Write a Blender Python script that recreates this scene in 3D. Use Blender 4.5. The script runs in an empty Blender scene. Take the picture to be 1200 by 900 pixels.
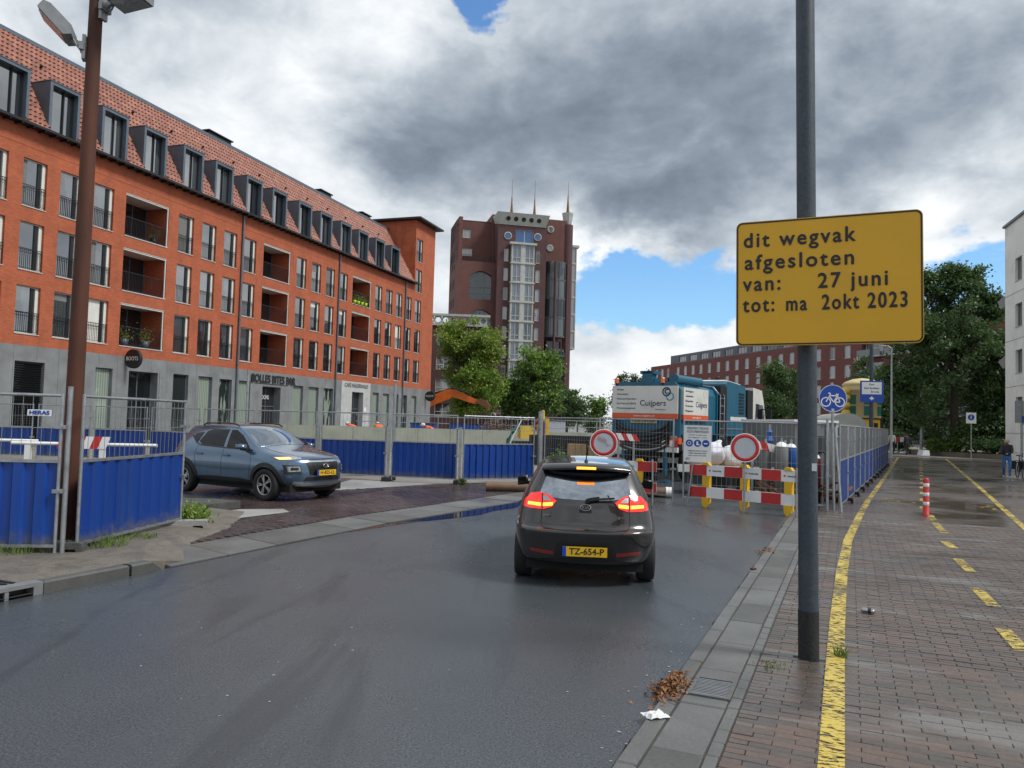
import bpy, bmesh, math, random
from mathutils import Vector, Matrix
from mathutils.bvhtree import BVHTree
from mathutils.geometry import tessellate_polygon
random.seed(7)
rad = math.radians
scn = bpy.context.scene
C = scn.collection

# ---------------------------------------------------------------- camera
cam_d = bpy.data.cameras.new("camera")
cam = bpy.data.objects.new("camera", cam_d)
C.objects.link(cam)
cam_d.sensor_width = 36.0
cam_d.lens = 27.0
cam_d.clip_start = 0.05
cam_d.clip_end = 6000
CAM_PITCH, CAM_ROLL = math.atan(43 / 900.0), 0.028
cam.matrix_world = (Matrix.Translation((0, 0, 1.85)) @ Matrix.Rotation(rad(90) + CAM_PITCH, 4, 'X')
                    @ Matrix.Rotation(CAM_ROLL, 4, 'Z'))
scn.camera = cam
scn.view_settings.view_transform = 'Standard'
scn.view_settings.look = 'None'
scn.view_settings.exposure = 1.0
scn.view_settings.gamma = 1.0
scn.view_settings.use_curve_mapping = False
scn.render.engine = 'CYCLES'
scn.cycles.max_bounces = 6
scn.cycles.transparent_max_bounces = 12
scn.cycles.caustics_reflective = False
scn.cycles.caustics_refractive = False

# ---------------------------------------------------------------- sun
SUN_EL, SUN_AZ = rad(50), rad(108)          # azimuth clockwise from +Y
sun_d = bpy.data.lights.new("sun", 'SUN')
sun_d.energy = 1.5
sun_d.angle = rad(14)
sun_d.color = (1.0, 0.965, 0.91)
sun = bpy.data.objects.new("sun", sun_d)
C.objects.link(sun)
sun_to = Vector((math.sin(SUN_AZ) * math.cos(SUN_EL), math.cos(SUN_AZ) * math.cos(SUN_EL), math.sin(SUN_EL)))
sun.rotation_euler = sun_to.to_track_quat('Z', 'Y').to_euler()
sun.location = sun_to * 100


# ---------------------------------------------------------------- node helper
class NT:
    def __init__(s, tree):
        s.t = tree
        s.n = tree.nodes
        s.l = tree.links

    def node(s, typ, **kw):
        n = s.n.new(typ)
        for k, v in kw.items():
            if k.startswith('i_'):
                key = k[2:].replace('_', ' ')
                s.set(n.inputs[key], v)
            else:
                setattr(n, k, v)
        return n

    def set(s, sock, v):
        if isinstance(v, bpy.types.NodeSocket):
            s.l.new(v, sock)
        else:
            if isinstance(v, (tuple, list)) and len(v) == 3 and sock.type == 'RGBA':
                v = (*v, 1)
            sock.default_value = v

    def math(s, op, a, b=0.0, c=None, clamp=False):
        n = s.n.new('ShaderNodeMath')
        n.operation = op
        n.use_clamp = clamp
        s.set(n.inputs[0], a)
        s.set(n.inputs[1], b)
        if c is not None:
            s.set(n.inputs[2], c)
        return n.outputs[0]

    def vmath(s, op, a, b=(0, 0, 0)):
        n = s.n.new('ShaderNodeVectorMath')
        n.operation = op
        s.set(n.inputs[0], a)
        s.set(n.inputs[1], b)
        return n.outputs['Value'] if op in ('DOT_PRODUCT', 'LENGTH', 'DISTANCE') else n.outputs[0]

    def noise(s, vec, scale, detail=4, rough=.55, dist=0.0, out='Fac'):
        n = s.node('ShaderNodeTexNoise', i_Scale=scale, i_Detail=detail, i_Roughness=rough, i_Distortion=dist)
        if vec is not None:
            s.set(n.inputs['Vector'], vec)
        return n.outputs[out]

    def ramp(s, fac, *stops):
        n = s.n.new('ShaderNodeValToRGB')
        s.set(n.inputs[0], fac)
        cr = n.color_ramp
        while len(cr.elements) < len(stops):
            cr.elements.new(0.5)
        for e, (p, c) in zip(cr.elements, stops):
            e.position = p
            e.color = (c, c, c, 1) if isinstance(c, (int, float)) else (*c, 1)
        return n.outputs[0]

    def mix(s, fac, a, b, blend='MIX'):
        n = s.n.new('ShaderNodeMix')
        n.data_type = 'RGBA'
        n.blend_type = blend
        n.clamp_factor = True
        s.set(n.inputs[0], fac)
        s.set(n.inputs[6], a)
        s.set(n.inputs[7], b)
        return n.outputs[2]

    def smooth(s, x, a, b):
        n = s.n.new('ShaderNodeMapRange')
        n.interpolation_type = 'SMOOTHSTEP'
        s.set(n.inputs[0], x)
        n.inputs[1].default_value = a
        n.inputs[2].default_value = b
        return n.outputs[0]


# ---------------------------------------------------------------- world: Nishita sky behind broken cloud
world = bpy.data.worlds.new("World")
scn.world = world
world.use_nodes = True
w = NT(world.node_tree)
w.n.clear()
sky = w.node('ShaderNodeTexSky', sky_type='NISHITA', sun_disc=False)
sky.sun_elevation = SUN_EL
sky.sun_rotation = SUN_AZ
sky.air_density = 1.3
sky.dust_density = 0.1
sky.ozone_density = 2.0
dirv = w.node('ShaderNodeTexCoord').outputs['Generated']
sep = w.node('ShaderNodeSeparateXYZ')
w.set(sep.inputs[0], dirv)
dz = w.math('MAXIMUM', sep.outputs['Z'], 0.0)
den = w.math('ADD', dz, 0.22)
px_ = w.math('DIVIDE', sep.outputs['X'], den)
py_ = w.math('DIVIDE', sep.outputs['Y'], den)
cmb = w.node('ShaderNodeCombineXYZ')
w.set(cmb.inputs[0], px_)
w.set(cmb.inputs[1], py_)
plane = w.vmath('ADD', w.vmath('MULTIPLY', dirv, (1.0, 1.0, 1.75)), w.vmath('MULTIPLY', cmb.outputs[0], (.10, .10, 0)))


az_ = w.math('MULTIPLY', w.math('ARCTAN2', sep.outputs['X'], sep.outputs['Y']), 57.2958)
el_ = w.math('MULTIPLY', w.math('ARCSINE', sep.outputs['Z']), 57.2958)
azel_c = w.node('ShaderNodeCombineXYZ')
w.set(azel_c.inputs[0], az_)
w.set(azel_c.inputs[1], el_)
# cloud edges wander: bend the compass coordinates a little before shaping the masses
wob = w.noise(plane, 5.0, 5, .6, out='Color')
azel_v = w.vmath('ADD', azel_c.outputs[0], w.vmath('MULTIPLY', w.vmath('SUBTRACT', wob, (.5, .5, .5)), (13, 9, 0)))


def sky_blob(azel, r_deg, stretch=1.0):
    """soft bump (0..1) round a compass direction: azimuth (right of +Y) and elevation in degrees"""
    d = w.vmath('MULTIPLY', w.vmath('SUBTRACT', azel_v, (azel[0], azel[1], 0)), (1 / (r_deg * stretch), 1 / r_deg, 0))
    return w.smooth(w.vmath('LENGTH', d), 1.0, 0.0)


def wsum(terms):
    acc = 0.0
    for k, b in terms:
        acc = w.math('MULTIPLY_ADD', b, k, acc)
    return acc


nA = w.noise(plane, 3.4, 7, .56, .25)              # cloud masses
nB = w.noise(w.vmath('ADD', plane, (3.1, 1.7, 0)), 9.5, 5, .55, .3)
# holes of blue sky (azimuth, elevation)
holes = wsum([(0.95, sky_blob((11.0, 9.6), 6.0, 2.1)), (.75, sky_blob((31.5, 9.6), 5.5, 1.6)),
              (.66, sky_blob((-2.8, 30.0), 3.6, 1.3)), (.6, sky_blob((-17, 30), 3.2, 1.5))])
cov = w.math('SUBTRACT', w.math('ADD', w.math('MULTIPLY', nA, .5), w.math('MULTIPLY', nB, .62)), holes)
cover = w.smooth(cov, .02, .20)
# dark undersides of the big cloud, lighter cloud elsewhere
dark = wsum([(.40, sky_blob((8, 22), 12, 1.9)), (.22, sky_blob((-7, 21), 8, 1.2)), (.30, sky_blob((28, 21), 11, 1.7)),
             (.24, sky_blob((11, 15.5), 4.5, 2.2)), (.14, sky_blob((14, 11.3), 3.5, 2)),
             (-.14, sky_blob((-13.5, 16), 5.5, 1.4)), (-.30, sky_blob((4, 12.5), 3.8, 2.6)), (-.22, sky_blob((29, 13.5), 5, 1.5)),
             (-.18, sky_blob((13, 4.0), 5, 3)), (.10, sky_blob((-24, 24), 9, 1.5))])
shade = w.math('ADD', w.math('MULTIPLY', nB, .48), w.math('MULTIPLY', nA, .92))
lum = w.math('SUBTRACT', w.math('SUBTRACT', shade, .10), dark, clamp=True)
cloud = w.ramp(lum, (0.08, (.092, .110, .140)), (.26, (.142, .168, .204)), (.44, (.235, .266, .300)),
               (.60, (.36, .385, .41)), (.80, (.52, .535, .545)))
# bright milky air low down
hz = w.smooth(sep.outputs['Z'], .12, 0.0)
cloud = w.mix(w.math('MULTIPLY', hz, .55), cloud, (.50, .51, .51))
cloud_n = w.mix(0.0, cloud, cloud)
bg_sky = w.node('ShaderNodeBackground', i_Strength=0.075)
w.set(bg_sky.inputs['Color'], w.mix(1.0, sky.outputs[0], (.62, .86, 1.12), 'MULTIPLY'))
bg_cl = w.node('ShaderNodeBackground', i_Strength=1.0)
w.set(bg_cl.inputs['Color'], cloud_n)
mx = w.node('ShaderNodeMixShader')
w.set(mx.inputs[0], cover)
w.l.new(bg_sky.outputs[0], mx.inputs[1])
w.l.new(bg_cl.outputs[0], mx.inputs[2])
wo = w.node('ShaderNodeOutputWorld')
world.cycles.sampling_method = 'MANUAL'
world.cycles.sample_map_resolution = 256
w.l.new(mx.outputs[0], wo.inputs[0])

# ---------------------------------------------------------------- materials
MATS = {}


def mk(name, col, rough=.6, metal=0.0, var=.12, vscale=3.0, bump=0.0, bscale=30.0, spec=.5, coat=0.0, dirt=None,
       dirt_amt=.5, dscale=1.2, rvar=0.0, emit=None, estr=0.0, rnd=0.0, streak=False, mud=None):
    m = bpy.data.materials.new(name)
    m.use_nodes = True
    t = NT(m.node_tree)
    b = t.n['Principled BSDF']
    co = t.node('ShaderNodeTexCoord').outputs['Object']
    oi = t.node('ShaderNodeObjectInfo').outputs['Random']
    cv = t.vmath('ADD', co, (0, 0, 0))
    sh = t.n.new('ShaderNodeVectorMath')
    sh.operation = 'SCALE'
    sh.inputs[0].default_value = (37.0, 19.0, 11.0)
    t.set(sh.inputs['Scale'], oi)
    cv = t.vmath('ADD', co, sh.outputs[0])
    if streak:
        cv = t.vmath('MULTIPLY', cv, (1, 1, .15))
    c = None
    if var > 0:
        n = t.noise(cv, vscale, 5, .6)
        lo = tuple(max(0, x * (1 - var)) for x in col)
        hi = tuple(min(1, x * (1 + var)) for x in col)
        c = t.ramp(n, (.3, lo), (.7, hi))
    if rnd > 0:
        f = t.math('MULTIPLY_ADD', oi, 2 * rnd, 1 - rnd)
        g = t.node('ShaderNodeCombineXYZ')
        for i in range(3):
            t.set(g.inputs[i], f)
        c = t.mix(1.0, c if c is not None else col, g.outputs[0], 'MULTIPLY')
    if dirt is not None:
        n = t.noise(cv, dscale, 7, .65, .3)
        f = t.math('MULTIPLY', t.smooth(n, .48, .72), dirt_amt)
        c = t.mix(f, c if c is not None else col, dirt)
    if mud is not None:      # splashed mud along the lower edge
        sz_ = t.node('ShaderNodeSeparateXYZ')
        t.set(sz_.inputs[0], co)
        mn = t.noise(t.vmath('ADD', co, sh.outputs[0]), 7.0, 5, .7)
        hgt = t.math('MULTIPLY_ADD', mn, -.55, t.math('ADD', sz_.outputs[2], .16))
        c = t.mix(t.math('MULTIPLY', t.smooth(hgt, .22, .02), .7), c if c is not None else col, mud)
    t.set(b.inputs['Base Color'], c if c is not None else col)
    b.inputs['Metallic'].default_value = metal
    if rvar > 0:
        n = t.noise(cv, vscale * 1.7, 4, .6)
        t.set(b.inputs['Roughness'], t.math('MULTIPLY_ADD', n, 2 * rvar, rough - rvar, clamp=True))
    else:
        b.inputs['Roughness'].default_value = rough
    b.inputs['Specular IOR Level'].default_value = spec
    b.inputs['Coat Weight'].default_value = coat
    b.inputs['Coat Roughness'].default_value = .04
    if bump > 0:
        n = t.noise(co, bscale, 5, .6)
        bn = t.node('ShaderNodeBump', i_Strength=bump, i_Distance=.02)
        t.set(bn.inputs['Height'], n)
        t.set(b.inputs['Normal'], bn.outputs[0])
    if emit:
        t.set(b.inputs['Emission Color'], emit)
        b.inputs['Emission Strength'].default_value = estr
    MATS[name] = m
    return m


def brick_mat(name, c1, c2, mortar, sx=.21, sz=.065, rough=.8, mort=.012, bump=.4, axis='XZ', var=.25, wet=None, gap_f=1.0):
    m = bpy.data.materials.new(name)
    m.use_nodes = True
    t = NT(m.node_tree)
    b = t.n['Principled BSDF']
    co = t.node('ShaderNodeTexCoord').outputs['Object']
    s = t.node('ShaderNodeSeparateXYZ')
    t.set(s.inputs[0], co)
    k = t.node('ShaderNodeCombineXYZ')
    if axis == 'XZ':
        h = t.math('ADD', s.outputs[0], s.outputs[1])
        t.set(k.inputs[0], h)
        t.set(k.inputs[1], s.outputs[2])
    else:
        t.set(k.inputs[0], s.outputs[0])
        t.set(k.inputs[1], s.outputs[1])
    bt = t.node('ShaderNodeTexBrick', offset=.5)
    t.set(bt.inputs['Vector'], k.outputs[0])
    t.set(bt.inputs['Color1'], c1)
    t.set(bt.inputs['Color2'], c2)
    t.set(bt.inputs['Mortar'], mortar)
    bt.inputs['Scale'].default_value = 1.0
    bt.inputs['Mortar Size'].default_value = mort
    bt.inputs['Mortar Smooth'].default_value = .3
    bt.inputs['Brick Width'].default_value = sx
    bt.inputs['Row Height'].default_value = sz
    n = t.noise(co, .9, 6, .6, .3)
    n2 = t.noise(co, 7, 4, .6)
    f = t.math('ADD', t.math('MULTIPLY', n, .7), t.math('MULTIPLY', n2, .3))
    v = t.ramp(f, (.3, 1 - var), (.7, 1 + var * .6))
    c = t.mix(1.0, bt.outputs['Color'], v, 'MULTIPLY')
    if axis == 'XZ':      # rain streaks down the wall
        sn = t.noise(t.vmath('MULTIPLY', co, (2.2, 2.2, .16)), 1.1, 5, .65)
        c = t.mix(t.math('MULTIPLY', t.smooth(sn, .52, .74), .42), c, t.mix(1.0, c, (.52, .50, .52), 'MULTIPLY'))
    t.set(b.inputs['Base Color'], c)
    b.inputs['Roughness'].default_value = rough
    if wet:
        wn = t.noise(co, wet[0], 5, .6, .4)
        t.set(b.inputs['Roughness'], t.ramp(wn, (.35, wet[1]), (.65, wet[2])))
    bn = t.node('ShaderNodeBump', i_Strength=bump, i_Distance=.01)
    t.set(bn.inputs['Height'], t.math('SUBTRACT', t.math('MULTIPLY', n2, .3), bt.outputs['Fac']))
    t.set(b.inputs['Normal'], bn.outputs[0])
    MATS[name] = m
    return m


def glass_mat(name, dark=(.012, .016, .02), pale=(.10, .11, .12), rough=.03, spec=1.0, ior=1.75, amt=.5):
    """window glass seen from outside: mirror-like skin over a dim room; rooms differ"""
    m = bpy.data.materials.new(name)
    m.use_nodes = True
    t = NT(m.node_tree)
    b = t.n['Principled BSDF']
    oi = t.node('ShaderNodeObjectInfo').outputs['Random']
    co = t.node('ShaderNodeTexCoord').outputs['Object']
    s = t.node('ShaderNodeSeparateXYZ')
    t.set(s.inputs[0], co)
    # curtains: soft vertical folds on some panes
    wv = t.math('SINE', t.math('ADD', t.math('MULTIPLY', s.outputs[0], 42.0), t.math('MULTIPLY', oi, 40.0)))
    fold = t.math('MULTIPLY_ADD', wv, .25, .75)
    n = t.noise(t.vmath('MULTIPLY', co, (1.2, 1, .3)), 1.6, 3, .5)
    have = t.smooth(t.math('ADD', oi, t.math('MULTIPLY', n, .8)), 1.25 - amt, 1.3 - amt)
    c = t.mix(t.math('MULTIPLY', have, fold), dark, pale)
    t.set(b.inputs['Base Color'], c)
    b.inputs['Roughness'].default_value = rough
    b.inputs['IOR'].default_value = ior
    b.inputs['Specular IOR Level'].default_value = spec * .5
    gn = t.noise(co, 1.1, 2, .5)
    bn = t.node('ShaderNodeBump', i_Strength=.06, i_Distance=.05)
    t.set(bn.inputs['Height'], gn)
    t.set(b.inputs['Normal'], bn.outputs[0])
    MATS[name] = m
    return m


mk('galv', (.36, .38, .40), .42, .75, .18, 9, dirt=(.12, .11, .10), dirt_amt=.35, dscale=4)
mk('steel_grey', (.25, .26, .27), .5, .5, .15, 6)
mk('zinc', (.105, .132, .165), .45, .2, .12, 2)
mk('dark_metal', (.02, .022, .025), .45, .4, .1, 4)
mk('black_plastic', (.012, .012, .013), .45, 0, .1, 6)
mk('rubber', (.015, .015, .016), .8, 0, .2, 12, bump=.2, bscale=60)
mk('white_paint', (.72, .72, .70), .45, 0, .06, 2, dirt=(.42, .40, .36), dirt_amt=.35)
mk('white_frame', (.62, .62, .58), .5, 0, .06, 2)
mk('red_paint', (.50, .022, .02), .4, 0, .12, 4, dirt=(.22, .03, .025), dirt_amt=.35)
mk('yellow_plastic', (.72, .42, .01), .45, 0, .08, 3, dirt=(.3, .2, .04), dirt_amt=.4)
mk('blue_sheet', (.002, .043, .26), .38, 0, .12, 2.5, spec=.5, dirt=(.02, .06, .17), dirt_amt=.6, dscale=1.6, rnd=.12, streak=True, mud=(.10, .10, .10))
mk('sign_yellow', (.66, .36, .004), .45, 0, .05, 1.4, dirt=(.56, .31, .02), dirt_amt=.5, dscale=1.1)
mk('sign_black', (.014, .014, .017), .6, 0, 0)
mk('sign_blue', (.006, .055, .36), .4, 0, .06, 3)
mk('sign_white', (.74, .75, .75), .45, 0, .05, 3)
mk('sign_grey', (.45, .48, .53), .45, 0, .06, 3)
mk('pole_grey', (.038, .052, .070), .55, .15, .28, 42, dirt=(.085, .095, .105), dirt_amt=.35, dscale=9)
mk('pole_black', (.012, .013, .015), .75, 0, .5, 40, bump=.4, bscale=50)
mk('corten', (.080, .025, .012), .8, 0, .3, 5, bump=.25, bscale=50, dirt=(.04, .016, .010), dirt_amt=.6, dscale=2, streak=True)
mk('concrete', (.30, .30, .285), .8, 0, .16, 2, bump=.3, bscale=40, dirt=(.14, .14, .125), dirt_amt=.6)
mk('dark_stone', (.06, .06, .056), .7, 0, .35, 5, bump=.5, bscale=25)
mk('wood', (.36, .24, .12), .75, 0, .25, 6, bump=.2)
mk('orange', (.62, .13, .012), .5, 0, .12, 3, dirt=(.14, .05, .02), dirt_amt=.45, dscale=2)
mk('leaf_dark', (.018, .042, .011), .55, 0, .4, .9, rnd=.15)
mk('leaf_mid', (.040, .088, .018), .55, 0, .4, .9, rnd=.15)
mk('leaf_light', (.105, .165, .022), .55, 0, .35, .9, rnd=.15)
mk('bark', (.045, .036, .028), .9, 0, .3, 6, bump=.5, bscale=20)
mk('grass', (.10, .145, .03), .7, 0, .4, 3)
glass_mat('glass', amt=.40, pale=(.085, .095, .105), ior=3.6)
glass_mat('glass_far', dark=(.03, .04, .05), pale=(.30, .32, .34), amt=.7, ior=2.0)
glass_mat('glass_shop', dark=(.02, .027, .027), pale=(.30, .36, .30), amt=.72)
glass_mat('glass_dark', dark=(.010, .012, .014), pale=(.03, .03, .035), amt=.4)


# ---------------------------------------------------------------- mesh builder
class MB:
    def __init__(s):
        s.v, s.f, s.m, s.sm = [], [], [], []

    def add(s, vs, fs, mi=0, smooth=False, M=None):
        o = len(s.v)
        if M is not None:
            vs = [tuple(M @ Vector(p)) for p in vs]
        s.v.extend(tuple(p) for p in vs)
        for f in fs:
            s.f.append(tuple(i + o for i in f))
            s.m.append(mi)
            s.sm.append(smooth)
        return s

    def bx(s, x0, x1, y0, y1, z0, z1, mi=0, M=None):
        vs = [(x0, y0, z0), (x1, y0, z0), (x1, y1, z0), (x0, y1, z0), (x0, y0, z1), (x1, y0, z1), (x1, y1, z1), (x0, y1, z1)]
        fs = [(0, 3, 2, 1), (4, 5, 6, 7), (0, 1, 5, 4), (1, 2, 6, 5), (2, 3, 7, 6), (3, 0, 4, 7)]
        return s.add(vs, fs, mi, False, M)

    def box(s, c, d, mi=0, M=None):
        return s.bx(c[0] - d[0] / 2, c[0] + d[0] / 2, c[1] - d[1] / 2, c[1] + d[1] / 2, c[2] - d[2] / 2, c[2] + d[2] / 2, mi, M)

    def bar(s, p0, p1, wd, ht, mi=0):
        """box beam from p0 to p1, section wd x ht"""
        p0, p1 = Vector(p0), Vector(p1)
        d = (p1 - p0).normalized()
        ref = Vector((0, 0, 1)) if abs(d.z) < .95 else Vector((0, 1, 0))
        a = d.cross(ref).normalized() * wd / 2
        b = a.cross(d).normalized() * ht / 2
        vs = [p0 - a - b, p0 + a - b, p0 + a + b, p0 - a + b, p1 - a - b, p1 + a - b, p1 + a + b, p1 - a + b]
        return s.add(vs, [(0, 3, 2, 1), (4, 5, 6, 7), (0, 1, 5, 4), (1, 2, 6, 5), (2, 3, 7, 6), (3, 0, 4, 7)], mi)

    def cyl(s, p0, p1, r0, r1=None, n=10, mi=0, caps=True, smooth=True):
        r1 = r0 if r1 is None else r1
        p0, p1 = Vector(p0), Vector(p1)
        d = (p1 - p0).normalized()
        ref = Vector((0, 0, 1)) if abs(d.z) < .95 else Vector((1, 0, 0))
        a = d.cross(ref).normalized()
        b = d.cross(a).normalized()
        vs = []
        for p, r in ((p0, r0), (p1, r1)):
            for i in range(n):
                t = 2 * math.pi * i / n
                vs.append(p + a * math.cos(t) * r - b * math.sin(t) * r)
        fs = [(i, (i + 1) % n, n + (i + 1) % n, n + i) for i in range(n)]
        s.add(vs, fs, mi, smooth)
        if caps:
            s.add([vs[i] for i in range(n)], [tuple(reversed(range(n)))], mi)
            s.add([vs[n + i] for i in range(n)], [tuple(range(n))], mi)
        return s

    def tube(s, pts, r, n=6, mi=0, radii=None):
        pts = [Vector(p) for p in pts]
        rings = []
        for i, p in enumerate(pts):
            d = (pts[min(i + 1, len(pts) - 1)] - pts[max(i - 1, 0)]).normalized()
            ref = Vector((0, 0, 1)) if abs(d.z) < .9 else Vector((1, 0, 0))
            a = d.cross(ref).normalized()
            b = d.cross(a).normalized()
            rr = radii[i] if radii else r
            rings.append([p + a * math.cos(2 * math.pi * k / n) * rr - b * math.sin(2 * math.pi * k / n) * rr for k in range(n)])
        vs = [q for g in rings for q in g]
        fs = []
        for i in range(len(pts) - 1):
            for k in range(n):
                fs.append((i * n + k, i * n + (k + 1) % n, (i + 1) * n + (k + 1) % n, (i + 1) * n + k))
        s.add(vs, fs, mi, True)
        s.add(rings[0], [tuple(reversed(range(n)))], mi)
        s.add(rings[-1], [tuple(range(n))], mi)
        return s

    def lathe(s, prof, c=(0, 0, 0), axis='Z', n=20, mi=0, smooth=True):
        """prof: (r, h) pairs, turned about an axis through c"""
        vs = []
        for r, h in prof:
            for k in range(n):
                t = 2 * math.pi * k / n
                a, b = r * math.cos(t), r * math.sin(t)
                p = {'Z': (a, b, h), 'Y': (a, h, -b), 'X': (h, a, b)}[axis]
                vs.append((p[0] + c[0], p[1] + c[1], p[2] + c[2]))
        fs = []
        for i in range(len(prof) - 1):
            for k in range(n):
                fs.append((i * n + k, i * n + (k + 1) % n, (i + 1) * n + (k + 1) % n, (i + 1) * n + k))
        return s.add(vs, fs, mi, smooth)

    def prism(s, poly, a0, a1, plane='XZ', mi=0, M=None):
        """extrude a 2-D polygon; plane XZ extrudes along Y, XY along Z, YZ along X"""
        n = len(poly)
        f = {'XZ': lambda p, a: (p[0], a, p[1]), 'XY': lambda p, a: (p[0], p[1], a), 'YZ': lambda p, a: (a, p[0], p[1])}[plane]
        vs = [f(p, a0) for p in poly] + [f(p, a1) for p in poly]
        tris = tessellate_polygon([[Vector((p[0], p[1], 0)) for p in poly]])
        fs = [tuple(t) for t in tris] + [tuple(i + n for i in reversed(t)) for t in tris]
        fs += [(i, (i + 1) % n, n + (i + 1) % n, n + i) for i in range(n)]
        return s.add(vs, fs, mi, False, M)

    def build(s, name, mats, parent=None, loc=(0, 0, 0), rz=0.0, fix=True):
        me = bpy.data.meshes.new(name)
        me.from_pydata(s.v, [], s.f)
        if not isinstance(mats, (list, tuple)):
            mats = [mats]
        for m in mats:
            me.materials.append(MATS[m] if isinstance(m, str) else m)
        me.polygons.foreach_set('material_index', s.m)
        me.polygons.foreach_set('use_smooth', s.sm)
        if fix and len(s.f) < 60000:
            bm = bmesh.new()
            bm.from_mesh(me)
            bmesh.ops.recalc_face_normals(bm, faces=bm.faces)
            bm.to_mesh(me)
            bm.free()
        me.update()
        return link(name, me, parent, loc, rz)


def link(name, me, parent=None, loc=(0, 0, 0), rz=0.0):
    o = bpy.data.objects.new(name, me)
    C.objects.link(o)
    o.location = loc
    if rz:
        o.rotation_euler = (0, 0, rz)
    if parent is not None:
        o.parent = parent
    return o


def tag(o, label, cat=None, group=None):
    o['label'] = label
    if cat:
        o['category'] = cat
    if group:
        o['group'] = group
    return o


def struct(o):
    o['kind'] = 'structure'
    return o


def stuff(o, label=None, cat=None):
    o['kind'] = 'stuff'
    if label:
        o['label'] = label
    if cat:
        o['category'] = cat
    return o


def thing(name, label, cat, loc=(0, 0, 0), rz=0.0, group=None):
    o = bpy.data.objects.new(name, None)
    o.empty_display_size = .2
    C.objects.link(o)
    o.location = loc
    o.rotation_euler = (0, 0, rz)
    return tag(o, label, cat, group)


def copy_tree(o, parent=None):
    c = o.copy()
    C.objects.link(c)
    c.parent = parent
    for ch in list(o.children):
        copy_tree(ch, c)
    return c


def text(s, size, mat, parent, loc, rot=(rad(90), 0, 0), name='lettering', align='CENTER', width=None, bold=0.0,
         depth=.002, spacing=1.0, shear=0.0, height=None):
    cu = bpy.data.curves.new('t', 'FONT')
    cu.body = s
    cu.size = size
    cu.align_x = align
    cu.align_y = 'CENTER'
    cu.extrude = depth
    cu.offset = 0.0
    cu.space_character = spacing
    cu.shear = shear
    cu.resolution_u = 4
    tmp = bpy.data.objects.new('t', cu)
    C.objects.link(tmp)
    me = bpy.data.meshes.new_from_object(tmp.evaluated_get(bpy.context.evaluated_depsgraph_get()))
    bpy.data.objects.remove(tmp)
    xs = [v.co.x for v in me.vertices]
    ys = [v.co.y for v in me.vertices]
    if xs and (width or height):
        k = width / (max(xs) - min(xs)) if width else 1.0
        k2 = height / (max(ys) - min(ys)) if height else 1.0
        for v in me.vertices:
            v.co.x *= k
            v.co.y *= k2
    if bold > 0:        # heavier strokes: the outline struck again a hair to each side, each a touch lower
        bm = bmesh.new()
        for q, (ax, ay) in enumerate(((0, 0), (bold, 0), (-bold, 0), (0, bold), (0, -bold))):
            k0 = len(bm.verts)
            bm.from_mesh(me)
            bm.verts.ensure_lookup_table()
            for v in bm.verts[k0:]:
                v.co += Vector((ax, ay, -.00025 * q))
        bm.to_mesh(me)
        bm.free()
    me.materials.clear()
    me.materials.append(MATS[mat])
    o = link(name, me, parent, loc)
    o.rotation_euler = rot
    return o


def wall_open(mb, x0, x1, z0, z1, ops, depth=.2, y=0.0, mi=0):
    """wall sheet in the local XZ plane at y with rectangular openings and their reveals (into +Y)"""
    xs = sorted({x0, x1, *[v for o in ops for v in o[:2] if x0 < v < x1]})
    zs = sorted({z0, z1, *[v for o in ops for v in o[2:4] if z0 < v < z1]})
    for i in range(len(xs) - 1):
        run = None
        for j in range(len(zs) - 1):
            cx, cz = (xs[i] + xs[i + 1]) / 2, (zs[j] + zs[j + 1]) / 2
            hole = any(o[0] < cx < o[1] and o[2] < cz < o[3] for o in ops)
            if not hole:
                mb.add([(xs[i], y, zs[j]), (xs[i + 1], y, zs[j]), (xs[i + 1], y, zs[j + 1]), (xs[i], y, zs[j + 1])], [(0, 1, 2, 3)], mi)
    for o in ops:
        a, b, c, d = o[:4]
        e = y + (o[4] if len(o) > 4 else depth)
        mb.add([(a, y, c), (b, y, c), (b, y, d), (a, y, d), (a, e, c), (b, e, c), (b, e, d), (a, e, d)],
               [(0, 4, 5, 1), (1, 5, 6, 2), (2, 6, 7, 3), (3, 7, 4, 0)], mi)
    return mb


def inst(o, parent, loc, rz=0.0, name=None):
    """a copy (with its sub-parts) of a part, sharing mesh data"""
    c = copy_tree(o, parent)
    c.location = loc
    c.rotation_euler = (0, 0, rz)
    if name:
        c.name = name
    return c

# ================================================================ GROUND
RA = rad(23.8)
RO = Vector((0.61, 4.22))
RS = Vector((math.sin(RA), math.cos(RA)))
RN = Vector((math.cos(RA), -math.sin(RA)))


def RD(n, s):
    """street frame: n metres right of the right-hand road edge, s metres along the street"""
    p = RO + RN * n + RS * s
    return (p.x, p.y)


def NS(x, y):
    d = Vector((x, y)) - RO
    return d.dot(RN), d.dot(RS)


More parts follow.
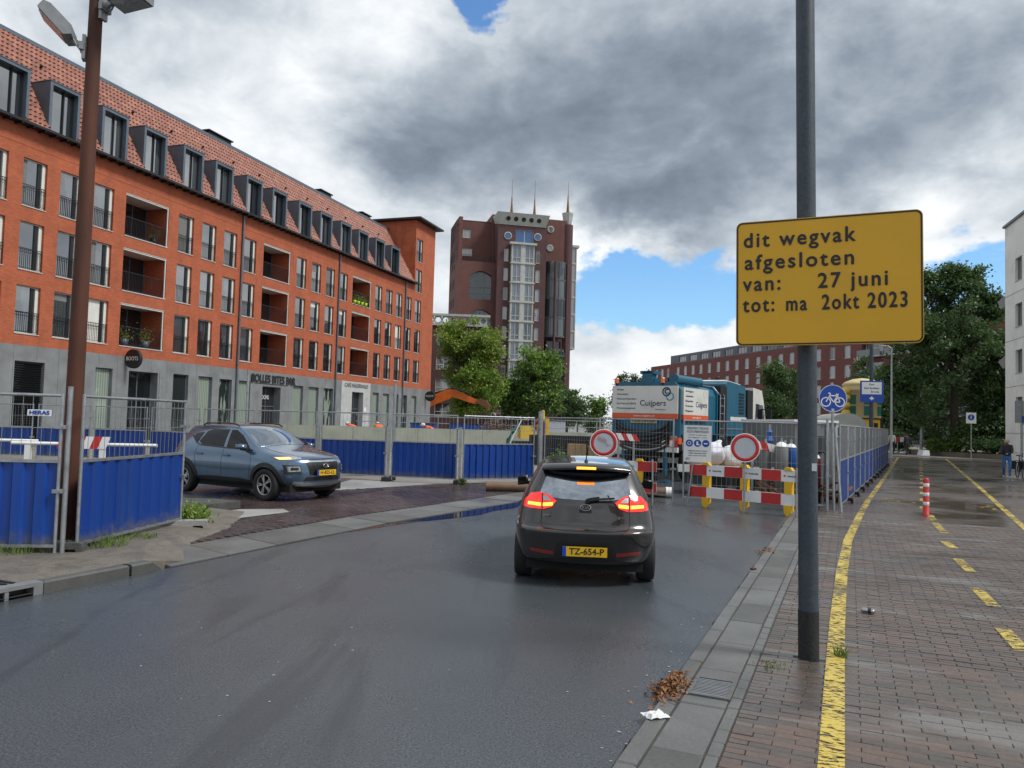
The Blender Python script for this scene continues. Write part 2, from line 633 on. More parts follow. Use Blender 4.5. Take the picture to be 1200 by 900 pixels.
def pos_mat(name, stops, nscale, rough_stops, rscale, bump=.2, bscale=60, fine=(.85, 1.15), fscale=40, spec=.5, extra=None,
            crack=0.0, bdist=.01, street=None):
    m = bpy.data.materials.new(name)
    m.use_nodes = True
    t = NT(m.node_tree)
    b = t.n['Principled BSDF']
    P = t.node('ShaderNodeNewGeometry').outputs['Position']
    c = t.ramp(t.noise(P, nscale, 6, .6, .4), *stops)
    f = t.ramp(t.noise(P, fscale, 3, .7), (.3, fine[0]), (.7, fine[1]))
    c = t.mix(1.0, c, f, 'MULTIPLY')
    if extra:
        c = extra(t, P, c)
    t.set(b.inputs['Base Color'], c)
    Ps = t.vmath('MULTIPLY', P, (1.0, .55, 1.0))
    if street:      # wet films lie in bands across the path
        vr = t.node('ShaderNodeVectorRotate', rotation_type='Z_AXIS')
        t.set(vr.inputs['Vector'], P)
        vr.inputs['Angle'].default_value = RA
        Ps = t.vmath('MULTIPLY', vr.outputs[0], (street[0], street[1], 1.0))
    t.set(b.inputs['Roughness'], t.ramp(t.noise(Ps, rscale, 6, .6, .6), *rough_stops))
    b.inputs['Specular IOR Level'].default_value = spec
    bn = t.node('ShaderNodeBump', i_Strength=bump, i_Distance=bdist)
    t.set(bn.inputs['Height'], t.noise(P, bscale, 4, .65))
    t.set(b.inputs['Normal'], bn.outputs[0])
    MATS[name] = m
    return m


def asphalt_extra(t, P, c):
    # pale aggregate chips and a few darker worn streaks along the street
    v = t.node('ShaderNodeTexVoronoi', i_Scale=48.0)
    t.set(v.inputs['Vector'], P)
    chip = t.math('MULTIPLY', t.smooth(v.outputs['Distance'], .26, .05), .55)
    c = t.mix(chip, c, (.17, .175, .18))
    st = t.vmath('MULTIPLY', P, (1.6, .25, 1))
    n = t.noise(st, .8, 4, .6, .8)
    return t.mix(t.math('MULTIPLY', t.smooth(n, .54, .66), .6), c, (.026, .031, .037))


pos_mat('asphalt', [(.3, (.040, .049, .057)), (.7, (.060, .071, .080))], .35,
        [(.30, .18), (.50, .28), (.72, .42)], .45, bump=.45, bscale=62, fine=(.35, 1.75), fscale=66, bdist=.008, spec=.6, extra=asphalt_extra)
pos_mat('soil', [(.3, (.10, .085, .065)), (.7, (.20, .175, .14))], .8, [(.3, .8), (.7, .95)], 1, bump=.5, bscale=25)
pos_mat('plaza', [(.3, (.17, .165, .155)), (.7, (.25, .24, .225))], .3, [(.35, .35), (.65, .75)], .4, bump=.3)
pos_mat('pale_slab', [(.3, (.25, .25, .24)), (.7, (.37, .37, .355))], .9, [(.35, .28), (.65, .6)], .8, bump=.3)
pos_mat('footway', [(.25, (.070, .066, .060)), (.45, (.155, .135, .108)), (.6, (.105, .097, .086)), (.75, (.08, .078, .072))], 2.4, [(.3, .45), (.7, .9)], 1,
        bump=.6, bscale=40, fine=(.6, 1.35), fscale=55)


def moss(t, P, c):  # moss tint, then pale grey bands over the pavers
    n = t.noise(P, .55, 5, .6, .5)
    c = t.mix(t.math('MULTIPLY', t.smooth(n, .55, .72), .4), c, (.080, .084, .058))
    vr = t.node('ShaderNodeVectorRotate', rotation_type='Z_AXIS')      # pale grey bands mixed into the colour, drawn out across the path
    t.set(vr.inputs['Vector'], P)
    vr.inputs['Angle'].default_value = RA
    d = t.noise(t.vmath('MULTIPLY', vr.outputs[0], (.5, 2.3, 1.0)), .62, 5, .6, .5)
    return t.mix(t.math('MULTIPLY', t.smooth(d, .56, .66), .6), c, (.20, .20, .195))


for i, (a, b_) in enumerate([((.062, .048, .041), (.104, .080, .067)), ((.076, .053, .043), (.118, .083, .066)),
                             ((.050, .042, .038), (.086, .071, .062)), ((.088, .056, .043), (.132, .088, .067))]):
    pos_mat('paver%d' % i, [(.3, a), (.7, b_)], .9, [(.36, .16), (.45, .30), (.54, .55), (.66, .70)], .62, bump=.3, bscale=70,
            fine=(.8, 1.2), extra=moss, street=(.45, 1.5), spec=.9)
for i, (a, b_) in enumerate([((.045, .030, .030), (.075, .050, .048)), ((.035, .026, .028), (.06, .044, .045)),
                             ((.055, .034, .032), (.085, .055, .05))]):
    pos_mat('dpaver%d' % i, [(.3, a), (.7, b_)], .7, [(.36, .08), (.50, .25), (.64, .5)], .7, bump=.35, bscale=70)
pos_mat('kerb_conc', [(.3, (.085, .087, .086)), (.7, (.155, .157, .153))], 1.1, [(.35, .28), (.65, .65)], .9, bump=.35, bscale=60,
        fine=(.82, 1.18), fscale=70)
pos_mat('kerb_conc_dark', [(.3, (.060, .062, .060)), (.7, (.110, .110, .104))], 1.1, [(.35, .35), (.65, .7)], .9, bump=.4, bscale=60)
pos_mat('joint_sand', [(.3, (.030, .028, .025)), (.7, (.055, .051, .043))], 2, [(.3, .6), (.7, .95)], 1)
brick_mat('path_far', (.086, .067, .057), (.112, .087, .073), (.05, .044, .038), .47, .142, .45, .008, .35, 'XY', .3, wet=(.42, .10, .48))
pos_mat('puddle_water', [(.3, (.012, .013, .015)), (.7, (.02, .021, .023))], 1, [(.4, .015), (.6, .06)], 3, bump=.02, bscale=6)


def worn_mat(name, col, col2, cut=.50, scale=26, stretch=(1, 1, 1), soft=.06):
    m = bpy.data.materials.new(name)
    m.use_nodes = True
    t = NT(m.node_tree)
    b = t.n['Principled BSDF']
    P = t.node('ShaderNodeNewGeometry').outputs['Position']
    vr = t.node('ShaderNodeVectorRotate', rotation_type='Z_AXIS')
    t.set(vr.inputs['Vector'], P)
    vr.inputs['Angle'].default_value = RA
    Q = t.vmath('MULTIPLY', vr.outputs[0], stretch)
    n = t.math('ADD', t.math('MULTIPLY', t.noise(Q, scale, 5, .7, .3), .7), t.math('MULTIPLY', t.noise(P, 1.3, 3, .6), .3))
    al = t.smooth(n, cut - soft, cut + soft)
    t.set(b.inputs['Base Color'], t.mix(t.noise(P, 5, 4, .6), col, col2))
    t.set(b.inputs['Alpha'], al)
    b.inputs['Roughness'].default_value = .5
    MATS[name] = m


worn_mat('yellow_line', (.60, .45, .07), (.46, .36, .10), .49, 17, (.8, 1.9, 1), .03)
worn_mat('faint_line', (.52, .36, .06), (.40, .30, .08), .55, 20)
worn_mat('faint_white', (.45, .45, .44), (.36, .36, .35), .56, 16)


def sheet(name, pts, z, mat, parent=None, sub=0):
    mb = MB()
    n = len(pts)
    tris = tessellate_polygon([[Vector((p[0], p[1], 0)) for p in pts]])
    mb.add([(p[0], p[1], z) for p in pts], [tuple(t) for t in tris])
    o = mb.build(name, mat, parent, fix=False)
    me = o.data
    for p in me.polygons:
        if p.normal.z < 0:
            p.flip()
    return o


struct(sheet('ground', [(-1500, -200), (1500, -200), (1500, 3000), (-1500, 3000)], -.03, 'plaza'))
# asphalt with a slightly ragged edge against the right-hand kerb
edge = [RD(-.012 + random.uniform(-.018, .012), -12 + i * .22) for i in range(0, 255)]
ledge = [RD(-6.2, -12), RD(-6.2, 7.5), RD(-5.95, 10), RD(-5.75, 12.4), RD(-5.7, 14.5), RD(-6, 44)]
road = struct(sheet('road', edge + ledge[::-1], 0.0, 'asphalt'))
# crossing road where the crossover car comes out
struct(sheet('side_road', [(-60, 21), (-22, 16.0), (-6.2, 13.2), (-4.4, 15.1), (-2.0, 19.0), (-1.0, 21.4), (-6, 23.6), (-60, 34)], -.004, 'asphalt'))
struct(sheet('pale_crossing', [(-5.2, 13.35), (-4.35, 13.75), (-3.9, 15.4), (-2.0, 18.4), (-1.6, 21.7), (-4.6, 22.6), (-4.9, 18.2), (-5.3, 16.0)], .002, 'pale_slab'))

# ---- right-hand kerb, gutter slabs, strip stones (each its own piece)
foot = struct(sheet('bike_path', [RD(.10, -12), RD(.10, 60), RD(5.0, 60), RD(26, 60), RD(26, -12)], .0335, 'joint_sand'))
kerb = struct(sheet('kerb', [RD(-.0, -12), RD(-.0, 44), RD(.12, 44), RD(.12, -12)], -.006, 'joint_sand'))


def stone_mesh(lx, ly, h, bev=.008, name='stone', mat='kerb_conc'):
    mb = MB()
    a, b = lx / 2, ly / 2
    vs = [(-a, -b, 0), (a, -b, 0), (a, b, 0), (-a, b, 0), (-a, -b, h - bev), (a, -b, h - bev), (a, b, h - bev), (-a, b, h - bev),
          (-a + bev, -b + bev, h), (a - bev, -b + bev, h), (a - bev, b - bev, h), (-a + bev, b - bev, h)]
    fs = [(0, 1, 5, 4), (1, 2, 6, 5), (2, 3, 7, 6), (3, 0, 4, 7), (4, 5, 9, 8), (5, 6, 10, 9), (6, 7, 11, 10), (7, 4, 8, 11), (8, 9, 10, 11)]
    mb.add(vs, fs)
    me = bpy.data.meshes.new(name)
    me.from_pydata(mb.v, [], mb.f)
    me.materials.append(MATS[mat])
    return me


rz_st = -RA
ks = stone_mesh(.118, .985, .075, .01)
s = -6.0
while s < 26:
    o = link('kerb_stone', ks, kerb, (*RD(.06, s + .5), -.035 + random.uniform(-.004, .004)), rz_st + random.uniform(-.006, .006))
    s += 1.0
gm = [stone_mesh(.29, .775, .05, .008, 'gutter_slab'), stone_mesh(.29, .775, .05, .008, 'gutter_slab', 'kerb_conc_dark')]
s = -6.0
while s < 26:
    if not (1.13 < s + .39 < 1.7):
        link('gutter_slab', gm[1 if random.random() < .35 else 0], foot, (*RD(.275, s + .39), -.008 + random.uniform(-.004, .003)), rz_st + random.uniform(-.008, .008))
    s += .785
for sa, sb in ((1.07, 1.215), (1.628, 1.843)):
    link('gutter_slab', stone_mesh(.29, sb - sa, .05, .008, 'gutter_slab'), foot, (*RD(.275, (sa + sb) / 2), -.008), rz_st)
sm_ = stone_mesh(.07, .19, .05, .006, 'strip_stone', 'kerb_conc')
i = 0
s = -1.6
while s < 9:
    link('strip_stone', sm_, foot, (*RD(.465, s), -.007 + random.uniform(-.003, .003)), rz_st + random.uniform(-.02, .02))
    s += .2
# ---- pavers of the bike path: courses across the path
def paver_block(mb, cx, cy, rz, lx, ly, z0, z1, mi, bev=.004, tilt=(0, 0)):
    c_, s_ = math.cos(rz), math.sin(rz)
    a, b = lx / 2, ly / 2
    def P(x, y, z):
        return (cx + x * c_ - y * s_, cy + x * s_ + y * c_, z + tilt[0] * x + tilt[1] * y)
    vs = [P(-a, -b, z0), P(a, -b, z0), P(a, b, z0), P(-a, b, z0), P(-a + bev, -b + bev, z1), P(a - bev, -b + bev, z1),
          P(a - bev, b - bev, z1), P(-a + bev, b - bev, z1)]
    mb.add(vs, [(4, 5, 6, 7), (0, 1, 5, 4), (1, 2, 6, 5), (2, 3, 7, 6), (3, 0, 4, 7)], mi)


BL, BW = .235, .071
far = MB()
singles = []
row = 0
s = -2.2
while s < 13.5:
    off = (row % 2) * BL / 2 + random.uniform(-.012, .012)
    nmax = 7.2 + .18 * max(0, s)
    n = .51
    first = True
    while n < nmax:
        l = (BL - off % BL) if first and off > .03 else BL
        first = False
        x, y = RD(n + l / 2, s + .012 * math.sin(n * 1.3 + s * .7))
        dcam = math.hypot(x, y)
        # pole foot hole: keep bricks clear of the sign pole
        if math.hypot(x - 2.4, y - 6.15) > .11 and l > .03:
            inview = abs(math.degrees(math.atan2(x, y)) - 20) < 15.5 and y > 4.0
            singles.append((dcam if inview else dcam + 100, x, y, l, s))
        n += l
    s += BW
    row += 1
singles.sort()
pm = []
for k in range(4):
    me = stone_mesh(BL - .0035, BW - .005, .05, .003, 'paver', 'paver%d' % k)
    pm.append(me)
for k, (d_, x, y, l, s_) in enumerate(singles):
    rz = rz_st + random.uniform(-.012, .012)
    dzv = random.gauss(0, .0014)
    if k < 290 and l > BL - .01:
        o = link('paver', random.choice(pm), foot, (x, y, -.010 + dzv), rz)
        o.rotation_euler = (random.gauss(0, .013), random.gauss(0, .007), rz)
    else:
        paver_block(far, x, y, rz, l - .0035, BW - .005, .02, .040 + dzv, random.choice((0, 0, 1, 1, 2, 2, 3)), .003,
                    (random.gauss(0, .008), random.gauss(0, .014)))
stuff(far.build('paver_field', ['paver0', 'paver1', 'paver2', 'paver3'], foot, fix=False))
mb = MB()
mb.add([(.51, 13.5, 0), (.51, 60, 0), (26, 60, 0), (26, 13.5, 0), (11.2, -6, 0), (26, -6, 0)], [(0, 3, 2, 1)])
mb.add([(7.2, -6, 0), (26, -6, 0), (26, 13.5, 0), (9.63, 13.5, 0), (7.2, 0, 0)], [(0, 1, 2, 3, 4)])
o = mb.build('paving', 'path_far', foot, (*RD(0, 0), .038), rz_st, fix=False)
for p in o.data.polygons:
    if p.normal.z < 0:
        p.flip()


def ribbon(name, pts, wd, z, mat, parent):
    mb = MB()
    pts = [Vector(p) for p in pts]
    L_, R_ = [], []
    for i, p in enumerate(pts):
        d = (pts[min(i + 1, len(pts) - 1)] - pts[max(i - 1, 0)]).normalized()
        q = Vector((d.y, -d.x)) * wd / 2
        L_.append(p - q)
        R_.append(p + q)
    n = len(pts)
    mb.add([(*p, z) for p in L_] + [(*p, z) for p in R_], [(i, n + i, n + i + 1, i + 1) for i in range(n - 1)])
    return mb.build(name, mat, parent, fix=False)


def dens(pts, step=.4):
    out = []
    for a, b in zip(pts[:-1], pts[1:]):
        k = max(1, int(math.dist(a, b) / step))
        out += [(a[0] + (b[0] - a[0]) * i / k, a[1] + (b[1] - a[1]) * i / k) for i in range(k)]
    return out + [pts[-1]]


LZ = .0475
ribbon('lane_line', dens([(1.3, 3.2), (1.76, 4.19), (2.12, 5.02), (2.55, 6.01), (3.06, 7.18), (3.59, 8.37), (4.35, 10.06), (5.58, 12.7), (7.4, 16.3), (9.2, 19.8)]), .135, LZ, 'yellow_line', foot)
ribbon('lane_line', dens([(9.2, 19.8), (14.75, 30.3), (26.9, 53.4)], 2), .13, LZ, 'yellow_line', foot)
ribbon('lane_line', dens([(6.0, 7.2), (10.15, 15.24), (15.4, 25.16), (29.86, 52.7)], 2), .13, LZ, 'yellow_line', foot)
for a, b in [((3.9, 5.3), (4.25, 6.2)), ((4.33, 6.5), (4.62, 7.22)), ((5.12, 8.15), (5.5, 9.1)), ((6.07, 10.15), (6.48, 11.15)),
             ((7.0, 12.15), (7.25, 12.85)), ((7.85, 13.9), (8.55, 15.5)), ((8.7, 15.8), (9.25, 16.95))]:
    ribbon('lane_dash', dens([a, b], .3), .13, LZ, 'yellow_line', foot)
for k in range(14):
    u = k / 14.0
    a = (9.6 + (26.6 - 9.6) * u, 17.9 + (49.9 - 17.9) * u)
    ribbon('lane_dash', [a, (a[0] + .46, a[1] + .87)], .13, LZ, 'yellow_line', foot)


def bike_strokes(mb, M, r=.30, t=.035):
    def ring(cx, cy, rr):
        N = 18
        mb.add([M @ Vector((cx + q * math.cos(2 * math.pi * k / N), cy + q * math.sin(2 * math.pi * k / N), 0)) for q in (rr - t, rr + t) for k in range(N)],
               [(k, (k + 1) % N, N + (k + 1) % N, N + k) for k in range(N)])
    def seg(a, b):
        a, b = Vector(a), Vector(b)
        d = (b - a).normalized()
        q = Vector((-d.y, d.x)) * t
        mb.add([M @ Vector((*(a - q), 0)), M @ Vector((*(a + q), 0)), M @ Vector((*(b + q), 0)), M @ Vector((*(b - q), 0))], [(0, 1, 2, 3)])
    ring(-.55, 0, r)
    ring(.55, 0, r)
    for a, b in [((-.55, 0), (-.25, .52)), ((-.25, .52), (.35, .52)), ((-.25, .42), (.05, 0)), ((.05, 0), (.35, .52)), ((.05, 0), (.55, 0)),
                 ((.55, 0), (.33, .62)), ((.22, .64), (.45, .64)), ((-.25, .52), (-.2, .72)), ((-.2, .72), (-.38, .72))]:
        seg(a, b)


for (x, y) in ((9.55, 20.0), (12.0, 18.6)):
    mb = MB()
    bike_strokes(mb, Matrix.Translation((x, y, LZ)) @ Matrix.Rotation(-RA + .0, 4, 'Z') @ Matrix.Scale(1.5, 4, (0, 1, 0)))
    mb.build('bicycle_marking', 'faint_line', foot, fix=False)

# zebra blocks at the far end of the path
for k in range(9):
    sheet('block_marking', [(27.6 + k * .5, 57.6 - k * .26), (27.85 + k * .5, 57.45 - k * .26), (28.1 + k * .5, 58.2 - k * .26), (27.85 + k * .5, 58.35 - k * .26)], LZ, 'faint_white', foot)

# ---- left footway, raised, with kerb stones and the inlet
fw = struct(sheet('footway', [RD(-6.33, -12), RD(-6.33, 2.4), RD(-7.2, 3.2), RD(-8.6, 5.2), RD(-9.8, 6.6), RD(-18, 6), RD(-26, -2), RD(-26, -12)], .115, 'footway'))
# fall of the footway to the dropped crossing
mb = MB()
a_, b_, c_, d_ = RD(-6.33, 2.4), RD(-7.2, 3.2), RD(-8.6, 5.2), RD(-9.8, 6.6)
e_, f_, g_, h_ = RD(-6.33, 3.1), RD(-7.2, 3.9), RD(-8.0, 5.7), RD(-9.0, 7.2)
mb.add([(*p, .115) for p in (a_, b_, c_, d_)] + [(*p, .004) for p in (e_, f_, g_, h_)], [(0, 1, 5, 4), (1, 2, 6, 5), (2, 3, 7, 6)])
mb.add([(*a_, .115), (*e_, .004), (*e_, -.03), (*a_, -.03)], [(0, 1, 2, 3)])
mb.build('ramp', 'footway', fw, fix=False)
kl = struct(sheet('kerb_far', [RD(-6.2, -12), RD(-6.2, 2.4), RD(-6.33, 2.4), RD(-6.33, -12)], .02, 'joint_sand'))
kl.name = 'kerb_opposite'
kme = stone_mesh(.135, .99, .18, .018, 'kerb_stone', 'kerb_conc_dark')
for k in range(-9, 2):
    if k == 0:
        continue
    link('kerb_stone', kme, kl, (*RD(-6.265, k + .62), -.06 + random.uniform(-.004, .004)), rz_st)
mb = MB()   # chamfered end stone
mb.add([(-.0675, -.2, 0), (.0675, -.2, 0), (.0675, .22, 0), (-.0675, .22, 0), (-.0675, -.2, .12), (.05, -.2, .12), (.05, .06, .12), (-.0675, .06, .12), (.0675, -.2, .10), (.0675, .08, .10)],
       [(4, 5, 6, 7), (0, 1, 8, 5, 4), (5, 8, 9, 6), (1, 2, 9, 8), (2, 3, 7, 6, 9), (3, 0, 4, 7)])
mb.build('end_stone', 'kerb_conc_dark', kl, (*RD(-6.265, 2.35), 0), rz_st)
mb = MB()   # kerb inlet: cast-iron top over a dark mouth
mb.bx(-.0675, .0675, -.495, .495, .085, .123)
mb.bx(-.0675, .0675, -.495, -.40, 0, .085)
mb.bx(-.0675, .0675, .40, .495, 0, .085)
for q in (-.12, .14):
    mb.bx(.03, .06, q - .02, q + .02, 0, .085)
inl = mb.build('drain_inlet', 'steel_grey', kl, (*RD(-6.265, .62), 0), rz_st)
mb = MB()
mb.bx(-.05, -.04, -.4, .4, 0, .085)
mb.build('mouth', 'black_plastic', inl)
mb = MB()
for k in range(9):
    mb.bx(-.20, .06, -.34 + k * .078, -.30 + k * .078, 0, .008)
mb.build('lid', 'dark_metal', inl, (-.33 + .17, 0, .118))

# ---- dropped slabs along the road, each a piece, and the dark brick drive behind them
drive = struct(sheet('driveway', [RD(-6.2, 2.7), RD(-6.2, 7.5), RD(-5.95, 10), RD(-5.75, 12.4), RD(-5.7, 14.5), RD(-7.6, 18.2), RD(-9.6, 15), RD(-11.2, 9.2), RD(-9.4, 6.0), RD(-7.9, 4.6)], .004, 'joint_sand'))


def lroad(s):
    return -6.2 if s < 7.5 else (-6.2 + (s - 7.5) * .1 if s < 10 else -5.95 + (s - 10) * .083)


for k in range(13):
    s0, s1 = 2.7 + k * .93, 2.7 + (k + 1) * .93 - .014
    sk = .28
    mb = MB()
    z1 = .018 + random.uniform(-.003, .004)
    q = [RD(lroad(s0) - .01, s0), RD(lroad(s1) - .01, s1), RD(lroad(s1) - 1.0, s1 + sk), RD(lroad(s0) - 1.0, s0 + sk)]
    mb.add([(*p, -.05) for p in q] + [(*p, z1) for p in q], [(4, 5, 6, 7), (0, 1, 5, 4), (1, 2, 6, 5), (2, 3, 7, 6), (3, 0, 4, 7)])
    mb.build('paving_slab', 'kerb_conc' if random.random() < .75 else 'kerb_conc_dark', drive)
dmb = MB()
row = 0
s = 3.7
while s < 18.0:
    n = lroad(s) - 1.03 - (row % 2) * .1
    n_end = -8.6 - max(0, min(2.6, (s - 4.6) * .62)) if s < 9.4 else -11.4 + max(0, s - 9.4) * .45
    n_end = min(n_end, -7.5)
    while n > n_end:
        x, y = RD(n - .1, s)
        paver_block(dmb, x, y, rz_st + random.uniform(-.02, .02), .193, .083, 0, .020 + random.gauss(0, .0015), random.choice((0, 1, 2)), .004,
                    (random.gauss(0, .008), random.gauss(0, .01)))
        n -= .2
    s += .09
    row += 1
stuff(dmb.build('paver_field', ['dpaver0', 'dpaver1', 'dpaver2'], drive, fix=False))
# puddle lying along the slabs
mbp = []
for s_, w_ in [(6.2, .02), (7.0, .10), (7.8, .16), (8.6, .30), (9.4, .38), (10.2, .30), (11, .34), (11.8, .20), (12.6, .12), (13.3, .03)]:
    mbp.append((s_, w_ * 1.5))
pp = [RD(lroad(a) + .004, a) for a, b in mbp] + [RD(lroad(a) + b, a) for a, b in reversed(mbp)]
struct(sheet('puddle', pp, .004, 'puddle_water'))

# raised island end with a dark kerb face next to the crossover car
isl = MB()
poly = [(-5.87, 13.62), (-5.20, 15.0), (-5.75, 15.25), (-9.2, 15.2), (-11.5, 14.6), (-10.5, 12.6), (-7.2, 13.2)]
isl.prism(poly, -.03, .15, 'XY')
struct(isl.build('traffic_island', 'dark_stone'))
struct(sheet('pale_strip', [(-5.65, 12.75), (-4.9, 13.1), (-4.1, 14.5), (-4.35, 14.95), (-5.1, 14.7), (-5.8, 13.5)], .026, 'pale_slab'))
# building-side plaza
struct(sheet('plaza', [(-60, 34), (-6, 23.7), (4, 30), (12, 90), (-40, 140), (-90, 60)], -.016, 'plaza'))

# ================================================================ LEFT APARTMENT BUILDING
brick_mat('orange_brick', (.39, .082, .029), (.49, .116, .042), (.28, .10, .058), .22, .066, .85, .012, .4, 'XZ', .26)
mk('stone_clad', (.185, .195, .20), .6, 0, .2, 1.1, dirt=(.12, .125, .125), dirt_amt=.5, dscale=.8, bump=.1)
mk('stone_pale', (.42, .43, .43), .6, 0, .12, 1.3, dirt=(.25, .26, .25), dirt_amt=.4)
mk('roof_tile_a', (.245, .088, .056), .5, 0, .22, 5)
mk('roof_tile_b', (.190, .064, .042), .5, 0, .22, 5)
mk('roof_tile_c', (.30, .118, .078), .5, 0, .22, 5)
mk('loggia_white', (.55, .55, .52), .6, 0, .05, 2)
mk('grey_curtain', (.16, .165, .165), .8, 0, .1, 4)

BA = math.pi / 2 - rad(18.49)
apt = thing('apartment_building', 'long orange brick apartment building with tiled mansard roof and grey stone ground floor', 'building', (-22.91, 36.0, 0), BA)
T0, T1 = -15.0, 45.7
ZS = 4.75
WROWS = [(5.3, 7.55), (8.3, 10.55), (11.3, 13.55)]
wx = []
lx = []
for per in range(-1, 4):
    b0 = per * 12.0
    for q in (-2, 0, 2, 4):
        wx.append(b0 + q)
    lx.append(b0 + 7)
wx = [x for x in wx if T0 + 1 < x < 41]
lx = [x for x in lx if T0 + 2 < x < 35]
ops = []
for (z0, z1) in WROWS:
    for x in wx:
        ops.append((x - .63, x + .63, z0, z1, .20))
    for x in lx:
        ops.append((x - 1.57, x + 1.57, z0 - .02, z1 + .08, 1.7))
stair = [(41.42, 42.78, z0, z1, .2) for z0, z1 in WROWS + [(14.35, 16.6), (17.4, 19.65)]]
mb = MB()
wall_open(mb, T0, 41.15, ZS, 15.0, ops)
wall_open(mb, 41.15, T1, ZS, 21.4, stair)
# right end wall, left cheek of the stair block, back
mb.add([(T1, 0, 0), (T1, 12, 0), (T1, 12, 21.4), (T1, 0, 21.4)], [(0, 1, 2, 3)])
mb.add([(41.15, 0, 15), (41.15, 8, 15), (41.15, 8, 21.4), (41.15, 0, 21.4)], [(0, 1, 2, 3)])
mb.add([(T0, 12, 0), (T1, 12, 0), (T1, 12, 18), (T0, 12, 18), (T0, 0, 0), (T0, 0, 15), (T0, 12, 15)], [(0, 1, 2, 3), (4, 0, 6, 5)])
mb.build('wall', 'orange_brick', apt, fix=False)
# string course of soldier bricks
mb = MB()
mb.bx(T0, 41.1, -.012, .0, 14.1, 14.16)
mb.build('string_course', 'orange_brick', apt)

# ---- window prototype: frame with one opening leaf, pane, low railing
def make_window(parent, wd, ht, rail=True, y=.14, glass='glass', frame='white_frame', mull=None, name='window', hbar=None, dmull=None, jamb=0):
    mb = MB()
    a = wd / 2
    t = .055
    mb.bx(-a, a, y, y + .06, 0, t)
    mb.bx(-a, a, y, y + .06, ht - t, ht)
    mb.bx(-a, -a + t, y, y + .06, t, ht - t)
    mb.bx(a - t, a, y, y + .06, t, ht - t)
    for q in (mull or []):
        mb.bx(q - .03, q + .03, y, y + .06, t, ht - t)
    for q in (hbar or []):
        mb.bx(-a + t, a - t, y + .005, y + .055, q - .03, q + .03)
    if jamb:
        mb.bx(a - t - jamb, a - t, y - .02, y + .055, t, ht - t)
    w_ = mb.build(name, frame, parent)
    if dmull:
        dm = MB()
        for q in dmull:
            dm.bx(q - .075, q + .075, y - .01, y + .05, t, ht - t)
        dm.build('mullion', 'dark_metal', w_)
    p = MB()
    p.bx(-a + .03, a - .03, y + .035, y + .045, .03, ht - .03)
    p.build('pane', glass, w_)
    sl = MB()
    sl.bx(-a - .02, a + .02, -.035, y + .02, -.045, -.004)
    sl.build('sill', 'stone_pale', w_)
    if rail:
        r = MB()
        z1 = 1.02
        r.bx(-a, a, .03, .055, z1 - .03, z1)
        r.bx(-a, a, .035, .05, .09, .11)
        k = int(wd / .105)
        for i in range(k + 1):
            x = -a + .02 + (wd - .04) * i / k
            r.bx(x - .007, x + .007, .036, .05, .09, z1 - .03)
        r.bx(-a, a, .035, .05, z1 - .16, z1 - .145)
        r.build('railing', 'dark_metal', w_)
    return w_


w0 = make_window(apt, 1.26, 2.25, dmull=[.30], jamb=.13)
first = True
for (z0, z1) in WROWS:
    for x in wx:
        if first:
            w0.location = (x, 0, z0)
            first = False
        else:
            c_ = inst(w0, apt, (x, 0, z0))
            q_ = random.random()
            if q_ < .42:      # curtains and blinds differ from flat to flat
                cb = MB()
                if q_ < .16:
                    cb.bx(-.575, .22, .168, .172, 2.19 - random.choice((.35, .6, .9, 1.4)), 2.19)
                elif q_ < .30:
                    e_ = random.uniform(.18, .4)
                    for k_ in range(5):
                        cb.bx(-.575 + e_ * k_ / 5, -.575 + e_ * (k_ + 1) / 5, .166 + .004 * (k_ % 2), .173, .06, 2.19)
                else:
                    for k_ in range(11):
                        cb.bx(-.575 + .072 * k_, -.575 + .072 * (k_ + 1), .166 + .004 * (k_ % 2), .173, .06, 2.19)
                cb.build('curtain', random.choice(('grey_curtain', 'white_frame', 'grey_curtain')), c_)
ws = make_window(apt, 1.36, 2.25, dmull=[.32], jamb=.13)
for i, o_ in enumerate(stair):
    if i == 0:
        ws.location = (42.1, 0, o_[2])
    else:
        inst(ws, apt, (42.1, 0, o_[2]))


def make_loggia(parent):
    mb = MB()   # back wall with sliding doors
    mb.bx(-1.57, 1.57, 1.68, 1.70, 0, 2.35)
    lg = mb.build('loggia', 'dark_metal', parent)
    mb = MB()
    for a, b in ((-1.5, -.55), (-.48, .45), (.52, 1.5)):
        mb.bx(a, b, 1.64, 1.66, .05, 2.25)
    mb.build('pane', 'glass_dark', lg)
    mb = MB()
    for q in (-1.53, -.52, .48, 1.53):
        mb.bx(q - .03, q + .03, 1.60, 1.68, 0, 2.3)
    mb.build('door_frame', 'zinc', lg)
    mb = MB()
    mb.bx(-1.57, 1.57, .0, 1.66, 2.30, 2.325)
    mb.bx(-1.57, 1.57, .03, .10, 2.22, 2.299)
    mb.bx(1.49, 1.555, .03, .08, 0.0, 2.22)
    mb.build('screen_frame', 'loggia_white', lg)
    mb = MB()
    mb.bx(-1.57, 1.57, -.03, .12, -.03, .025)
    mb.build('sill', 'stone_pale', lg)
    r = MB()
    r.bx(-1.57, 1.57, .06, .10, 1.05, 1.09)
    r.bx(-1.57, 1.57, .065, .09, .10, .12)
    for i in range(30):
        x = -1.53 + 3.06 * i / 29
        r.bx(x - .008, x + .008, .07, .085, .1, 1.05)
    r.build('railing', 'dark_metal', lg)
    return lg


lg0 = None
for (z0, z1) in WROWS:
    for x in lx:
        if lg0 is None:
            lg0 = make_loggia(apt)
            lg0.location = (x, 0, z0)
        else:
            inst(lg0, apt, (x, 0, z0))

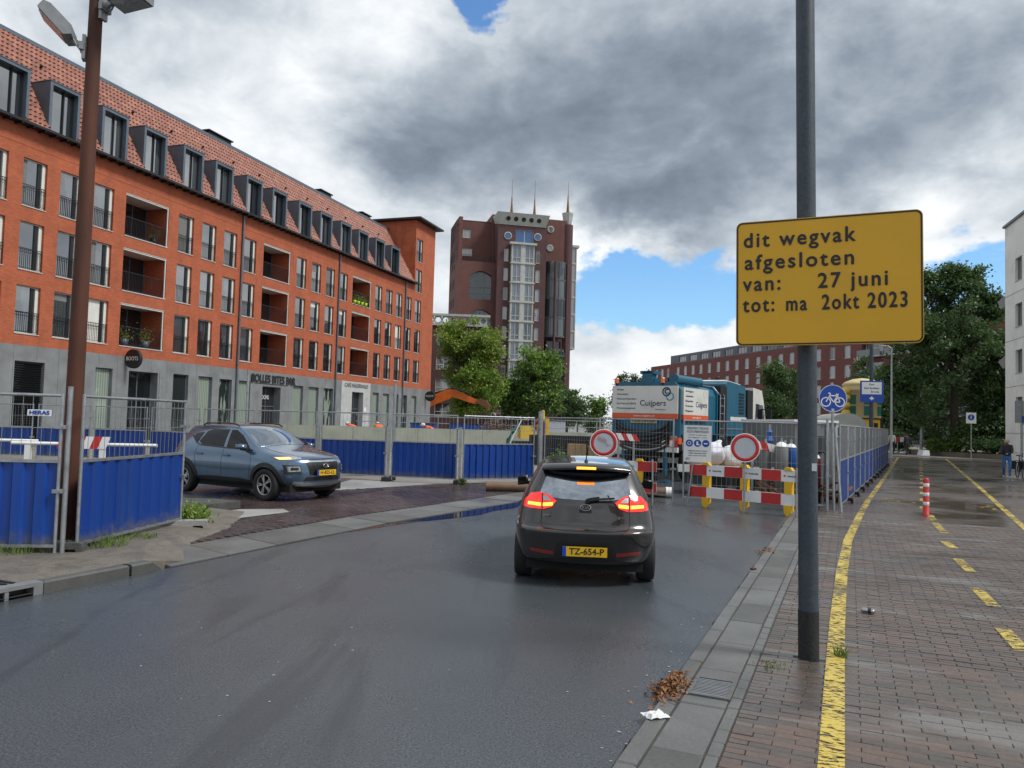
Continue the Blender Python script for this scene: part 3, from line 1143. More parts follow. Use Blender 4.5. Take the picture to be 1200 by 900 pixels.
# ---- stone ground floor: openings as the photo shows them
gops = [(-.52, 1.05, .15, 4.0), (4.0, 5.1, .3, 4.02), (6.2, 8.3, .15, 4.0, .55), (9.5, 10.75, .5, 4.05), (11.6, 12.85, .5, 4.05), (13.5, 14.7, .5, 4.0),
        (15.4, 16.6, .5, 4.0), (17.9, 20.0, .15, 3.75, .6), (21.5, 22.8, .5, 4.0), (23.5, 24.9, .5, 4.0), (25.6, 27.0, .5, 4.0),
        (29.9, 31.8, .15, 3.9, .5), (33.5, 34.6, .5, 4.0), (35.4, 36.6, .5, 4.0), (37.4, 38.5, .5, 4.0), (39.2, 40.3, .5, 4.0), (41.3, 42.4, .5, 4.0),
        (-4.3, -2.9, .5, 4.0), (-7.3, -5.9, .5, 4.0), (-10.3, -8.9, .5, 4.0)]
mb = MB()
wall_open(mb, T0, 28.2, 0, ZS, gops[:11] + gops[-3:], .28, -.03)
wall_open(mb, 33.0, T1, 0, ZS, gops[12:17], .28, -.03)
mb.add([(T1, -.03, 0), (T1, 0, 0), (T1, 0, ZS), (T1, -.03, ZS)], [(0, 1, 2, 3)])
mb.add([(T0, -.03, ZS), (T1, -.03, ZS), (T1, .0, ZS), (T0, .0, ZS)], [(0, 1, 2, 3)])
mb.build('plinth', 'stone_clad', apt, fix=False)
mb = MB()
wall_open(mb, 28.2, 33.0, 0, ZS, [gops[11]], .5, -.06)
mb.add([(28.2, -.06, 0), (28.2, -.03, 0), (28.2, -.03, ZS), (28.2, -.06, ZS)], [(0, 1, 2, 3)])
mb.build('cafe_front', 'stone_pale', apt, fix=False)
# cladding joints: dark mortar lines between slabs
for x in [T0 + 1.2 * k for k in range(50)]:
    if any(o[0] - .05 < x < o[1] + .05 for o in gops):
        z0_ = 4.08
    else:
        z0_ = .1
    if 28.2 <= x <= 33.0 or x > T1 - .2:
        continue
    mb = MB()
    mb.bx(x - .006, x + .006, -.032, -.029, z0_, ZS - .01)
    mb.build('cladding_joint', 'dark_stone', apt)
shop = None
for i, g in enumerate(gops):
    wd, ht = g[1] - g[0], g[3] - g[2]
    cx = (g[0] + g[1]) / 2
    dark = i in (0, 2, 7, 11)
    yd = (g[4] - .1) if len(g) > 4 else .16
    wnd = make_window(apt, wd, ht, rail=False, y=yd, glass='glass_dark' if dark else 'glass_shop', frame='zinc', name='door' if dark else 'shop_window',
                      hbar=[ht * .62] if dark else None, mull=[0] if dark and i else None)
    wnd.location = (cx, -.03, g[2])
    if i == 0:   # louvred service door
        mb = MB()
        for k in range(34):
            z = .08 + k * .11
            mb.add([(-.74, .145, z), (.74, .145, z), (.74, .085, z + .075), (-.74, .085, z + .075)], [(0, 1, 2, 3)])
        mb.build('louvre', 'dark_metal', wnd)

# ---- mansard roof: under-sheet, tiles, dormers, gutter
RY0, RZ0, RY1, RZ1 = -.05, 15.12, 3.1, 20.55
mb = MB()
mb.add([(T0, RY0, RZ0), (41.15, RY0, RZ0), (41.15, RY1, RZ1), (T0, RY1, RZ1), (T0, 9, RZ1), (41.15, 9, RZ1), (T0, 12, 15), (41.15, 12, 15)], [(3, 2, 5, 4), (4, 5, 7, 6)])
UC = 3.02 / math.hypot(RY1 - RY0, RZ1 - RZ0)
yc, zc_ = RY0 + (RY1 - RY0) * UC, RZ0 + (RZ1 - RZ0) * UC
mb.add([(T0, yc, zc_), (41.15, yc, zc_), (41.15, RY1, RZ1), (T0, RY1, RZ1)], [(0, 1, 2, 3)])
cuts = [-10.15, -7.2, -4.25, -1.3, 1.5, 4.6, 7.45, 10.5, 13.3, 16.35, 19.2, 22.4, 25.3, 28.3, 31.2, 34.2, 37.2]
edges = [T0] + [v for d in cuts for v in (d - .8, d + .8)] + [41.15]
for a, b in zip(edges[::2], edges[1::2]):
    mb.add([(a, RY0, RZ0), (b, RY0, RZ0), (b, yc, zc_), (a, yc, zc_)], [(0, 1, 2, 3)])
roof = mb.build('roof', 'roof_tile_b', apt, fix=False)
sl = math.hypot(RY1 - RY0, RZ1 - RZ0)
uy, uz = (RY1 - RY0) / sl, (RZ1 - RZ0) / sl
ny, nz = -uz, uy
tmb = MB()
TWD, THT = .26, .335
dorm_t = [-10.15, -7.2, -4.25, -1.3, 1.5, 4.6, 7.45, 10.5, 13.3, 16.35, 19.2, 22.4, 25.3, 28.3, 31.2, 34.2, 37.2]
rows = int(sl / THT)
for r in range(rows):
    u0 = r * sl / rows
    u1 = u0 + sl / rows * 1.06
    x = T0 + (r % 2) * TWD / 2
    while x < 41.1:
        if u0 > 3.0 or not any(abs(x + TWD / 2 - d) < .85 for d in dorm_t):
            lift0, lift1 = .055, .018
            vs = []
            for (u, l) in ((u0, lift0), (u1, lift1)):
                for (dx, h) in ((0, .0), (.35, -.012), (.65, .012), (.86, .038), (1.0, .012)):
                    yy = RY0 + uy * u + ny * (l + h)
                    zz = RZ0 + uz * u + nz * (l + h)
                    vs.append((x + dx * TWD * .985, yy, zz))
            vs += [(x, RY0 + uy * u0, RZ0 + uz * u0), (x + TWD * .985, RY0 + uy * u0, RZ0 + uz * u0)]
            tmb.add(vs, [(0, 1, 6, 5), (1, 2, 7, 6), (2, 3, 8, 7), (3, 4, 9, 8), (10, 11, 4, 3, 2, 1, 0)], random.choice((0, 0, 0, 1, 2)), False)
        x += TWD
stuff(tmb.build('roof_tiles', ['roof_tile_a', 'roof_tile_b', 'roof_tile_c'], roof, fix=False))
mb = MB()
mb.bx(T0, 41.15, RY1 - .1, RY1 + .15, RZ1 - .05, RZ1 + .16)
mb.build('ridge_trim', 'zinc', roof)
mb = MB()   # box gutter with brackets
mb.bx(T0, 41.3, -.52, -.02, 14.98, 15.10)
for k in range(int((41 - T0) / .6)):
    mb.bx(T0 + k * .6, T0 + k * .6 + .05, -.50, -.01, 14.90, 14.979)
mb.build('gutter', 'dark_metal', roof)
mb = MB()   # small roof vents
for k, d in enumerate(dorm_t):
    u = 4.6
    y, z = RY0 + uy * u + ny * .1, RZ0 + uz * u + nz * .1
    mb.cyl((d + .2, y, z - .02), (d + .2, y - .12, z + .07), .07, .07, 8)
mb.build('roof_vents', 'dark_metal', roof)
for (x, wd, ht) in ((15.6, 2.3, .55), (29.5, 1.7, .55), (36.6, 1.6, .5)):
    mb = MB()
    mb.bx(x, x + wd, 3.5, 4.6, RZ1 - .1, RZ1 + ht)
    mb.bx(x - .12, x + wd + .12, 3.4, 4.7, RZ1 + ht + .08, RZ1 + ht + .16)
    for q in (x + .05, x + wd - .15):
        mb.bx(q, q + .1, 3.55, 3.65, RZ1 + ht, RZ1 + ht + .08)
    mb.build('roof_vent_box', 'dark_metal', roof)


def make_dormer(parent):
    a, z0, z1, yf, yb = .87, 0.0, 2.62, .12, 2.2
    mb = MB()
    t = .155
    mb.bx(-a, -a + t, yf, yb, z0, z1)
    mb.bx(a - t, a, yf, yb, z0, z1)
    mb.bx(-a + t, a - t, yf, yb, z1 - t, z1)
    mb.bx(-a + t, a - t, yf, yb, z0, z0 + .08)
    mb.bx(-a - .03, a + .03, yf - .03, yb, z1, z1 + .04)
    d = mb.build('dormer', 'zinc', parent)
    mb = MB()
    b = a - t
    mb.bx(-b, b, yf + .36, yf + .38, z0 + .06, z1 - t)
    mb.build('pane', 'glass', d)
    mb = MB()
    mb.bx(.12, .18, yf + .28, yf + .36, z0 + .08, z1 - t)
    mb.bx(-b, -b + .05, yf + .28, yf + .36, z0 + .08, z1 - t)
    mb.bx(b - .05, b, yf + .28, yf + .36, z0 + .08, z1 - t)
    mb.build('window_frame', 'dark_metal', d)
    return d


d0 = None
for d in dorm_t:
    if d0 is None:
        d0 = make_dormer(roof)
        d0.location = (d, 0, 15.14)
    else:
        inst(d0, roof, (d, 0, 15.14))
# stair block roof with thin overhanging slab
mb = MB()
mb.bx(40.6, T1 + .6, -.7, 9, 21.42, 21.58)
mb.bx(40.9, T1 + .35, -.4, 9, 21.58, 21.68)
mb.build('stair_roof', 'dark_metal', apt)
# rain pipes
for x in (15.1, 27.2, 39.2):
    mb = MB()
    mb.cyl((x, -.10, .1), (x, -.10, 15.0), .07, .07, 10)
    for z in (2, 5, 8, 11, 14):
        mb.cyl((x, -.10, z), (x, -.10, z + .06), .085, .085, 10)
    mb.build('rain_pipe', 'zinc', apt)
# shop lettering
mb = MB()
mb.bx(17.0, 20.8, -.09, -.035, 3.95, 4.5)
mb.build('fascia', 'stone_clad', apt)
text('BOLLES BITES BAR', .62, 'sign_black', apt, (19.1, -.11, 4.24), width=5.0, bold=.028, depth=.015, height=.52)
text('CAFÉ MAUERWALD', .45, 'steel_grey', apt, (30.6, -.085, 4.42), width=3.9, bold=.012, depth=.01, height=.38)
text('ROOMS', .35, 'sign_grey', apt, (18.75, .42, 3.0), width=1.0, bold=.012, height=.28)
mb = MB()
mb.box((32.1, -.075, 2.45), (.32, .03, .36))
mb.build('notice_plate', 'sign_white', apt)
for x, y, z, lab in ((5.95, -.55, 4.62, 'black round hanging sign on the grey stone front left of the bar'),
                     (44.5, -.55, 4.1, 'black round hanging sign at the far corner of the orange building')):
    M_ = Matrix.Translation(Vector((-22.91, 36.0, 0))) @ Matrix.Rotation(BA, 4, 'Z')
    p = M_ @ Vector((x, y, z))
    h = thing('hanging_sign', lab, 'sign', p, BA)
    mb = MB()
    mb.cyl((-.10, 0, 0), (.10, 0, 0), .52, .52, 24)
    mb.build('disc', 'black_plastic', h)
    mb = MB()
    mb.cyl((0, .4, .2), (0, .6, .2), .03, .03, 8)
    mb.build('bracket', 'dark_metal', h)
    tx = text('BOOTS' if x < 20 else 'ROOMS', .3, 'sign_white', h, (-.108, 0, 0), rot=(rad(90), 0, rad(-90)), width=.8)

# ================================================================ TOWER
brick_mat('tower_brick', (.128, .050, .042), (.160, .064, .054), (.09, .05, .045), .44, .13, .85, .016, .3, 'XZ', .18)
brick_mat('tower_brick_dark', (.085, .038, .040), (.105, .047, .048), (.06, .035, .035), .44, .13, .85, .016, .3, 'XZ', .18)
brick_mat('far_brick', (.150, .045, .038), (.185, .060, .050), (.13, .06, .05), .44, .13, .85, .016, .3, 'XZ', .15)
mk('tower_conc', (.40, .41, .38), .7, 0, .12, 1, dirt=(.22, .22, .2), dirt_amt=.4)
mk('slate', (.075, .085, .105), .5, 0, .15, 1)
mk('gold_brown', (.17, .085, .03), .5, .3, .15, 1)
glass_mat('glass_blue', dark=(.02, .06, .16), pale=(.05, .12, .28), amt=.6)
glass_mat('glass_bay', dark=(.04, .06, .09), pale=(.14, .18, .24), amt=.5, ior=2.0)
glass_mat('glass_balcony', dark=(.02, .032, .036), pale=(.10, .13, .13), amt=.5)
tw = thing('tower_block', 'dark red brick residential tower with white glazed bay and three spires', 'building', (-9.04, 120, 0), rad(13))
FL = 3.07
mb = MB()
# left block with arched openings
lops = []
for k in range(7):
    zt = 25.35 - k * 6.15
    if zt - 2.6 > 1:
        lops.append((2.0, 5.56, zt - 4.45 if k == 0 else zt - 4.3, zt, .5))
wall_open(mb, 0, 6.0, 0, 26.9, [(2.0, 5.56, 20.9, 25.4, .5), (2.0, 5.56, 16.7, 19.3, .5), (2.0, 5.56, 12.1, 14.9, .5), (2.0, 5.56, 7.9, 10.7, .5)])
mb.add([(0, 0, 26.9), (6, 0, 26.9), (6, 2.3, 26.9), (0, 2.3, 26.9)], [(0, 1, 2, 3)])
wall_open(mb, 0.6, 6.0, 26.9, 33.9, [(1.0, 2.3, 31.1, 32.5, .2), (1.0, 2.6, 28.2, 29.4, .2)], y=2.3)
mb.bx(0, .6, 0.02, 9, 26.9, 33.9)
mb.build('wall', 'tower_brick', tw, fix=False)
mb = MB()   # left side wall with its own small windows
M_ = Matrix.Rotation(rad(-90), 4, 'Z')
sops = []
for k in range(9):
    for q in (1.6, 3.4, 5.2):
        sops.append((q - .35, q + .35, 30.6 - k * FL - 1.5, 30.6 - k * FL, .15))
m2 = MB()
wall_open(m2, 0, 9, 0, 33.9, sops)
mb.add([(p[1] if False else p[1] * 1.0, 9 - p[0], p[2]) for p in m2.v], m2.f)
mb.add([(0, 9, 0), (20, 9, 0), (20, 9, 33.9), (0, 9, 33.9), (0, 0, 33.88), (6, 0, 33.88), (6, 9, 33.88), (0, 9, 33.88)], [(0, 1, 2, 3)])
mb.bx(0, 6.2, 2.3, 9, 33.75, 34.0)
mb.build('side_wall', 'tower_brick', tw, fix=False)
for k in range(9):
    for q in (1.6, 3.4, 5.2):
        mb = MB()
        mb.bx(.12, .14, 9 - q - .35, 9 - q + .35, 30.6 - k * FL - 1.5, 30.6 - k * FL)
        mb.build('window', 'glass_far', tw)
# arched windows: arch infill over glazing
for (z0, z1) in ((20.9, 25.4), (16.7, 19.3), (12.1, 14.9), (7.9, 10.7)):
    mb = MB()
    N = 8
    for sgn in (0,):
        pts = []
        for k in range(N + 1):
            x = 2.0 + 3.56 * k / N
            pts.append((x, z1 - .75 * (abs((x - 3.78) / 1.78)) ** 2))
        for k in range(N):
            a, b = pts[k], pts[k + 1]
            mb.add([(a[0], .01, a[1]), (b[0], .01, b[1]), (b[0], .01, z1 + .01), (a[0], .01, z1 + .01)], [(0, 1, 2, 3)])
            mb.add([(a[0], .01, a[1]), (b[0], .01, b[1]), (b[0], .5, b[1]), (a[0], .5, a[1])], [(0, 1, 2, 3)])
    aw = mb.build('arched_window', 'tower_brick', tw, fix=False)
    mb = MB()
    mb.bx(2.0, 5.56, .45, .47, z0, z1)
    mb.build('pane', 'glass_balcony', aw)
    mb = MB()
    for x in (2.03, 3.2, 4.4, 5.53):
        mb.bx(x - .04, x + .04, .38, .45, z0, z1)
    for z in (z0 + .05, z0 + 1.0) + ((z0 + 2.0,) if z1 - z0 > 4 else ()):
        mb.bx(2.0, 5.56, .36, .45, z - .05, z + .05)
    mb.build('window_frame', 'zinc', aw)
for (x0, x1, z0, z1) in ((1.0, 2.3, 31.1, 32.5), (1.0, 2.6, 28.2, 29.4)):
    wnd = make_window(tw, x1 - x0, z1 - z0, False, .1, 'glass_far', 'white_frame', [0])
    wnd.location = ((x0 + x1) / 2, 2.3, z0)
mb = MB()
mb.bx(.1, 6, .1, .14, 27.0, 27.05)
mb.bx(.1, 6, .1, .14, 27.85, 27.9)
for k in range(24):
    mb.bx(.1 + k * .25, .13 + k * .25, .1, .13, 27.0, 27.85)
mb.build('terrace_railing', 'dark_metal', tw)

# centre bay
cops = [(8.9, 11.75, 30.0, 32.25, .25)]
for k in range(9):
    z = 29.0 - k * FL
    for x in (7.43, 12.64):
        cops.append((x - .36, x + .36, z - 2.0, z, .2))
mb = MB()
wall_open(mb, 6.0, 13.95, 0, 32.8, cops, y=-1.5)
mb.add([(6, -1.5, 0), (6, 3, 0), (6, 3, 34), (6, -1.5, 32.8)], [(0, 3, 2, 1)])
mb.add([(13.95, -1.5, 0), (13.95, 3, 0), (13.95, 3, 34), (13.95, -1.5, 32.8)], [(0, 1, 2, 3)])
mb.build('bay_wall', 'tower_brick_dark', tw, fix=False)
wnd = make_window(tw, 2.85, 2.25, False, .15, 'glass_blue', 'white_frame', [0])
wnd.location = (10.32, -1.5, 30.0)
nw = make_window(tw, .72, 2.0, False, .12, 'glass_far', 'white_frame')
k0 = True
for k in range(9):
    z = 29.0 - k * FL
    for x in (7.43, 12.64):
        if k0:
            nw.location = (x, -1.5, z - 2.0)
            k0 = False
        else:
            inst(nw, tw, (x, -1.5, z - 2.0))
for (x, z, r, y) in ((7.6, 31.05, .62, -1.5), (12.45, 31.2, .62, -1.5), (15.4, 33.4, .58, 1.5), (15.35, 30.3, .58, 1.5)):
    mb = MB()
    mb.lathe([(r - .12, -.10), (r, -.10), (r, .05)], (x, y, z), 'Y', 22)
    rw = mb.build('round_window', 'tower_conc', tw)
    mb = MB()
    mb.cyl((x, y - .04, z), (x, y + .02, z), r - .1, r - .1, 22)
    mb.build('pane', 'glass_blue' if y < 0 else 'glass_far', rw)
# white glazed bay, storey by storey
def bay_storey():
    mb = MB()
    mb.bx(-2.0, 2.0, -2.35, -1.49, 0, .22)
    mb.bx(-.32, .32, -2.25, -1.5, .22, FL)
    for sx in (-1, 1):
        mb.bx(sx * 1.78 - .07, sx * 1.78 + .07, -2.25, -1.5, .22, FL)
        x0, x1 = (.32, 1.71) if sx > 0 else (-1.71, -.32)
        for q in (x0 + .04, (x0 + x1) / 2, x1 - .04):
            mb.bx(q - .05, q + .05, -2.22, -2.10, .22, FL)
        for z in (.27, 1.0, FL - .08):
            mb.bx(x0, x1, -2.215, -2.105, z - .05, z + .05)
    o = mb.build('bay_window', 'tower_conc', tw)
    mb = MB()
    mb.bx(-1.75, 1.75, -2.12, -2.08, .22, FL)
    mb.build('pane', 'glass_bay', o)
    return o


b0 = bay_storey()
for k in range(9):
    z = 26.55 - k * FL
    if z < .2:
        break
    if k == 0:
        b0.location = (9.98, 0, z)
    else:
        inst(b0, tw, (9.98, 0, z))
mb = MB()
mb.bx(7.8, 12.15, -2.5, -1.49, 29.62, 29.95)
mb.build('bay_cap', 'tower_conc', tw)
# flared concrete crown with round eyes
mb = MB()
mb.add([(6.2, -1.6, 32.8), (13.75, -1.6, 32.8), (14.2, -2.4, 34.6), (5.7, -2.4, 34.6), (6.2, 2, 32.8), (13.75, 2, 32.8), (14.2, 2, 34.6), (5.7, 2, 34.6)],
       [(0, 1, 2, 3), (3, 2, 6, 7), (0, 3, 7, 4), (1, 5, 6, 2)])
crown = mb.build('crown', 'tower_conc', tw)
for k in range(5):
    mb = MB()
    x = 7.5 + k * 1.25
    mb.cyl((x, -2.05, 33.7), (x, -1.9, 33.75), .36, .36, 14)
    mb.build('eye', 'dark_metal', crown)
# rear mass and right part
mb = MB()
mb.bx(5.6, 18.2, 1.5, 9, 0, 35.1)
mb.build('rear_wall', 'tower_brick', tw)
mb = MB()
mb.cyl((18.5, 2.2, 0), (18.5, 2.2, 34.5), .95, .95, 12)
mb.build('pier', 'tower_brick_dark', tw)
mb = MB()
mb.lathe([(.6, 34.3), (1.0, 36.5), (0.05, 36.6)], (18.5, 2.2, 0), 'Z', 8, smooth=False)
mb.build('spire_base', 'tower_conc', tw)
for (x, y, z0, z1) in ((8.2, -1.0, 34.4, 40.3), (11.95, -1.0, 34.4, 40.6), (18.5, 2.2, 36.5, 41.9)):
    mb = MB()
    mb.lathe([(.30, z0), (.18, z0 + 1.3), (.10, z0 + 3.0), (.06, z0 + 3.01), (.02, z1)], (x, y, 0), 'Z', 8)
    if y < 0:
        mb.bx(x - .55, x + .55, y - .2, y + .2, z0 - .3, z0 + .5)
    mb.build('spire', 'gold_brown', tw)
# curved glazed balconies on the right
N = 10
for k in range(9):
    z = 27.7 - (k + 1) * FL
    if z < 1:
        break
    arc = []
    for i in range(N + 1):
        a = rad(180 + 180 * i / N * .92)
        arc.append((16.0 + 2.25 * math.cos(a), 1.3 + 2.4 * math.sin(a)))
    mb = MB()
    n = len(arc)
    mb.add([(*p, z) for p in arc] + [(*p, z + .28) for p in arc] + [(16, 1.6, z), (16, 1.6, z + .28)],
           [(i, i + 1, n + i + 1, n + i) for i in range(n - 1)] + [(i + 1, i, 2 * n) for i in range(n - 1)] + [(n + i, n + i + 1, 2 * n + 1) for i in range(n - 1)])
    bal = mb.build('balcony', 'slate', tw, fix=False)
    mb = MB()
    top = z + (FL if k < 4 else 1.25)
    sc = .97
    ap = [(16 + (p[0] - 16) * sc, 1.3 + (p[1] - 1.3) * sc) for p in arc]
    mb.add([(*p, z + .28) for p in ap] + [(*p, top) for p in ap], [(i, i + 1, n + i + 1, n + i) for i in range(n - 1)])
    mb.build('glazing', 'glass_balcony', bal, fix=False)
    mb = MB()
    for p in arc[::2]:
        mb.bx(p[0] - .05, p[0] + .05, p[1] - .05, p[1] + .05, z + .28, top)
    mb.build('posts', 'slate', bal)
    if k >= 4:
        mb = MB()
        mb.bx(14.4, 17.6, 1.42, 1.46, z + .3, z + 2.6)
        mb.build('window', 'glass_dark', bal)
for a in (200, 262, 325):
    mb = MB()
    x, y = 16.0 + 2.4 * math.cos(rad(a)), 1.3 + 2.5 * math.sin(rad(a))
    mb.cyl((x, y, 0), (x, y, 27.6 if a != 200 else 24), .22, .22, 8)
    mb.build('column', 'tower_brick_dark', tw)
mb = MB()
for k in range(6):
    z = 14.0 + k * 2.85
    mb.bx(19.3, 20.5, 3.0, 5.2, z, z + .3)
    mb.bx(19.3, 19.5, 3.0, 3.2, z + .3, z + 2.85)
    mb.bx(20.35, 20.5, 3.0, 3.2, z + .3, z + 2.85)
mb.bx(19.3, 20.9, 2.9, 5.2, 31.1, 31.5)
sb = mb.build('side_bay', 'tower_conc', tw)
mb = MB()
mb.bx(19.4, 20.4, 3.1, 5.1, 14.2, 31.1)
mb.build('pane', 'glass_far', sb)
# dark ground storey windows
for k in range(10):
    wnd = make_window(tw, 1.5, 2.6, False, .1, 'glass_far' if k % 3 else 'glass_dark', 'white_frame', [0])
    wnd.location = (1.2 + k * 1.75, -.12 if not 3 <= k <= 7 else -1.62, .4)

# ---- low brick building between the orange block and the tower
lb = thing('corner_building', 'low dark brick building with pale parapet pierced by round holes beside the tower', 'building', (-24, 100.5, 0), rad(4))
mb = MB()
lops = [(x - 1.0, x + 1.0, z, z + 1.75, .2) for x in (5, 9, 14.9) for z in (2.2, 5.4, 8.4, 11.6)] + [(17.9, 18.5, 11.9, 12.9, .1)]
wall_open(mb, 0, 20.5, 0, 14.2, lops)
mb.add([(20.5, 0, 0), (20.5, 9, 0), (20.5, 9, 14.2), (20.5, 0, 14.2)], [(0, 1, 2, 3)])
mb.build('wall', 'tower_brick_dark', lb, fix=False)
ww = None
for x in (5, 9, 14.9):
    for z in (2.2, 5.4, 8.4, 11.6):
        if ww is None:
            ww = make_window(lb, 2.0, 1.75, False, .12, 'glass_far', 'white_frame', [0], hbar=[.6])
            ww.location = (x, 0, z)
        else:
            inst(ww, lb, (x, 0, z))
mb = MB()
mb.bx(0, 20.6, -.3, .1, 14.2, 14.45)
mb.bx(0, 20.9, -.5, .1, 15.45, 15.75)
xs_ = [13.2 + k * 1.05 for k in range(8)]
for x in [0] + xs_:
    pass
N = 14
for k in range(8):      # square tiles with a round hole each
    cx = 13.0 + k * 1.0
    ring = [(cx + .36 * math.cos(2 * math.pi * i / N), 14.95 + .36 * math.sin(2 * math.pi * i / N)) for i in range(N)]
    sq = []
    for i in range(N):
        a = 2 * math.pi * i / N
        m_ = max(abs(math.cos(a)), abs(math.sin(a)))
        sq.append((cx + .5 * math.cos(a) / m_, 14.95 + .5 * math.sin(a) / m_))
    vs = [(p[0], -.3, p[1]) for p in ring] + [(p[0], -.3, p[1]) for p in sq] + [(p[0], .0, p[1]) for p in ring] + [(p[0], 0.0, p[1]) for p in sq]
    fs = [(i, (i + 1) % N, N + (i + 1) % N, N + i) for i in range(N)] + [(2 * N + i, 3 * N + i, 3 * N + (i + 1) % N, 2 * N + (i + 1) % N) for i in range(N)] + [(i, 2 * N + i, 2 * N + (i + 1) % N, (i + 1) % N) for i in range(N)]
    mb.add(vs, fs)
mb.bx(0, 12.5, -.3, 0, 14.45, 15.45)
mb.build('parapet', 'tower_conc', lb)

# ================================================================ LONG BRICK BUILDING ON THE RIGHT
rb = thing('brick_building', 'long red brick apartment building with slate top storey behind the suction truck', 'building', (48.04, 150, 0), rad(-75))
wxs = [-45.0, -41.9, -38.8, -33.5, -29.9, -26.2, -22.6, -18.85, -15.05, -11.4, -7.75, -4.0, 0, 3.7, 7.4, 10.8, 14.6, 18.3, 22.0, 25.7]
rops = []
for z in (13.6, 10.45, 7.3, 4.4):
    rops += [(x - .75, x + .75, z, z + 2.05, .2) for x in wxs]
bops = [(x - 2.4, x + 2.4, z, z + 2.3, .9) for x in (31.5, 37.5, 43.5, 49.5) for z in (13.5, 10.35, 7.2, 4.2)]
mb = MB()
wall_open(mb, -48.2, 62, 3.4, 16.6, rops + bops)
mb.add([(-48.2, 0, 0), (-48.2, 12, 0), (-48.2, 12, 16.6), (-48.2, 0, 16.6)], [(0, 3, 2, 1)])
mb.add([(62, 0, 0), (62, 12, 0), (62, 12, 16.6), (62, 0, 16.6)], [(0, 1, 2, 3)])
mb.add([(-48.2, 0, 16.58), (62, 0, 16.58), (62, 12, 16.58), (-48.2, 12, 16.58)], [(0, 1, 2, 3)])
mb.build('wall', 'far_brick', rb, fix=False)
mb = MB()
mb.bx(-48.2, 62, .4, .6, 0, 3.4)
mb.build('shop_front', 'glass_dark', rb)
for k in range(26):
    mb = MB()
    mb.bx(-48 + k * 4.3, -47.5 + k * 4.3, .0, .39, 0, 3.4)
    mb.build('shop_pier', 'far_brick', rb)
w1 = None
for z in (13.6, 10.45, 7.3, 4.4):
    for x in wxs:
        if w1 is None:
            w1 = make_window(rb, 1.5, 2.05, False, .1, 'glass_far', 'white_paint', [.2])
            w1.location = (x, 0, z)
        else:
            inst(w1, rb, (x, 0, z))
w2 = None
for x in (31.5, 37.5, 43.5, 49.5):
    for z in (13.5, 10.35, 7.2, 4.2):
        if w2 is None:
            w2 = make_window(rb, 4.8, 2.3, False, .8, 'glass_far', 'white_paint', [-1.2, 0, 1.2])
            mb = MB()
            mb.bx(-2.6, 2.6, -.9, .5, -.2, -.02)
            mb.build('balcony_slab', 'tower_conc', w2)
            mb = MB()
            mb.bx(-2.55, 2.55, -.86, -.80, 0, 1.0)
            mb.build('balustrade', 'glass_balcony', w2)
            w2.location = (x, 0, z)
        else:
            inst(w2, rb, (x, 0, z))
mb = MB()
sops = [(-36 + k * 5.2, -32.6 + k * 5.2, 17.1, 18.4, .2) for k in range(17)]
wall_open(mb, -40.5, 60, 16.6, 18.9, sops, y=1.6)
mb.add([(-40.5, 1.6, 16.6), (-40.5, 9, 16.6), (-40.5, 9, 18.9), (-40.5, 1.6, 18.9)], [(0, 3, 2, 1)])
mb.add([(-40.5, 1.6, 18.88), (60, 1.6, 18.88), (60, 9, 18.88), (-40.5, 9, 18.88)], [(0, 1, 2, 3)])
top = mb.build('top_storey', 'slate', rb, fix=False)
for k in range(17):
    wnd = make_window(top, 3.4, 1.3, False, .12, 'glass_far', 'slate', [-.6, .6], name='window') if k == 0 else inst(wnd0, top, (0, 0, 0))
    if k == 0:
        wnd0 = wnd
    wnd.location = (-34.3 + k * 5.2, 1.6, 17.1)
mb = MB()
mb.bx(-2, 30, 3.5, 9, 18.9, 20.6)
mb.build('roof_plant_room', 'slate', rb)

# ================================================================ WHITE BUILDING AT THE RIGHT EDGE
mk('white_render', (.80, .81, .78), .7, 0, .06, .7, dirt=(.42, .43, .40), dirt_amt=.35, dscale=.5)
wb = thing('white_building', 'pale rendered building with small grey windows at the right edge', 'building', (32.17, 50, 0), rad(-106.9))
wops = [(x - .62, x + .62, z, z + 1.45, .22) for x in (2.6, 7.2, 11.8, 16.4, 21.0) for z in (11.5, 8.6, 5.7, 2.75)]
mb = MB()
wall_open(mb, 0, 26, 0, 15.4, wops)
mb.add([(0, 0, 0), (0, 10, 0), (0, 10, 15.4), (0, 0, 15.4)], [(0, 3, 2, 1)])
mb.add([(0, 0, 15.4), (26, 0, 15.4), (26, 10, 15.4), (0, 10, 15.4)], [(0, 1, 2, 3)])
mb.build('wall', 'white_render', wb, fix=False)
w3 = None
for x in (2.6, 7.2, 11.8, 16.4, 21.0):
    for z in (11.5, 8.6, 5.7, 2.75):
        if w3 is None:
            w3 = make_window(wb, 1.24, 1.45, False, .15, 'glass', 'steel_grey', [0])
            w3.location = (x, 0, z)
        else:
            inst(w3, wb, (x, 0, z))
mb = MB()
mb.bx(-.1, 26, -.12, .3, 15.4, 15.55)
mb.build('roof_edge', 'zinc', wb)
for z in (3.05, 6.0, 8.95, 11.9):
    mb = MB()
    mb.bx(.0, 26, -.012, 0, z - 1.12, z - 1.09)
    mb.build('joint_strip', 'concrete', wb)
mb = MB()
for z in (13.6, 12.2, 10.7, 7.2):
    mb.bx(-.45, 0, .3, .5, z - .9, z)
mb.build('corner_boxes', 'white_render', wb)
for (z, dx) in ((10.9, .8), (6.9, .55)):
    mb = MB()
    mb.bar((-.0, .3, z), (-dx, -.1, z - .5), .05, .6)
    mb.bar((-.0, .3, z - .6), (-dx, -.1, z - .55), .03, .03)
    mb.build('awning', 'steel_grey', wb)

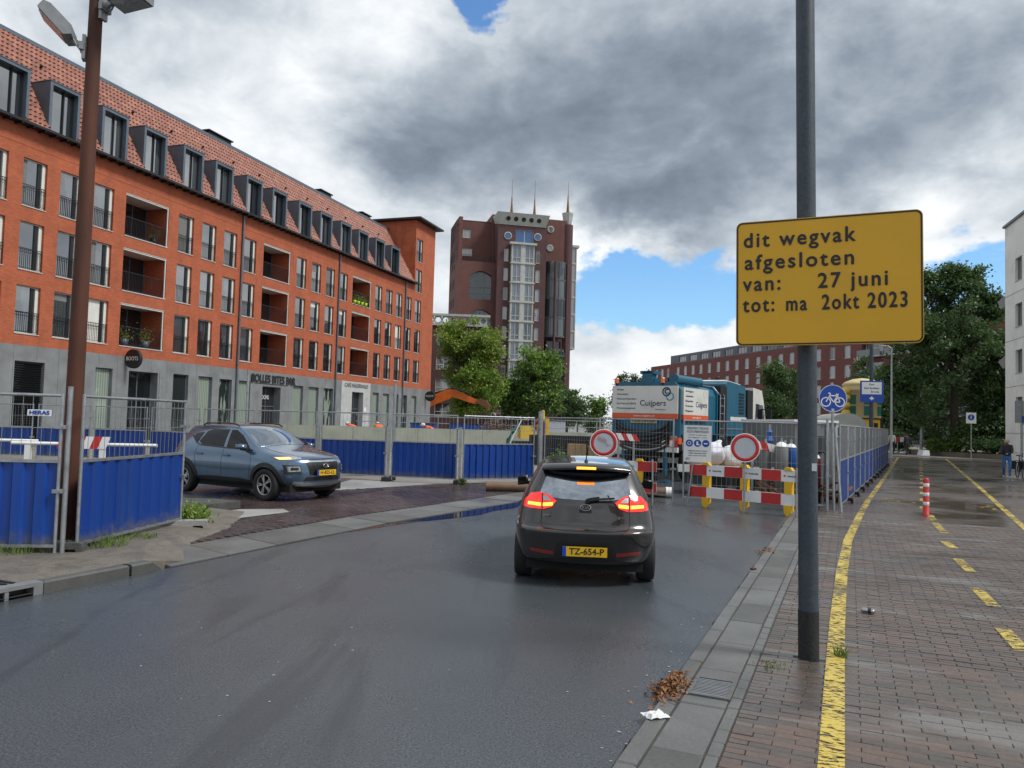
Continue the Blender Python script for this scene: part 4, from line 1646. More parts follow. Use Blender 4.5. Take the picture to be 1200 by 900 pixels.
# ---- far beige block and skyline between tower and truck
mk('beige', (.33, .29, .21), .8, 0, .1, .4)
fb = thing('beige_block', 'distant beige flat-roofed block above the trees left of the truck', 'building', (30, 210, 0), rad(-4))
mb = MB()
fops = [(x - .8, x + .8, z, z + 2.0, .3) for x in [2 + 3.2 * k for k in range(8)] for z in (1, 4.3, 7.2)]
wall_open(mb, 0, 27, 0, 10.6, fops)
mb.add([(0, 0, 0), (0, 9, 0), (0, 9, 10.6), (0, 0, 10.6)], [(0, 3, 2, 1)])
mb.add([(0, 0, 10.6), (27, 0, 10.6), (27, 9, 10.6), (0, 9, 10.6)], [(0, 1, 2, 3)])
mb.build('wall', 'beige', fb, fix=False)
w4 = None
for x in [2 + 3.2 * k for k in range(8)]:
    for z in (1, 4.3, 7.2):
        if w4 is None:
            mb = MB()
            mb.bx(-.8, .8, .25, .28, 0, 2.0)
            w4 = mb.build('window', 'glass_dark', fb)
            w4.location = (x, 0, z)
        else:
            inst(w4, fb, (x, 0, z))

# ================================================================ TREES AND PLANTING
def leafmat(name, c1, c2):
    m = bpy.data.materials.new(name)
    m.use_nodes = True
    t = NT(m.node_tree)
    b = t.n['Principled BSDF']
    P = t.node('ShaderNodeNewGeometry').outputs['Position']
    c = t.ramp(t.noise(P, 1.1, 4, .7), (.3, c1), (.7, c2))
    t.set(b.inputs['Base Color'], c)
    b.inputs['Roughness'].default_value = .5
    tr = t.node('ShaderNodeBsdfTranslucent')
    t.set(tr.inputs['Color'], c)
    mx_ = t.node('ShaderNodeMixShader')
    mx_.inputs[0].default_value = .38
    t.l.new(b.outputs[0], mx_.inputs[1])
    t.l.new(tr.outputs[0], mx_.inputs[2])
    t.l.new(mx_.outputs[0], t.n['Material Output'].inputs[0])
    MATS[name] = m


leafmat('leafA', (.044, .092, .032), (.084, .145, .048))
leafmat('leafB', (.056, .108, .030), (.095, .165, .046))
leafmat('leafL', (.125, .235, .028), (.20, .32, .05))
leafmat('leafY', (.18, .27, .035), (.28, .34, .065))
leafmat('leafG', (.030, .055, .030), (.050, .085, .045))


def leaf_quad(mb, p, s, rng, mi):
    d = Vector((rng.gauss(0, 1), rng.gauss(0, 1), rng.gauss(0, 1) - .3)).normalized()
    u = d.orthogonal().normalized()
    a = rng.uniform(0, 6.28)
    u = (u * math.cos(a) + d.cross(u) * math.sin(a))
    v = d.cross(u)
    u, v = u * s, v * s * .55
    mb.add([p - u, p - v * .9 + u * .1, p + u, p + v + u * .1], [(0, 1, 2, 3)], mi)


def make_tree(label, base, height, crown_r, crown_z0, trunk_r, n_clump, n_leaf, leaf, mats, seed, lumps=None, cat='tree', name='broadleaf_tree', group=None,
              clump_r=.75, squash=1.0):
    rng = random.Random(seed)
    t = thing(name, label, cat, base, 0, group)
    cz = (height + crown_z0) / 2
    ch = (height - crown_z0) / 2
    tr = MB()
    ftop = Vector((rng.uniform(-.3, .3), rng.uniform(-.3, .3), crown_z0 + ch * 1.2))
    pts = [Vector((0, 0, 0)), Vector((0, 0, .4)), ftop * .4 + Vector((rng.uniform(-.1, .1), 0, 0)), ftop]
    tr.tube(pts, trunk_r, 8, radii=[trunk_r * 1.35, trunk_r, trunk_r * .8, trunk_r * .3])
    # lobes give the outline its lumps
    lobes = lumps or [(rng.uniform(-.6, .6), rng.uniform(-.6, .6), rng.uniform(-.7, .8), rng.uniform(.38, .6)) for _ in range(9)]
    clumps = []
    while len(clumps) < n_clump:
        lx_, ly_, lz_, lr_ = rng.choice(lobes)
        d = Vector((rng.gauss(0, 1), rng.gauss(0, 1), rng.gauss(0, 1))).normalized()
        r = lr_ * (rng.random() ** .4)
        q = Vector((lx_, ly_, lz_)) + d * r
        if q.length > 1.12:
            continue
        clumps.append(Vector((q.x * crown_r, q.y * crown_r * squash, cz + q.z * ch)))
    for i, c in enumerate(clumps):
        if i % 4 == 0:
            h = rng.uniform(.3, .95)
            st = pts[2].lerp(pts[3], h) if c.z > pts[2].z else pts[1].lerp(pts[2], rng.uniform(.6, 1))
            mid = st.lerp(c, .5) + Vector((0, 0, rng.uniform(.05, .35)))
            tr.tube([st, mid, c], .05, 5, radii=[trunk_r * .28, trunk_r * .16, trunk_r * .05])
    tr.build('trunk', 'bark', t, fix=False)
    cr = MB()
    per = n_leaf // n_clump
    for c in clumps:
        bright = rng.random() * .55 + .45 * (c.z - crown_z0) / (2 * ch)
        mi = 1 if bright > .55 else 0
        rr = clump_r * rng.uniform(.6, 1.35)
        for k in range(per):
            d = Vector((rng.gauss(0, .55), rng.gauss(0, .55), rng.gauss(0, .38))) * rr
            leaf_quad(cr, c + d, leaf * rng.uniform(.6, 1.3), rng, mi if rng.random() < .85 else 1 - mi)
    o = cr.build('crown', mats, t, fix=False)
    return t


make_tree('tall bright green tree in front of the tower beside the orange building', (-5.4, 92, 0), 13.4, 4.6, 2.6, .22, 260, 30000, .19, ['leafL', 'leafY'], 3, clump_r=.85)
make_tree('dark green lower tree right of the bright tree before the tower', (2.4, 96, 0), 10.6, 4.1, 1.9, .2, 240, 26000, .19, ['leafB', 'leafL'], 5, clump_r=.9)
for i, (x, y, h, r) in enumerate(((8.2, 112, 7.4, 2.6), (12.8, 118, 6.2, 2.4), (17.6, 118, 6.6, 2.6), (13.0, 150, 9.0, 3.5), (22.5, 150, 8.4, 3.2))):
    make_tree(['small dark tree just right of the tower foot', 'low bushy tree right of the tower above the van', 'rounded street tree left of the suction truck',
               'larger distant tree behind the low trees near the tower', 'distant tree below the beige block'][i],
              (x, y, 0), h, r, .8, .14, 70, 4200, .2, ['leafB', 'leafL'] if i % 2 else ['leafA', 'leafB'], 20 + i, clump_r=.8)
for i, (x, y, h, r) in enumerate(((43.0, 300, 24, 3.0), (47.5, 305, 23, 2.4), (53.5, 300, 23.5, 3.4), (57.5, 303, 22.5, 2.6))):
    make_tree(['leftmost of the far poplars above the truck sign', 'second far poplar above the truck sign', 'third far poplar behind the truck crane',
               'rightmost far poplar beside the brick building'][i], (x, y, 0), h, r, 5, .3, 60, 3600, .38, ['leafG', 'leafB'], 40 + i, clump_r=1.2, name='poplar_tree')
make_tree('dense round street tree behind the truck cab', (27.3, 78, 0), 8.4, 2.5, 1.7, .14, 150, 15000, .14, ['leafA', 'leafB'], 61, clump_r=.55)
make_tree('street tree mostly hidden behind the sign pole', (31.5, 84, 0), 8.0, 2.3, 1.8, .14, 80, 5000, .14, ['leafA', 'leafB'], 62, clump_r=.55)
big = [(0, 0, .05, .6), (-.15, 0, .45, .5), (.1, 0, .72, .28), (-.25, .1, .75, .25), (.35, 0, .35, .42), (-.55, 0, -.1, .42), (.55, 0, -.15, .45), (-.55, 0, -.55, .4), (.62, .1, -.5, .38), (0, .2, -.5, .6),
       (-.1, -.3, -.1, .55), (-.5, -.2, .2, .32), (.66, 0, .05, .25), (.5, 0, .58, .16), (-.62, .1, .42, .18), (.82, 0, -.28, .2), (-.85, 0, -.32, .2), (.25, 0, .92, .14), (-.05, 0, .98, .12), (-.42, 0, .88, .12)]
make_tree('large dark green tree over the planting bed beside the white building', (35.9, 62, 0), 14.9, 5.9, 1.6, .38, 400, 46000, .15, ['leafA', 'leafB'], 71, lumps=big, clump_r=.62)
make_tree('smaller dark tree under the large tree next to the white building', (39.6, 61, 0), 8.2, 3.0, 1.0, .16, 170, 20000, .14, ['leafA', 'leafB'], 72, clump_r=.7)

bed = MB()
rng = random.Random(5)
poly = [(33.6, 64.5), (34.8, 61.0), (36.5, 57.6), (38.3, 55.4), (42.5, 57), (44, 66), (36, 70)]
bed.prism(poly, -.02, .35, 'XY')
struct(bed.build('planting_bed', 'soil'))


def make_bush(label, base, r, h, n, leaf, mats, seed, name='shrub', cat='shrub', group=None, stems=True):
    rng = random.Random(seed)
    t = thing(name, label, cat, base, 0, group)
    st = MB()
    for k in range(7):
        a = rng.uniform(0, 6.28)
        st.tube([(0, 0, 0), (.4 * r * math.cos(a), .4 * r * math.sin(a), h * .45), (.75 * r * math.cos(a), .75 * r * math.sin(a), h * .8)], .02, 4, radii=[.02, .014, .006])
    st.build('stems', 'bark', t, fix=False)
    cr = MB()
    blobs = [(rng.uniform(-.55, .55) * r, rng.uniform(-.55, .55) * r, rng.uniform(.25, .75) * h, rng.uniform(.28, .5)) for _ in range(14)]
    for k in range(n):
        b = rng.choice(blobs)
        d = Vector((rng.gauss(0, 1) * r, rng.gauss(0, 1) * r, rng.gauss(0, 1) * h * .5)) * b[3] * .6
        p = Vector(b[:3]) + d
        if p.z < .02:
            p.z = abs(p.z)
        leaf_quad(cr, p, leaf * rng.uniform(.6, 1.4), rng, 1 if rng.random() < .35 else 0)
    cr.build('foliage', mats, t, fix=False)
    return t


bl = [('bright low shrub at the left tip of the bed', 34.7, 62.2, 1.0, 1.1, ['leafB', 'leafL']), ('yellowish shrub behind the blue signpost', 36.4, 61.5, 1.7, 2.6, ['leafB', 'leafL']),
      ('dark spreading shrub at the front of the bed', 36.8, 59.2, 1.6, 1.5, ['leafA', 'leafA']), ('dark shrub right of the small blue sign', 38.4, 57.6, 1.6, 1.6, ['leafA', 'leafB']),
      ('mid green shrub in the bed near the white wall', 39.9, 57.6, 1.7, 2.5, ['leafA', 'leafB']), ('tall shrub against the white building', 41.4, 59, 1.7, 3.4, ['leafA', 'leafB']),
      ('light green bush under the large tree', 37.8, 62.5, 1.8, 3.0, ['leafB', 'leafL']), ('low ground shrub along the right front edge of the bed', 40.2, 56.2, 1.5, 1.0, ['leafA', 'leafB']),
      ('shrub beside the path behind the far lamp', 33.0, 66.5, 1.6, 2.2, ['leafA', 'leafB'])]
for i, (lab, x, y, r, h, ms) in enumerate(bl):
    make_bush(lab, (x, y, .33 if i != 8 else 0), r, h, 3400, .11, ms, 90 + i, group='shrubs in the planting bed')
# dark hedge and far green mass closing the path's end
for i, (x, y) in enumerate(((36.5, 76), (41, 75), (45.5, 73))):
    make_tree(['leftmost tree of the row behind the large tree', 'middle tree of the row behind the large tree', 'rightmost tree of the row behind the large tree'][i],
              (x, y, 0), 9 + i, 3.4, .6, .2, 110, 7000, .2, ['leafA', 'leafA'], 110 + i, clump_r=.9)

# ================================================================ SITE FENCING
def wires(mb, x0, x1, z0, z1, y=0.0, sv=.11, sh=.28, r=.0026):
    k = max(1, int((x1 - x0) / sv))
    for i in range(1, k):
        x = x0 + (x1 - x0) * i / k
        mb.add([(x - r, y - r * .6, z0), (x + r, y - r * .6, z0), (x, y + r, z0), (x - r, y - r * .6, z1), (x + r, y - r * .6, z1), (x, y + r, z1)], [(0, 1, 4, 3), (1, 2, 5, 4), (2, 0, 3, 5)])
    k = max(1, int((z1 - z0) / sh))
    for i in range(1, k):
        z = z0 + (z1 - z0) * i / k
        r2 = r * 1.3
        mb.add([(x0, y - r2 + .005, z - r2), (x0, y - r2 + .005, z + r2), (x0, y + r2 + .005, z), (x1, y - r2 + .005, z - r2), (x1, y - r2 + .005, z + r2), (x1, y + r2 + .005, z)], [(0, 1, 4, 3), (1, 2, 5, 4), (2, 0, 3, 5)])


def fence_panel(label, p0, p1, z=0.0, sheet_=True, group='site fence panels', pitch=.21, h=1.98, sheet_top=1.14, plate=None, sv=.11, r=.0026, sheet_mat='blue_sheet', bowed=0.0):
    p0, p1 = Vector(p0), Vector(p1)
    W = (p1 - p0).length
    rz = math.atan2(p1.y - p0.y, p1.x - p0.x)
    t = thing('site_fence', label, 'fence', (p0.x, p0.y, z), rz, group)
    a = .045
    mb = MB()
    R = .021
    mb.cyl((a, 0, .03), (a, 0, h), R, R, 8)
    mb.cyl((W - a, 0, .03), (W - a, 0, h), R, R, 8)
    mb.cyl((a, 0, h - .03), (W - a, 0, h - .03), R * .85, R * .85, 8)
    mb.bx(a, W - a, -.02, .02, .13, .165)
    if sheet_:
        mb.bx(a, W - a, -.021, .021, sheet_top, sheet_top + .035)
    mb.build('frame', 'galv', t)
    if sheet_:
        s = MB()
        n = max(3, int((W - 2 * a) / pitch))
        xs = []
        for i in range(n):
            x0 = a + (W - 2 * a) * i / n
            q = (W - 2 * a) / n
            xs += [(x0, -.016), (x0 + q * .42, -.016), (x0 + q * .52, .016), (x0 + q * .90, .016)]
        xs.append((W - a, -.016))
        m = len(xs)
        zz = [.165, .5, .83, sheet_top]
        rr = random.Random(int(W * 1000 + p0.x * 77))
        vs = []
        for k_, z_ in enumerate(zz):
            for x, y in xs:
                dent = rr.gauss(0, .0022) if 0 < k_ < 3 else 0
                vs.append((x, y + dent, z_))
        fs = [(k_ * m + i, k_ * m + i + 1, (k_ + 1) * m + i + 1, (k_ + 1) * m + i) for k_ in range(3) for i in range(m - 1)]
        s.add(vs, fs)
        s.build('corrugated_sheet', sheet_mat, t, fix=False)
    w_ = MB()
    wires(w_, a, W - a, (sheet_top + .035) if sheet_ else .165, h - .04, sv=sv, r=r)
    w_.build('wire_mesh', 'galv', t, fix=False)
    for zc in (.78, 1.55):
        c = MB()
        c.bx(W - a - .05, W + .02, -.045, .045, zc, zc + .045)
        c.cyl((W - .02, -.06, zc + .02), (W - .02, .06, zc + .02), .012, .012, 6)
        c.build('clamp', 'galv', t)
    if plate:
        mb = MB()
        mb.bx(plate[0], plate[0] + .27, -.026, -.021, plate[1], plate[1] + .075)
        pl = mb.build('maker_plate', 'sign_white', t)
        text('HERAS', .07, 'sign_blue', pl, (plate[0] + .135, -.029, plate[1] + .037), width=.22, bold=.003, height=.045)
    return t


def fence_foot(label, x, y, rz, z=0.0, group='fence feet', mat='concrete'):
    mb = MB()
    L_, w_, h_ = .34, .11, .125
    prof = [(-L_, 0), (-L_ + .06, 0), (-L_ + .08, .05), (-.13, .05), (-.11, 0), (.11, 0), (.13, .05), (L_ - .08, .05), (L_ - .06, 0), (L_, 0), (L_ - .015, h_ - .01), (L_ - .03, h_), (-L_ + .03, h_), (-L_ + .015, h_ - .01)]
    mb.prism(prof, -w_, w_, 'XZ')
    for q in (-.16, 0, .16):
        mb.cyl((q, 0, h_), (q, 0, h_ + .012), .03, .03, 8)
    return tag(mb.build('ballast_block', mat, None, (x, y, z), rz), label, 'fence foot', group)


# the two near panels at the street corner
A0, A1 = (-5.26, 9.42), (-5.06, 12.0)
fence_panel('near blue corrugated fence panel running back from the rusty lamp post', A0, A1, .05, pitch=.26, r=.0032)
fence_panel('leftmost near blue fence panel with small maker plate on its mesh', (-7.98, 8.95), (-5.38, 9.30), .05, plate=(2.2, 1.70), pitch=.24, r=.0032)
fence_panel('blue fence panel cut off by the left picture edge', (-10.58, 8.6), (-8.02, 8.93), .05, pitch=.24, r=.0032)
mb = MB()
mb.cyl((0, 0, 0), (0, 0, 1.98), .030, .030, 10)
mb.cyl((.0, 0, 1.98), (0, 0, 2.0), .032, .032, 10)
tag(mb.build('steel_pole', 'galv', None, (-5.36, 9.34, .115)), 'galvanised steel post clamped between the two near fence panels', 'post')
fence_foot('grey fence foot under the far end of the near blue panel', -4.98, 11.92, rad(20), .055)
fence_foot('fence foot in the grass below the rusty lamp post', -5.5, 9.42, rad(12), .10, mat='dark_stone')
# back row behind the crossover car
row = [(-19.0, 27.4), (-16.8, 27.2), (-14.6, 26.9), (-12.4, 26.4), (-10.2, 25.4), (-8.0, 24.2), (-5.72, 22.95), (-3.52, 22.38), (-1.42, 21.95), (.80, 23.2)]
rl = ['seventh blue back fence panel counted left from the gate', 'blue back fence panel seen through the mesh left of the striped board', 'blue back fence panel behind the striped barrier board',
      'blue back fence panel behind the crossover car tail', 'blue back fence panel behind the crossover car roof', 'blue back fence panel behind the crossover windscreen',
      'blue back fence panel right behind the crossover car bonnet', 'blue back fence panel in the middle of the drive', 'blue back fence panel next to the mesh gate']
for i in range(len(row) - 1):
    a, b = Vector(row[i]), Vector(row[i + 1])
    d = (b - a).normalized() * .06
    fence_panel(rl[i], a + d, b - d, .0, pitch=.20, r=.0035)
for i, p in enumerate(row[4:], 1):
    fence_foot('dark foot under joint %s of the blue back fence' % ['one', 'two', 'three', 'four', 'five', 'six'][i - 1], p[0], p[1] + .1, rad(80), 0, mat='rubber')
for i, p in enumerate(row[6:9]):
    mb = MB()
    mb.bx(-.04, .04, -.03, .03, 0, 1.62)
    for k in range(7):
        mb.cyl((0, -.032, .15 + k * .2), (0, -.026, .15 + k * .2), .014, .014, 6)
    tag(mb.build('steel_pole', 'galv', None, (p[0], p[1] - .07, 0)), ['perforated post left of the middle blue back panel', 'perforated post right of the middle blue back panel', 'perforated post two panels left of the gate'][(i + 2) % 3] if False else
        ['perforated steel post behind the crossover bonnet', 'perforated steel post between two blue back panels', 'perforated steel post one panel left of the mesh gate'][i], 'post', 'perforated fence posts')
# open mesh gates
fence_panel('open mesh gate panel at the left beside the hatchback', (1.0, 22.95), (2.42, 20.65), 0, False, 'mesh gate panels', h=2.0, r=.0032)
fence_panel('open mesh gate panel above the hatchback right mirror', (2.46, 20.6), (3.94, 18.45), 0, False, 'mesh gate panels', h=2.0, r=.0032)
fence_panel('open mesh gate panel behind the red and white barrier', (4.10, 18.40), (7.2, 17.32), 0, False, 'mesh gate panels', h=2.0, r=.003)
mb = MB()
mb.cyl((0, 0, 0), (0, 0, 2.12), .075, .075, 12)
mb.cyl((0, 0, 2.12), (0, 0, 2.16), .082, .082, 12)
tag(mb.build('steel_pole', 'galv', None, (.90, 23.15, 0)), 'thick galvanised gate post at the end of the blue back fence', 'post')
# fence along the bike path
q0, q1 = Vector((7.42, 17.35)), Vector((20.9, 42.6))
n = 13
names = ['first', 'second', 'third', 'fourth', 'fifth', 'sixth', 'seventh', 'eighth', 'ninth', 'tenth', 'eleventh', 'twelfth', 'last']
mk('blue_sheet_dull', (.012, .045, .20), .5, 0, .2, 2.5, dirt=(.03, .06, .14), dirt_amt=.5, streak=True)
for i in range(n):
    a = q0.lerp(q1, i / n)
    b = q0.lerp(q1, (i + 1) / n)
    fence_panel('%s fence panel along the bike path counted from the sign pole' % names[i], a, b - (b - a).normalized() * .05, 0, True, 'bike path fence panels', sv=.055, r=.004, sheet_mat='blue_sheet_dull', pitch=.2)
    if i:
        fence_foot('foot under the %s bike path fence panel counted from the sign pole' % names[i], a.x - .18, a.y + .08, rad(-25), .04, 'bike path fence feet', 'rubber')
# leaning props beside the corner of that fence
for i, (x, y, x2, y2, h) in enumerate(((7.05, 17.1, 7.12, 17.3, 2.1), (7.3, 16.95, 7.25, 17.2, 1.9))):
    mb = MB()
    mb.cyl((x, y, .04), (x2, y2, h), .03, .03, 8)
    tag(mb.build('fence_prop', 'galv'), ['taller steel prop leaning at the corner of the bike path fence', 'shorter steel prop leaning at the corner of the bike path fence'][i], 'post')
# tall thin posts that stand behind the back fence
for i, (x, y, h) in enumerate(((-12.6, 27.5, 3.2), (-8.8, 25.6, 3.3), (-3.45, 22.75, 2.85))):
    mb = MB()
    mb.cyl((0, 0, 0), (0, 0, h), .045, .045, 8)
    tag(mb.build('steel_pole', 'galv', None, (x, y, 0)), ['tall steel post behind the striped board', 'tall steel post left of the crossover car roof', 'tall steel post behind the joint left of the middle blue panel'][i], 'post')
# white tubular barriers with a striped board seen through the near mesh
for i, (x0, y0, x1, y1, lab) in enumerate(((-11.2, 17.3, -8.2, 17.9, 'white pipe barrier carrying the red and white striped board'), (-14.6, 18.2, -11.4, 18.6, 'white pipe barrier at the left seen through the near fence mesh'))):
    rz = math.atan2(y1 - y0, x1 - x0)
    t = thing('pipe_barrier', lab, 'barrier', (x0, y0, 0), rz, 'white pipe barriers')
    W = math.hypot(x1 - x0, y1 - y0)
    for q in (.35, W * .62):
        mb = MB()
        mb.bx(q - .06, q + .06, -.05, .05, 0, 1.0)
        mb.build('post', 'white_paint', t)
    mb = MB()
    mb.cyl((0, 0, 1.04), (W, 0, 1.04), .04, .04, 8)
    mb.build('rail', 'white_paint', t)
    if i == 0:
        mb = MB()
        for k in range(6):
            a, b = .95 + k * .17, .95 + (k + 1) * .17
            mb.add([(a, -.06, .94), (b, -.06, .94), (b + .10, -.06, 1.22), (a + .10, -.06, 1.22), (a, -.04, .94), (b, -.04, .94), (b + .1, -.04, 1.22), (a + .1, -.04, 1.22)],
                   [(0, 1, 2, 3), (7, 6, 5, 4), (0, 4, 5, 1), (2, 6, 7, 3), (0, 3, 7, 4), (1, 5, 6, 2)], k % 2)
        mb.build('striped_board', ['red_paint', 'sign_white'], t)

# ================================================================ CARS
def car_paint(name, col, rough=.28, metal=.35, flake=.12):
    m = mk(name, col, rough, metal, flake, 2.0, spec=.5, coat=1.0, dirt=tuple(c * .8 + .008 for c in col), dirt_amt=.35, dscale=2)
    return m


car_paint('hatchback_paint', (.0105, .0085, .0095), .22, .1)
car_paint('crossover_paint', (.075, .135, .215), .22, .6)
mk('car_glass', (.34, .37, .41), .02, .62, 0, spec=.6, coat=.5)
bsg = MATS['car_glass'].node_tree.nodes['Principled BSDF']
bsg.inputs['Base Color'].default_value = (.30, .33, .37, 1)
bsg.inputs['Metallic'].default_value = 1.0
mk('car_glass_side', (.006, .007, .009), .03, 0, 0, spec=.25)
mk('chrome', (.62, .63, .64), .12, 1.0, 0)
mk('alloy', (.42, .43, .44), .3, .9, .06, 8)
mk('lens_red', (.35, .008, .006), .1, 0, .2, 14, coat=1.0, emit=(.9, .02, .015), estr=.38)
mk('lens_red_dim', (.20, .008, .008), .15, 0, .2, 14, coat=1.0)
mk('lamp_lit', (.8, .15, .02), .2, 0, 0, emit=(1.0, .22, .02), estr=2.6)
mk('lamp_amber', (.8, .4, .06), .2, 0, 0, emit=(1.0, .50, .12), estr=1.6)
mk('lens_clear', (.30, .31, .32), .25, .2, .3, 20, coat=.6)
mk('plate_yellow', (.70, .42, .006), .4, 0, .04, 4)
mk('plate_blue', (.006, .05, .42), .4, 0, 0)
mk('shut_line', (.004, .004, .004), .8, 0, 0)
mk('under', (.006, .006, .006), .9, 0, 0)


def car_body(name, stations, rear, front, wells, paint, parent):
    """half cage: rear face columns, side stations, front face columns; 7 rows each plus roof columns; mirrored"""
    cols = rear + stations + front
    nR, nS, nF = len(rear), len(stations), len(front)
    mb = MB()
    verts, idx = [], {}

    def V(p):
        key = (round(p[0], 5), round(p[1], 5), round(p[2], 5))
        if key not in idx:
            idx[key] = len(verts)
            verts.append(key)
        return idx[key]
    faces = []
    for sgn in (1, -1):
        g = [[V((x, sgn * y, z)) for (x, y, z) in c] for c in cols]
        rows = len(cols[0])

        def F(*f):
            f = list(dict.fromkeys(f))
            if len(f) >= 3:
                faces.append(tuple(f) if sgn > 0 else tuple(reversed(f)))
        for i in range(len(cols) - 1):
            for j in range(rows - 1):
                F(g[i][j], g[i][j + 1], g[i + 1][j + 1], g[i + 1][j])
        # roof columns for side stations
        fr = [0.0, .5, .86]
        rc = []
        for (i, c) in enumerate(stations):
            x, y, z = c[-1]
            cr = c_crown[i]
            rc.append([V((x + dx_top[i] * (1 - f), sgn * y * f, z + cr * (1 - f * f))) for f in fr] + [g[nR + i][-1]])
        rt = [g[0][-1], g[1][-1], g[2][-1]]
        for k in range(2):
            F(rt[k], rt[k + 1], rc[0][k + 1], rc[0][k])
        F(rt[2], rc[0][3], rc[0][2])
        for i in range(nS - 1):
            for k in range(3):
                F(rc[i][k], rc[i][k + 1], rc[i + 1][k + 1], rc[i + 1][k])
        ft = [g[-1][-1], g[-2][-1], g[-3][-1]]
        for k in range(2):
            F(rc[-1][k], rc[-1][k + 1], ft[k + 1], ft[k])
        F(rc[-1][2], rc[-1][3], ft[2])
        # floor
        fl = [V((c[0][0], 0, c[0][2])) for c in cols]
        for i in range(len(cols) - 1):
            F(fl[i], g[i][0], g[i + 1][0], fl[i + 1])
    me = bpy.data.meshes.new(name)
    me.from_pydata(verts, [], faces)
    bm = bmesh.new()
    bm.from_mesh(me)
    bmesh.ops.recalc_face_normals(bm, faces=bm.faces)
    bm.to_mesh(me)
    bm.free()
    me.materials.append(MATS[paint])
    me.materials.append(MATS['under'])
    for p in me.polygons:
        p.use_smooth = True
    tmp = bpy.data.objects.new('tmp', me)
    C.objects.link(tmp)
    sub = tmp.modifiers.new('s', 'SUBSURF')
    sub.levels = sub.render_levels = 3
    cut = MB()
    for (wx_, r_) in wells:
        for sgn in (1, -1):
            cut.cyl((wx_, sgn * .56, r_ * .98), (wx_, sgn * 1.2, r_ * .98), r_ + .045, r_ + .045, 32)
    cob = cut.build('cut', 'under', None)
    bo = tmp.modifiers.new('b', 'BOOLEAN')
    bo.object = cob
    bo.operation = 'DIFFERENCE'
    bo.solver = 'EXACT'
    bpy.context.view_layer.update()
    out = bpy.data.meshes.new_from_object(tmp.evaluated_get(bpy.context.evaluated_depsgraph_get()))
    bpy.data.objects.remove(tmp)
    bpy.data.objects.remove(cob)
    out.name = name
    try:
        for p in out.polygons:
            p.use_smooth = True
        out.set_sharp_from_angle(angle=rad(50))
    except Exception:
        pass
    o = link(name, out, parent)
    bm = bmesh.new()
    bm.from_mesh(out)
    tree = BVHTree.FromBMesh(bm)
    bm.free()
    return o, tree


def add_row(cols, j, f, face_cols, dx):
    out = []
    for i, c in enumerate(cols):
        a, b = c[j], c[j + 1]
        p = tuple(a[k] + (b[k] - a[k]) * f for k in range(3))
        if i in face_cols:
            p = (a[0] + dx, p[1], p[2])
        out.append(c[:j + 1] + [p] + c[j + 1:])
    return out


def patch(tree, name, poly, axis, mat, parent, off=.004, step=.06, skirt=.012, push=None):
    """cut a 2-D outline and wrap it on the body along an axis"""
    bm = bmesh.new()
    vs = [bm.verts.new((p[0], p[1], 0)) for p in poly]
    bm.faces.new(vs)
    for ax in (0, 1):
        lo = min(p[ax] for p in poly)
        hi = max(p[ax] for p in poly)
        k = int((hi - lo) / step)
        for i in range(1, k + 1):
            co = [0, 0, 0]
            no = [0, 0, 0]
            co[ax] = lo + (hi - lo) * i / (k + 1)
            no[ax] = 1
            bmesh.ops.bisect_plane(bm, geom=bm.verts[:] + bm.edges[:] + bm.faces[:], plane_co=co, plane_no=no)
    bmesh.ops.triangulate(bm, faces=[f for f in bm.faces if len(f.verts) > 4])
    bm.verts.ensure_lookup_table()
    org, dr = {'Y+': (lambda a, b: Vector((a, 5, b)), Vector((0, -1, 0))), 'Y-': (lambda a, b: Vector((a, -5, b)), Vector((0, 1, 0))),
               'X-': (lambda a, b: Vector((-6, a, b)), Vector((1, 0, 0))), 'X+': (lambda a, b: Vector((6, a, b)), Vector((-1, 0, 0))),
               'Z': (lambda a, b: Vector((a, b, 5)), Vector((0, 0, -1)))}[axis]
    hits = []
    for v in bm.verts:
        o = org(v.co.x, v.co.y)
        loc, nor, ix, d = tree.ray_cast(o, dr)
        if loc is None:
            loc, nor, ix, d = tree.find_nearest(o + dr * 4.2)
        hits.append((loc, nor if nor.dot(dr) < 0 else -nor))
    for v, (l, n_) in zip(bm.verts, hits):
        # smooth the offset direction a little towards the viewing axis
        nn = (n_ - dr * .35).normalized()
        v.co = l + nn * off
    bd = [e for e in bm.edges if e.is_boundary]
    r = bmesh.ops.extrude_edge_only(bm, edges=bd)
    for v in [g for g in r['geom'] if isinstance(g, bmesh.types.BMVert)]:
        v.co += dr * (skirt + off)
    bmesh.ops.recalc_face_normals(bm, faces=bm.faces)
    me = bpy.data.meshes.new(name)
    bm.to_mesh(me)
    bm.free()
    # outward facing
    if len(me.polygons) and sum(p.normal.dot(dr) * p.area for p in me.polygons) > 0:
        me.flip_normals()
    for p in me.polygons:
        p.use_smooth = True
    try:
        me.set_sharp_from_angle(angle=rad(45))
    except Exception:
        pass
    me.materials.append(MATS[mat])
    return link(name, me, parent)


def line_patch(tree, name, pts, wd, axis, parent, mat='shut_line', off=.0015):
    pts = [Vector(p) for p in pts]
    L_, R_ = [], []
    for i, p in enumerate(pts):
        d = (pts[min(i + 1, len(pts) - 1)] - pts[max(i - 1, 0)]).normalized()
        q = Vector((-d.y, d.x)) * wd / 2
        L_.append(p + q)
        R_.append(p - q)
    return patch(tree, name, [tuple(p) for p in L_] + [tuple(p) for p in reversed(R_)], axis, mat, parent, off, .08, .004)


def mirror(poly):
    return [(-p[0], p[1]) for p in reversed(poly)]


